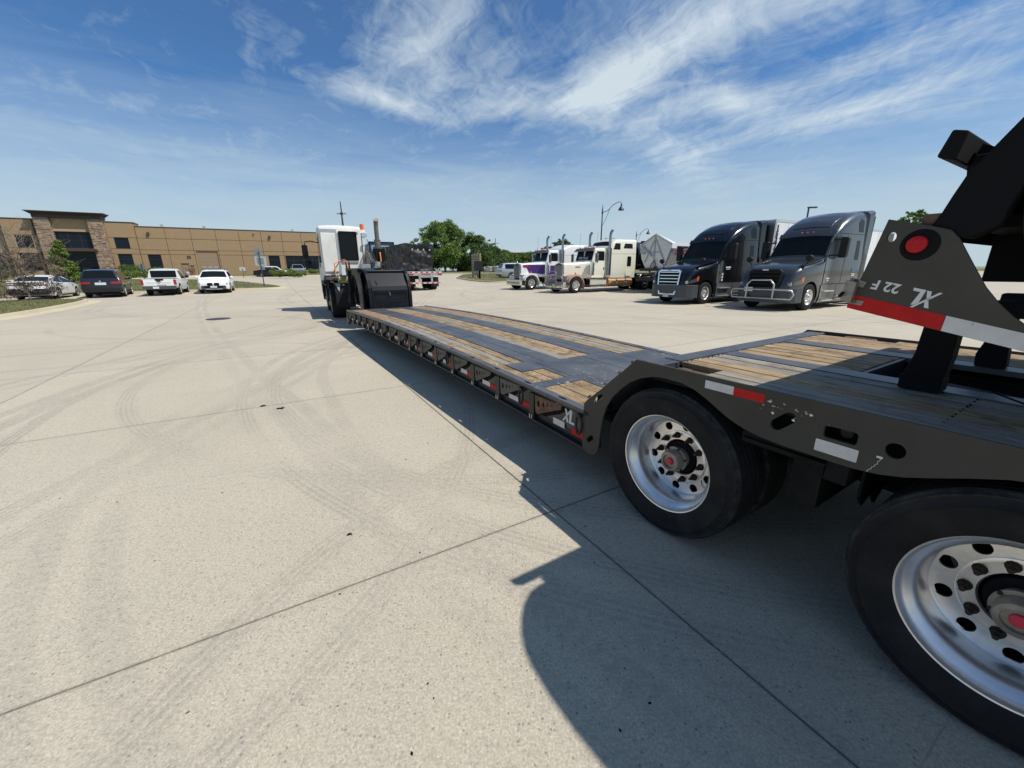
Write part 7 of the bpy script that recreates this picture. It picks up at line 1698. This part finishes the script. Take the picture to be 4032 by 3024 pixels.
# ------------------------------------------------------------------ yard tractor coupled to the gooseneck
ya = -.07
ox = 15.25; oy = -.20
p0 = TO + TE * ox - TN * oy
yt = thing('yard_tractor', 'white single seat yard tractor with orange beacon, black gooseneck hitched behind it', 'truck', (p0.x, p0.y, 0), TR + ya)
cb = Shell([(2.15, .74, 1.42, 3.14, .05, 3.5, 0, .03), (2.2, .76, 1.40, 3.24, .07, 3.5, 0, .03), (3.4, .76, 1.40, 3.28, .07, 3.5, 0, .03), (3.75, .76, 1.0, 3.18, .08, 3.5, 0, .03), (4.05, .75, .55, 2.5, .08, 3.5, 0, .03), (4.12, .80, .55, 1.6, .08, 3.5, 0, .0)])
co2 = cb.mesh('cab', 'white_dirty', yt); co2.location = (0, .43, 0)
b = MB(); b.box(2.10, 2.16, .62, 1.14, 1.55, 2.98); o = b.obj('sliding_door', 'white_dirty', yt, bevel=.015)
b = MB(); b.box(2.13, 2.16, .56, 1.17, 2.98, 3.12); b.box(2.13, 2.16, .52, .61, 1.45, 3.0); b.box(2.11, 2.15, -.14, .46, 1.90, 1.96); b.obj('door_track', 'sign_grey', yt)
b = MB(); b.plate(rrect(-.12, .46, 2.02, 3.02, .03), [], 2.115, 2.135, axis='X'); rw = b.obj('rear_window', 'glass', yt)
b = MB(); b.plate(rrect(-.16, .50, 1.98, 3.06, .03), [rrect(-.11, .45, 2.03, 3.01, .02)], 2.10, 2.14, axis='X')
for k in range(7):
    for y in (-.135, .475): b.cyl((2.09, y, 2.08 + k * .145), (2.10, y, 2.08 + k * .145), .012, 6)
b.obj('window_gasket', 'black_matte', rw)
b = MB(); b.tube([(2.09, -.16, 2.95), (2.05, -.2, 3.0), (2.06, -.12, 3.04)], .02, 6); b.tube([(2.09, -.36, 2.2), (2.08, -.44, 2.15), (2.08, -.36, 1.95)], .012, 5); b.obj('wire', 'black_matte', yt)
b = MB(); b.plate([(2.45, 1.9), (2.45, 2.98), (3.3, 2.98), (3.3, 1.9)], [], 1.185, 1.20); b.plate([(3.4, 1.7), (3.4, 2.9), (3.62, 2.9), (3.95, 1.75)], [], 1.185, 1.20); b.obj('side_window', 'glass', yt)
b = MB(); b.tube([(3.75, 1.2, 2.72), (3.85, 1.45, 2.78), (3.8, 1.66, 2.74), (3.8, 1.68, 2.62)], .02, 6); b.plate(rrect(1.58, 1.80, 2.08, 2.62, .06), [], 3.76, 3.84, axis='X'); b.lathe([(0, 0), (.10, .01), (.11, .05), (0, .09)], 16, T=mx((3.75, 1.62, 1.92)) @ Matrix.Rotation(pi / 2, 4, 'Z')); b.obj('side_mirror', 'plastic', yt, bevel=.01)
b = MB(); b.plate(rrect(1.60, 1.78, 2.10, 2.60, .05), [], 3.752, 3.759, axis='X'); b.obj('mirror_glass', 'glass', yt)
b = MB(); b.cyl((2.3, -.42, 3.08), (2.3, -.42, 3.15), .09, 14, 'white'); b.cyl((2.3, -.42, 3.15), (2.3, -.42, 3.36), .088, 16, 'amber', .078); b.obj('beacon', 'amber', yt, smooth=40)
boxpart('beacon_bracket', 'white', yt, (2.2, 2.5, -.56, -.30, 3.02, 3.08)); b = MB(); b.lathe([(0, .03), (.09, .03), (.11, -.02), (.09, -.06), (0, -.06)], 16, T=mx((2.2, -.46, 2.94)) @ Matrix.Rotation(pi / 2, 4, 'Z')); b.obj('work_lamp', 'lens', yt)
b = MB(); b.tube([(2.2, -.55, 2.8), (2.15, -.60, 2.6), (2.17, -.5, 2.5)], .012, 5); b.obj('lamp_wire', 'black_matte', yt)
boxpart('exhaust_box', 'black_matte', yt, (1.5, 2.1, -1.10, -.70, 1.3, 2.42), bevel=.02)
b = MB(); b.cyl((1.8, -.88, 2.40), (1.8, -.88, 2.72), .12, 16); b.cyl((1.8, -.88, 2.72), (1.8, -.88, 2.76), .13, 16); b.tube([(1.8, -.88, 2.74), (1.8, -.88, 3.2), (1.77, -.88, 3.40), (1.66, -.88, 3.49)], .085, 14); b.obj('exhaust_stack', 'exhaust', yt, smooth=40)
b = MB(); b.tube([(1.45, -.90, 1.3), (1.45, -.88, 2.18), (1.48, -.88, 2.26), (1.55, -.88, 2.25)], .025, 8); b.tube([(1.9, .78, 1.38), (1.85, .42, 1.98), (1.85, .30, 2.02), (1.8, .22, 1.98), (1.75, .62, 1.40)], .018, 7) if False else None; b.obj('handrail', 'orange', yt, smooth=50)
b = MB(); b.tube([(1.95, .98, 1.36), (1.9, .58, 1.96), (1.85, .42, 2.0), (1.8, .36, 1.95), (1.2, .30, 1.30)], .018, 7); b.tube([(1.25, .84, 1.96 - .1), (1.2, .84, 1.50), (1.2, .82, 1.25), (1.2, .70, 1.12)], .02, 7); b.tube([(1.9, .58, 1.96), (1.25, .84, 1.86)], .018, 7); b.plate([(.42, 1.10), (.72, 1.10), (.86, 1.24), (.80, 1.24), (.66, 1.16), (.50, 1.16), (.40, 1.22)], [], 1.18, 1.24, axis='X'); b.obj('handrail_front', 'orange', yt, smooth=50)
boxpart('deck', 'black_paint', yt, (-.9, 2.2, -.9, 1.15, 1.28, 1.36), (1.95, 2.12, .2, 1.18, 1.28, 1.42), bevel=.01); boxpart('chassis', 'under', yt, (-1.0, 4.0, -.45, .45, .55, 1.0), (3.9, 4.15, -1.15, 1.2, .4, .75), (2.3, 3.2, .5, 1.1, .5, 1.2), (1.6, 2.2, -1.1, 1.1, .9, 1.3)); boxpart('front_fender', 'plastic', yt, (2.25, 3.9, .85, 1.22, 1.08, 1.2), (3.75, 3.9, .85, 1.22, .5, 1.2))
boxpart('fifth_wheel', 'rust', yt, (-.5, .5, -.5, .5, 1.05, 1.14))
for sg, yy in ((1, .50), (-1, -.62)):
    y0, y1 = sorted((yy - .02 + sg * .0, yy + sg * .58)); b = MB(); b.raw([(-.72, y0, 1.22), (-.72, y1, 1.22), (-.80, y1 - .0, .86), (-.80, y0, .86), (-.69, y0, 1.22), (-.69, y1, 1.22), (-.77, y1, .86), (-.77, y0, .86)], [(0, 1, 2, 3), (4, 5, 6, 7), (0, 1, 5, 4), (2, 3, 7, 6), (1, 2, 6, 5), (3, 0, 4, 7)]); b.box(-.78, .9, y0, y1, 1.19, 1.23); b.obj('rear_fender', 'black_paint', yt, bevel=.008)
    b = MB(); b.plate(rrect(y0, y1, .40, .88, .05), [], -.80, -.785, axis='X'); b.obj('mudflap', 'plastic', yt)
    b = MB(); c_ = y1 if sg > 0 else y0; b.raw([(-.75, c_, 1.22), (-.75, c_ - sg * .2, 1.22), (-.82, c_ - sg * .12, .92)], [(0, 1, 2)]); o = b.obj('fender_corner', 'sign_grey', yt); o.modifiers.new('s', 'SOLIDIFY').thickness = .01
boxpart('reflector', 'lens', yt, (-.83, -.80, .78, .84, 1.12, 1.17))
for sg in (1, -1):
    wheel(yt, 0, sg * 1.20, .50, .56, 'steel'); wheel(yt, 2.95, sg * 1.14, .50, .28, 'steel')

# ------------------------------------------------------------------ parked cars
CH_ = HDG
def spot(rear_right, L, Wd, flip=False, hub=.9):
    # rear_right = contact of the rear right wheel; returns the centre
    f = Vector((cos(CH_), sin(CH_))); l_ = Vector((-sin(CH_), cos(CH_))); p = Vector(rear_right)
    return p
def carat(t, wx, wy, lx, ly, rz):
    """put the vehicle so that its local point (lx, ly) stands on world (wx, wy)"""
    c, s_ = cos(rz), sin(rz); x = wx - (lx * c - ly * s_); y = wy - (lx * s_ + ly * c); place(t, x, y, rz)
carat(saloon('white saloon with black roof glass, parked nose in behind the leafless tree', 'white'), -28.75, 25.9, -1.27, -.92, CH_)
carat(suv('dark navy estate car with red tail lights, parked beside the white saloon', 'car_navy', lower='plastic'), -26.0, 27.45, -1.475, -.95, CH_ + radians(6))
carat(pickup('white pickup truck with grey bumper, parked between the navy and white cars', 'white'), -23.65, 29.2, -1.38, -.92, CH_)
carat(suv('white crossover facing the camera with black twin grille, rightmost of the near parked cars', 'white', L=4.66, H=1.66, wb=2.81), -21.25, 30.9, 1.4, .93, CH_ + pi)
g1 = saloon('dark grey saloon cut off by the left edge of the picture', 'car_grey'); carat(g1, -48.6, 35.6, 1.9, .9, CH_ + .1)
carat(saloon('black saloon parked behind the green hedge near the warehouse', 'car_black', 4.9), -40.0, 71.0, 1.4, -.9, BR - .15)
carat(suv('white and black crossover behind the black saloon near the warehouse', 'white', style='dark'), -41.2, 73.6, 1.0, -.9, BR - .15)
t = pickup('silver pickup truck facing the camera by the dark warehouse windows', 'car_silver', 5.6, 1.98, 1.92, 3.4, 'car', True); place(t, -38.3, 74.0, CH_ + pi + .06, .12)
t = suv('large silver estate car partly hidden by the white and purple truck', 'car_silver', 5.4, 2.0, 1.9, 3.1); carat(t, -.35, 51.2, -1.7, -.98, radians(18))
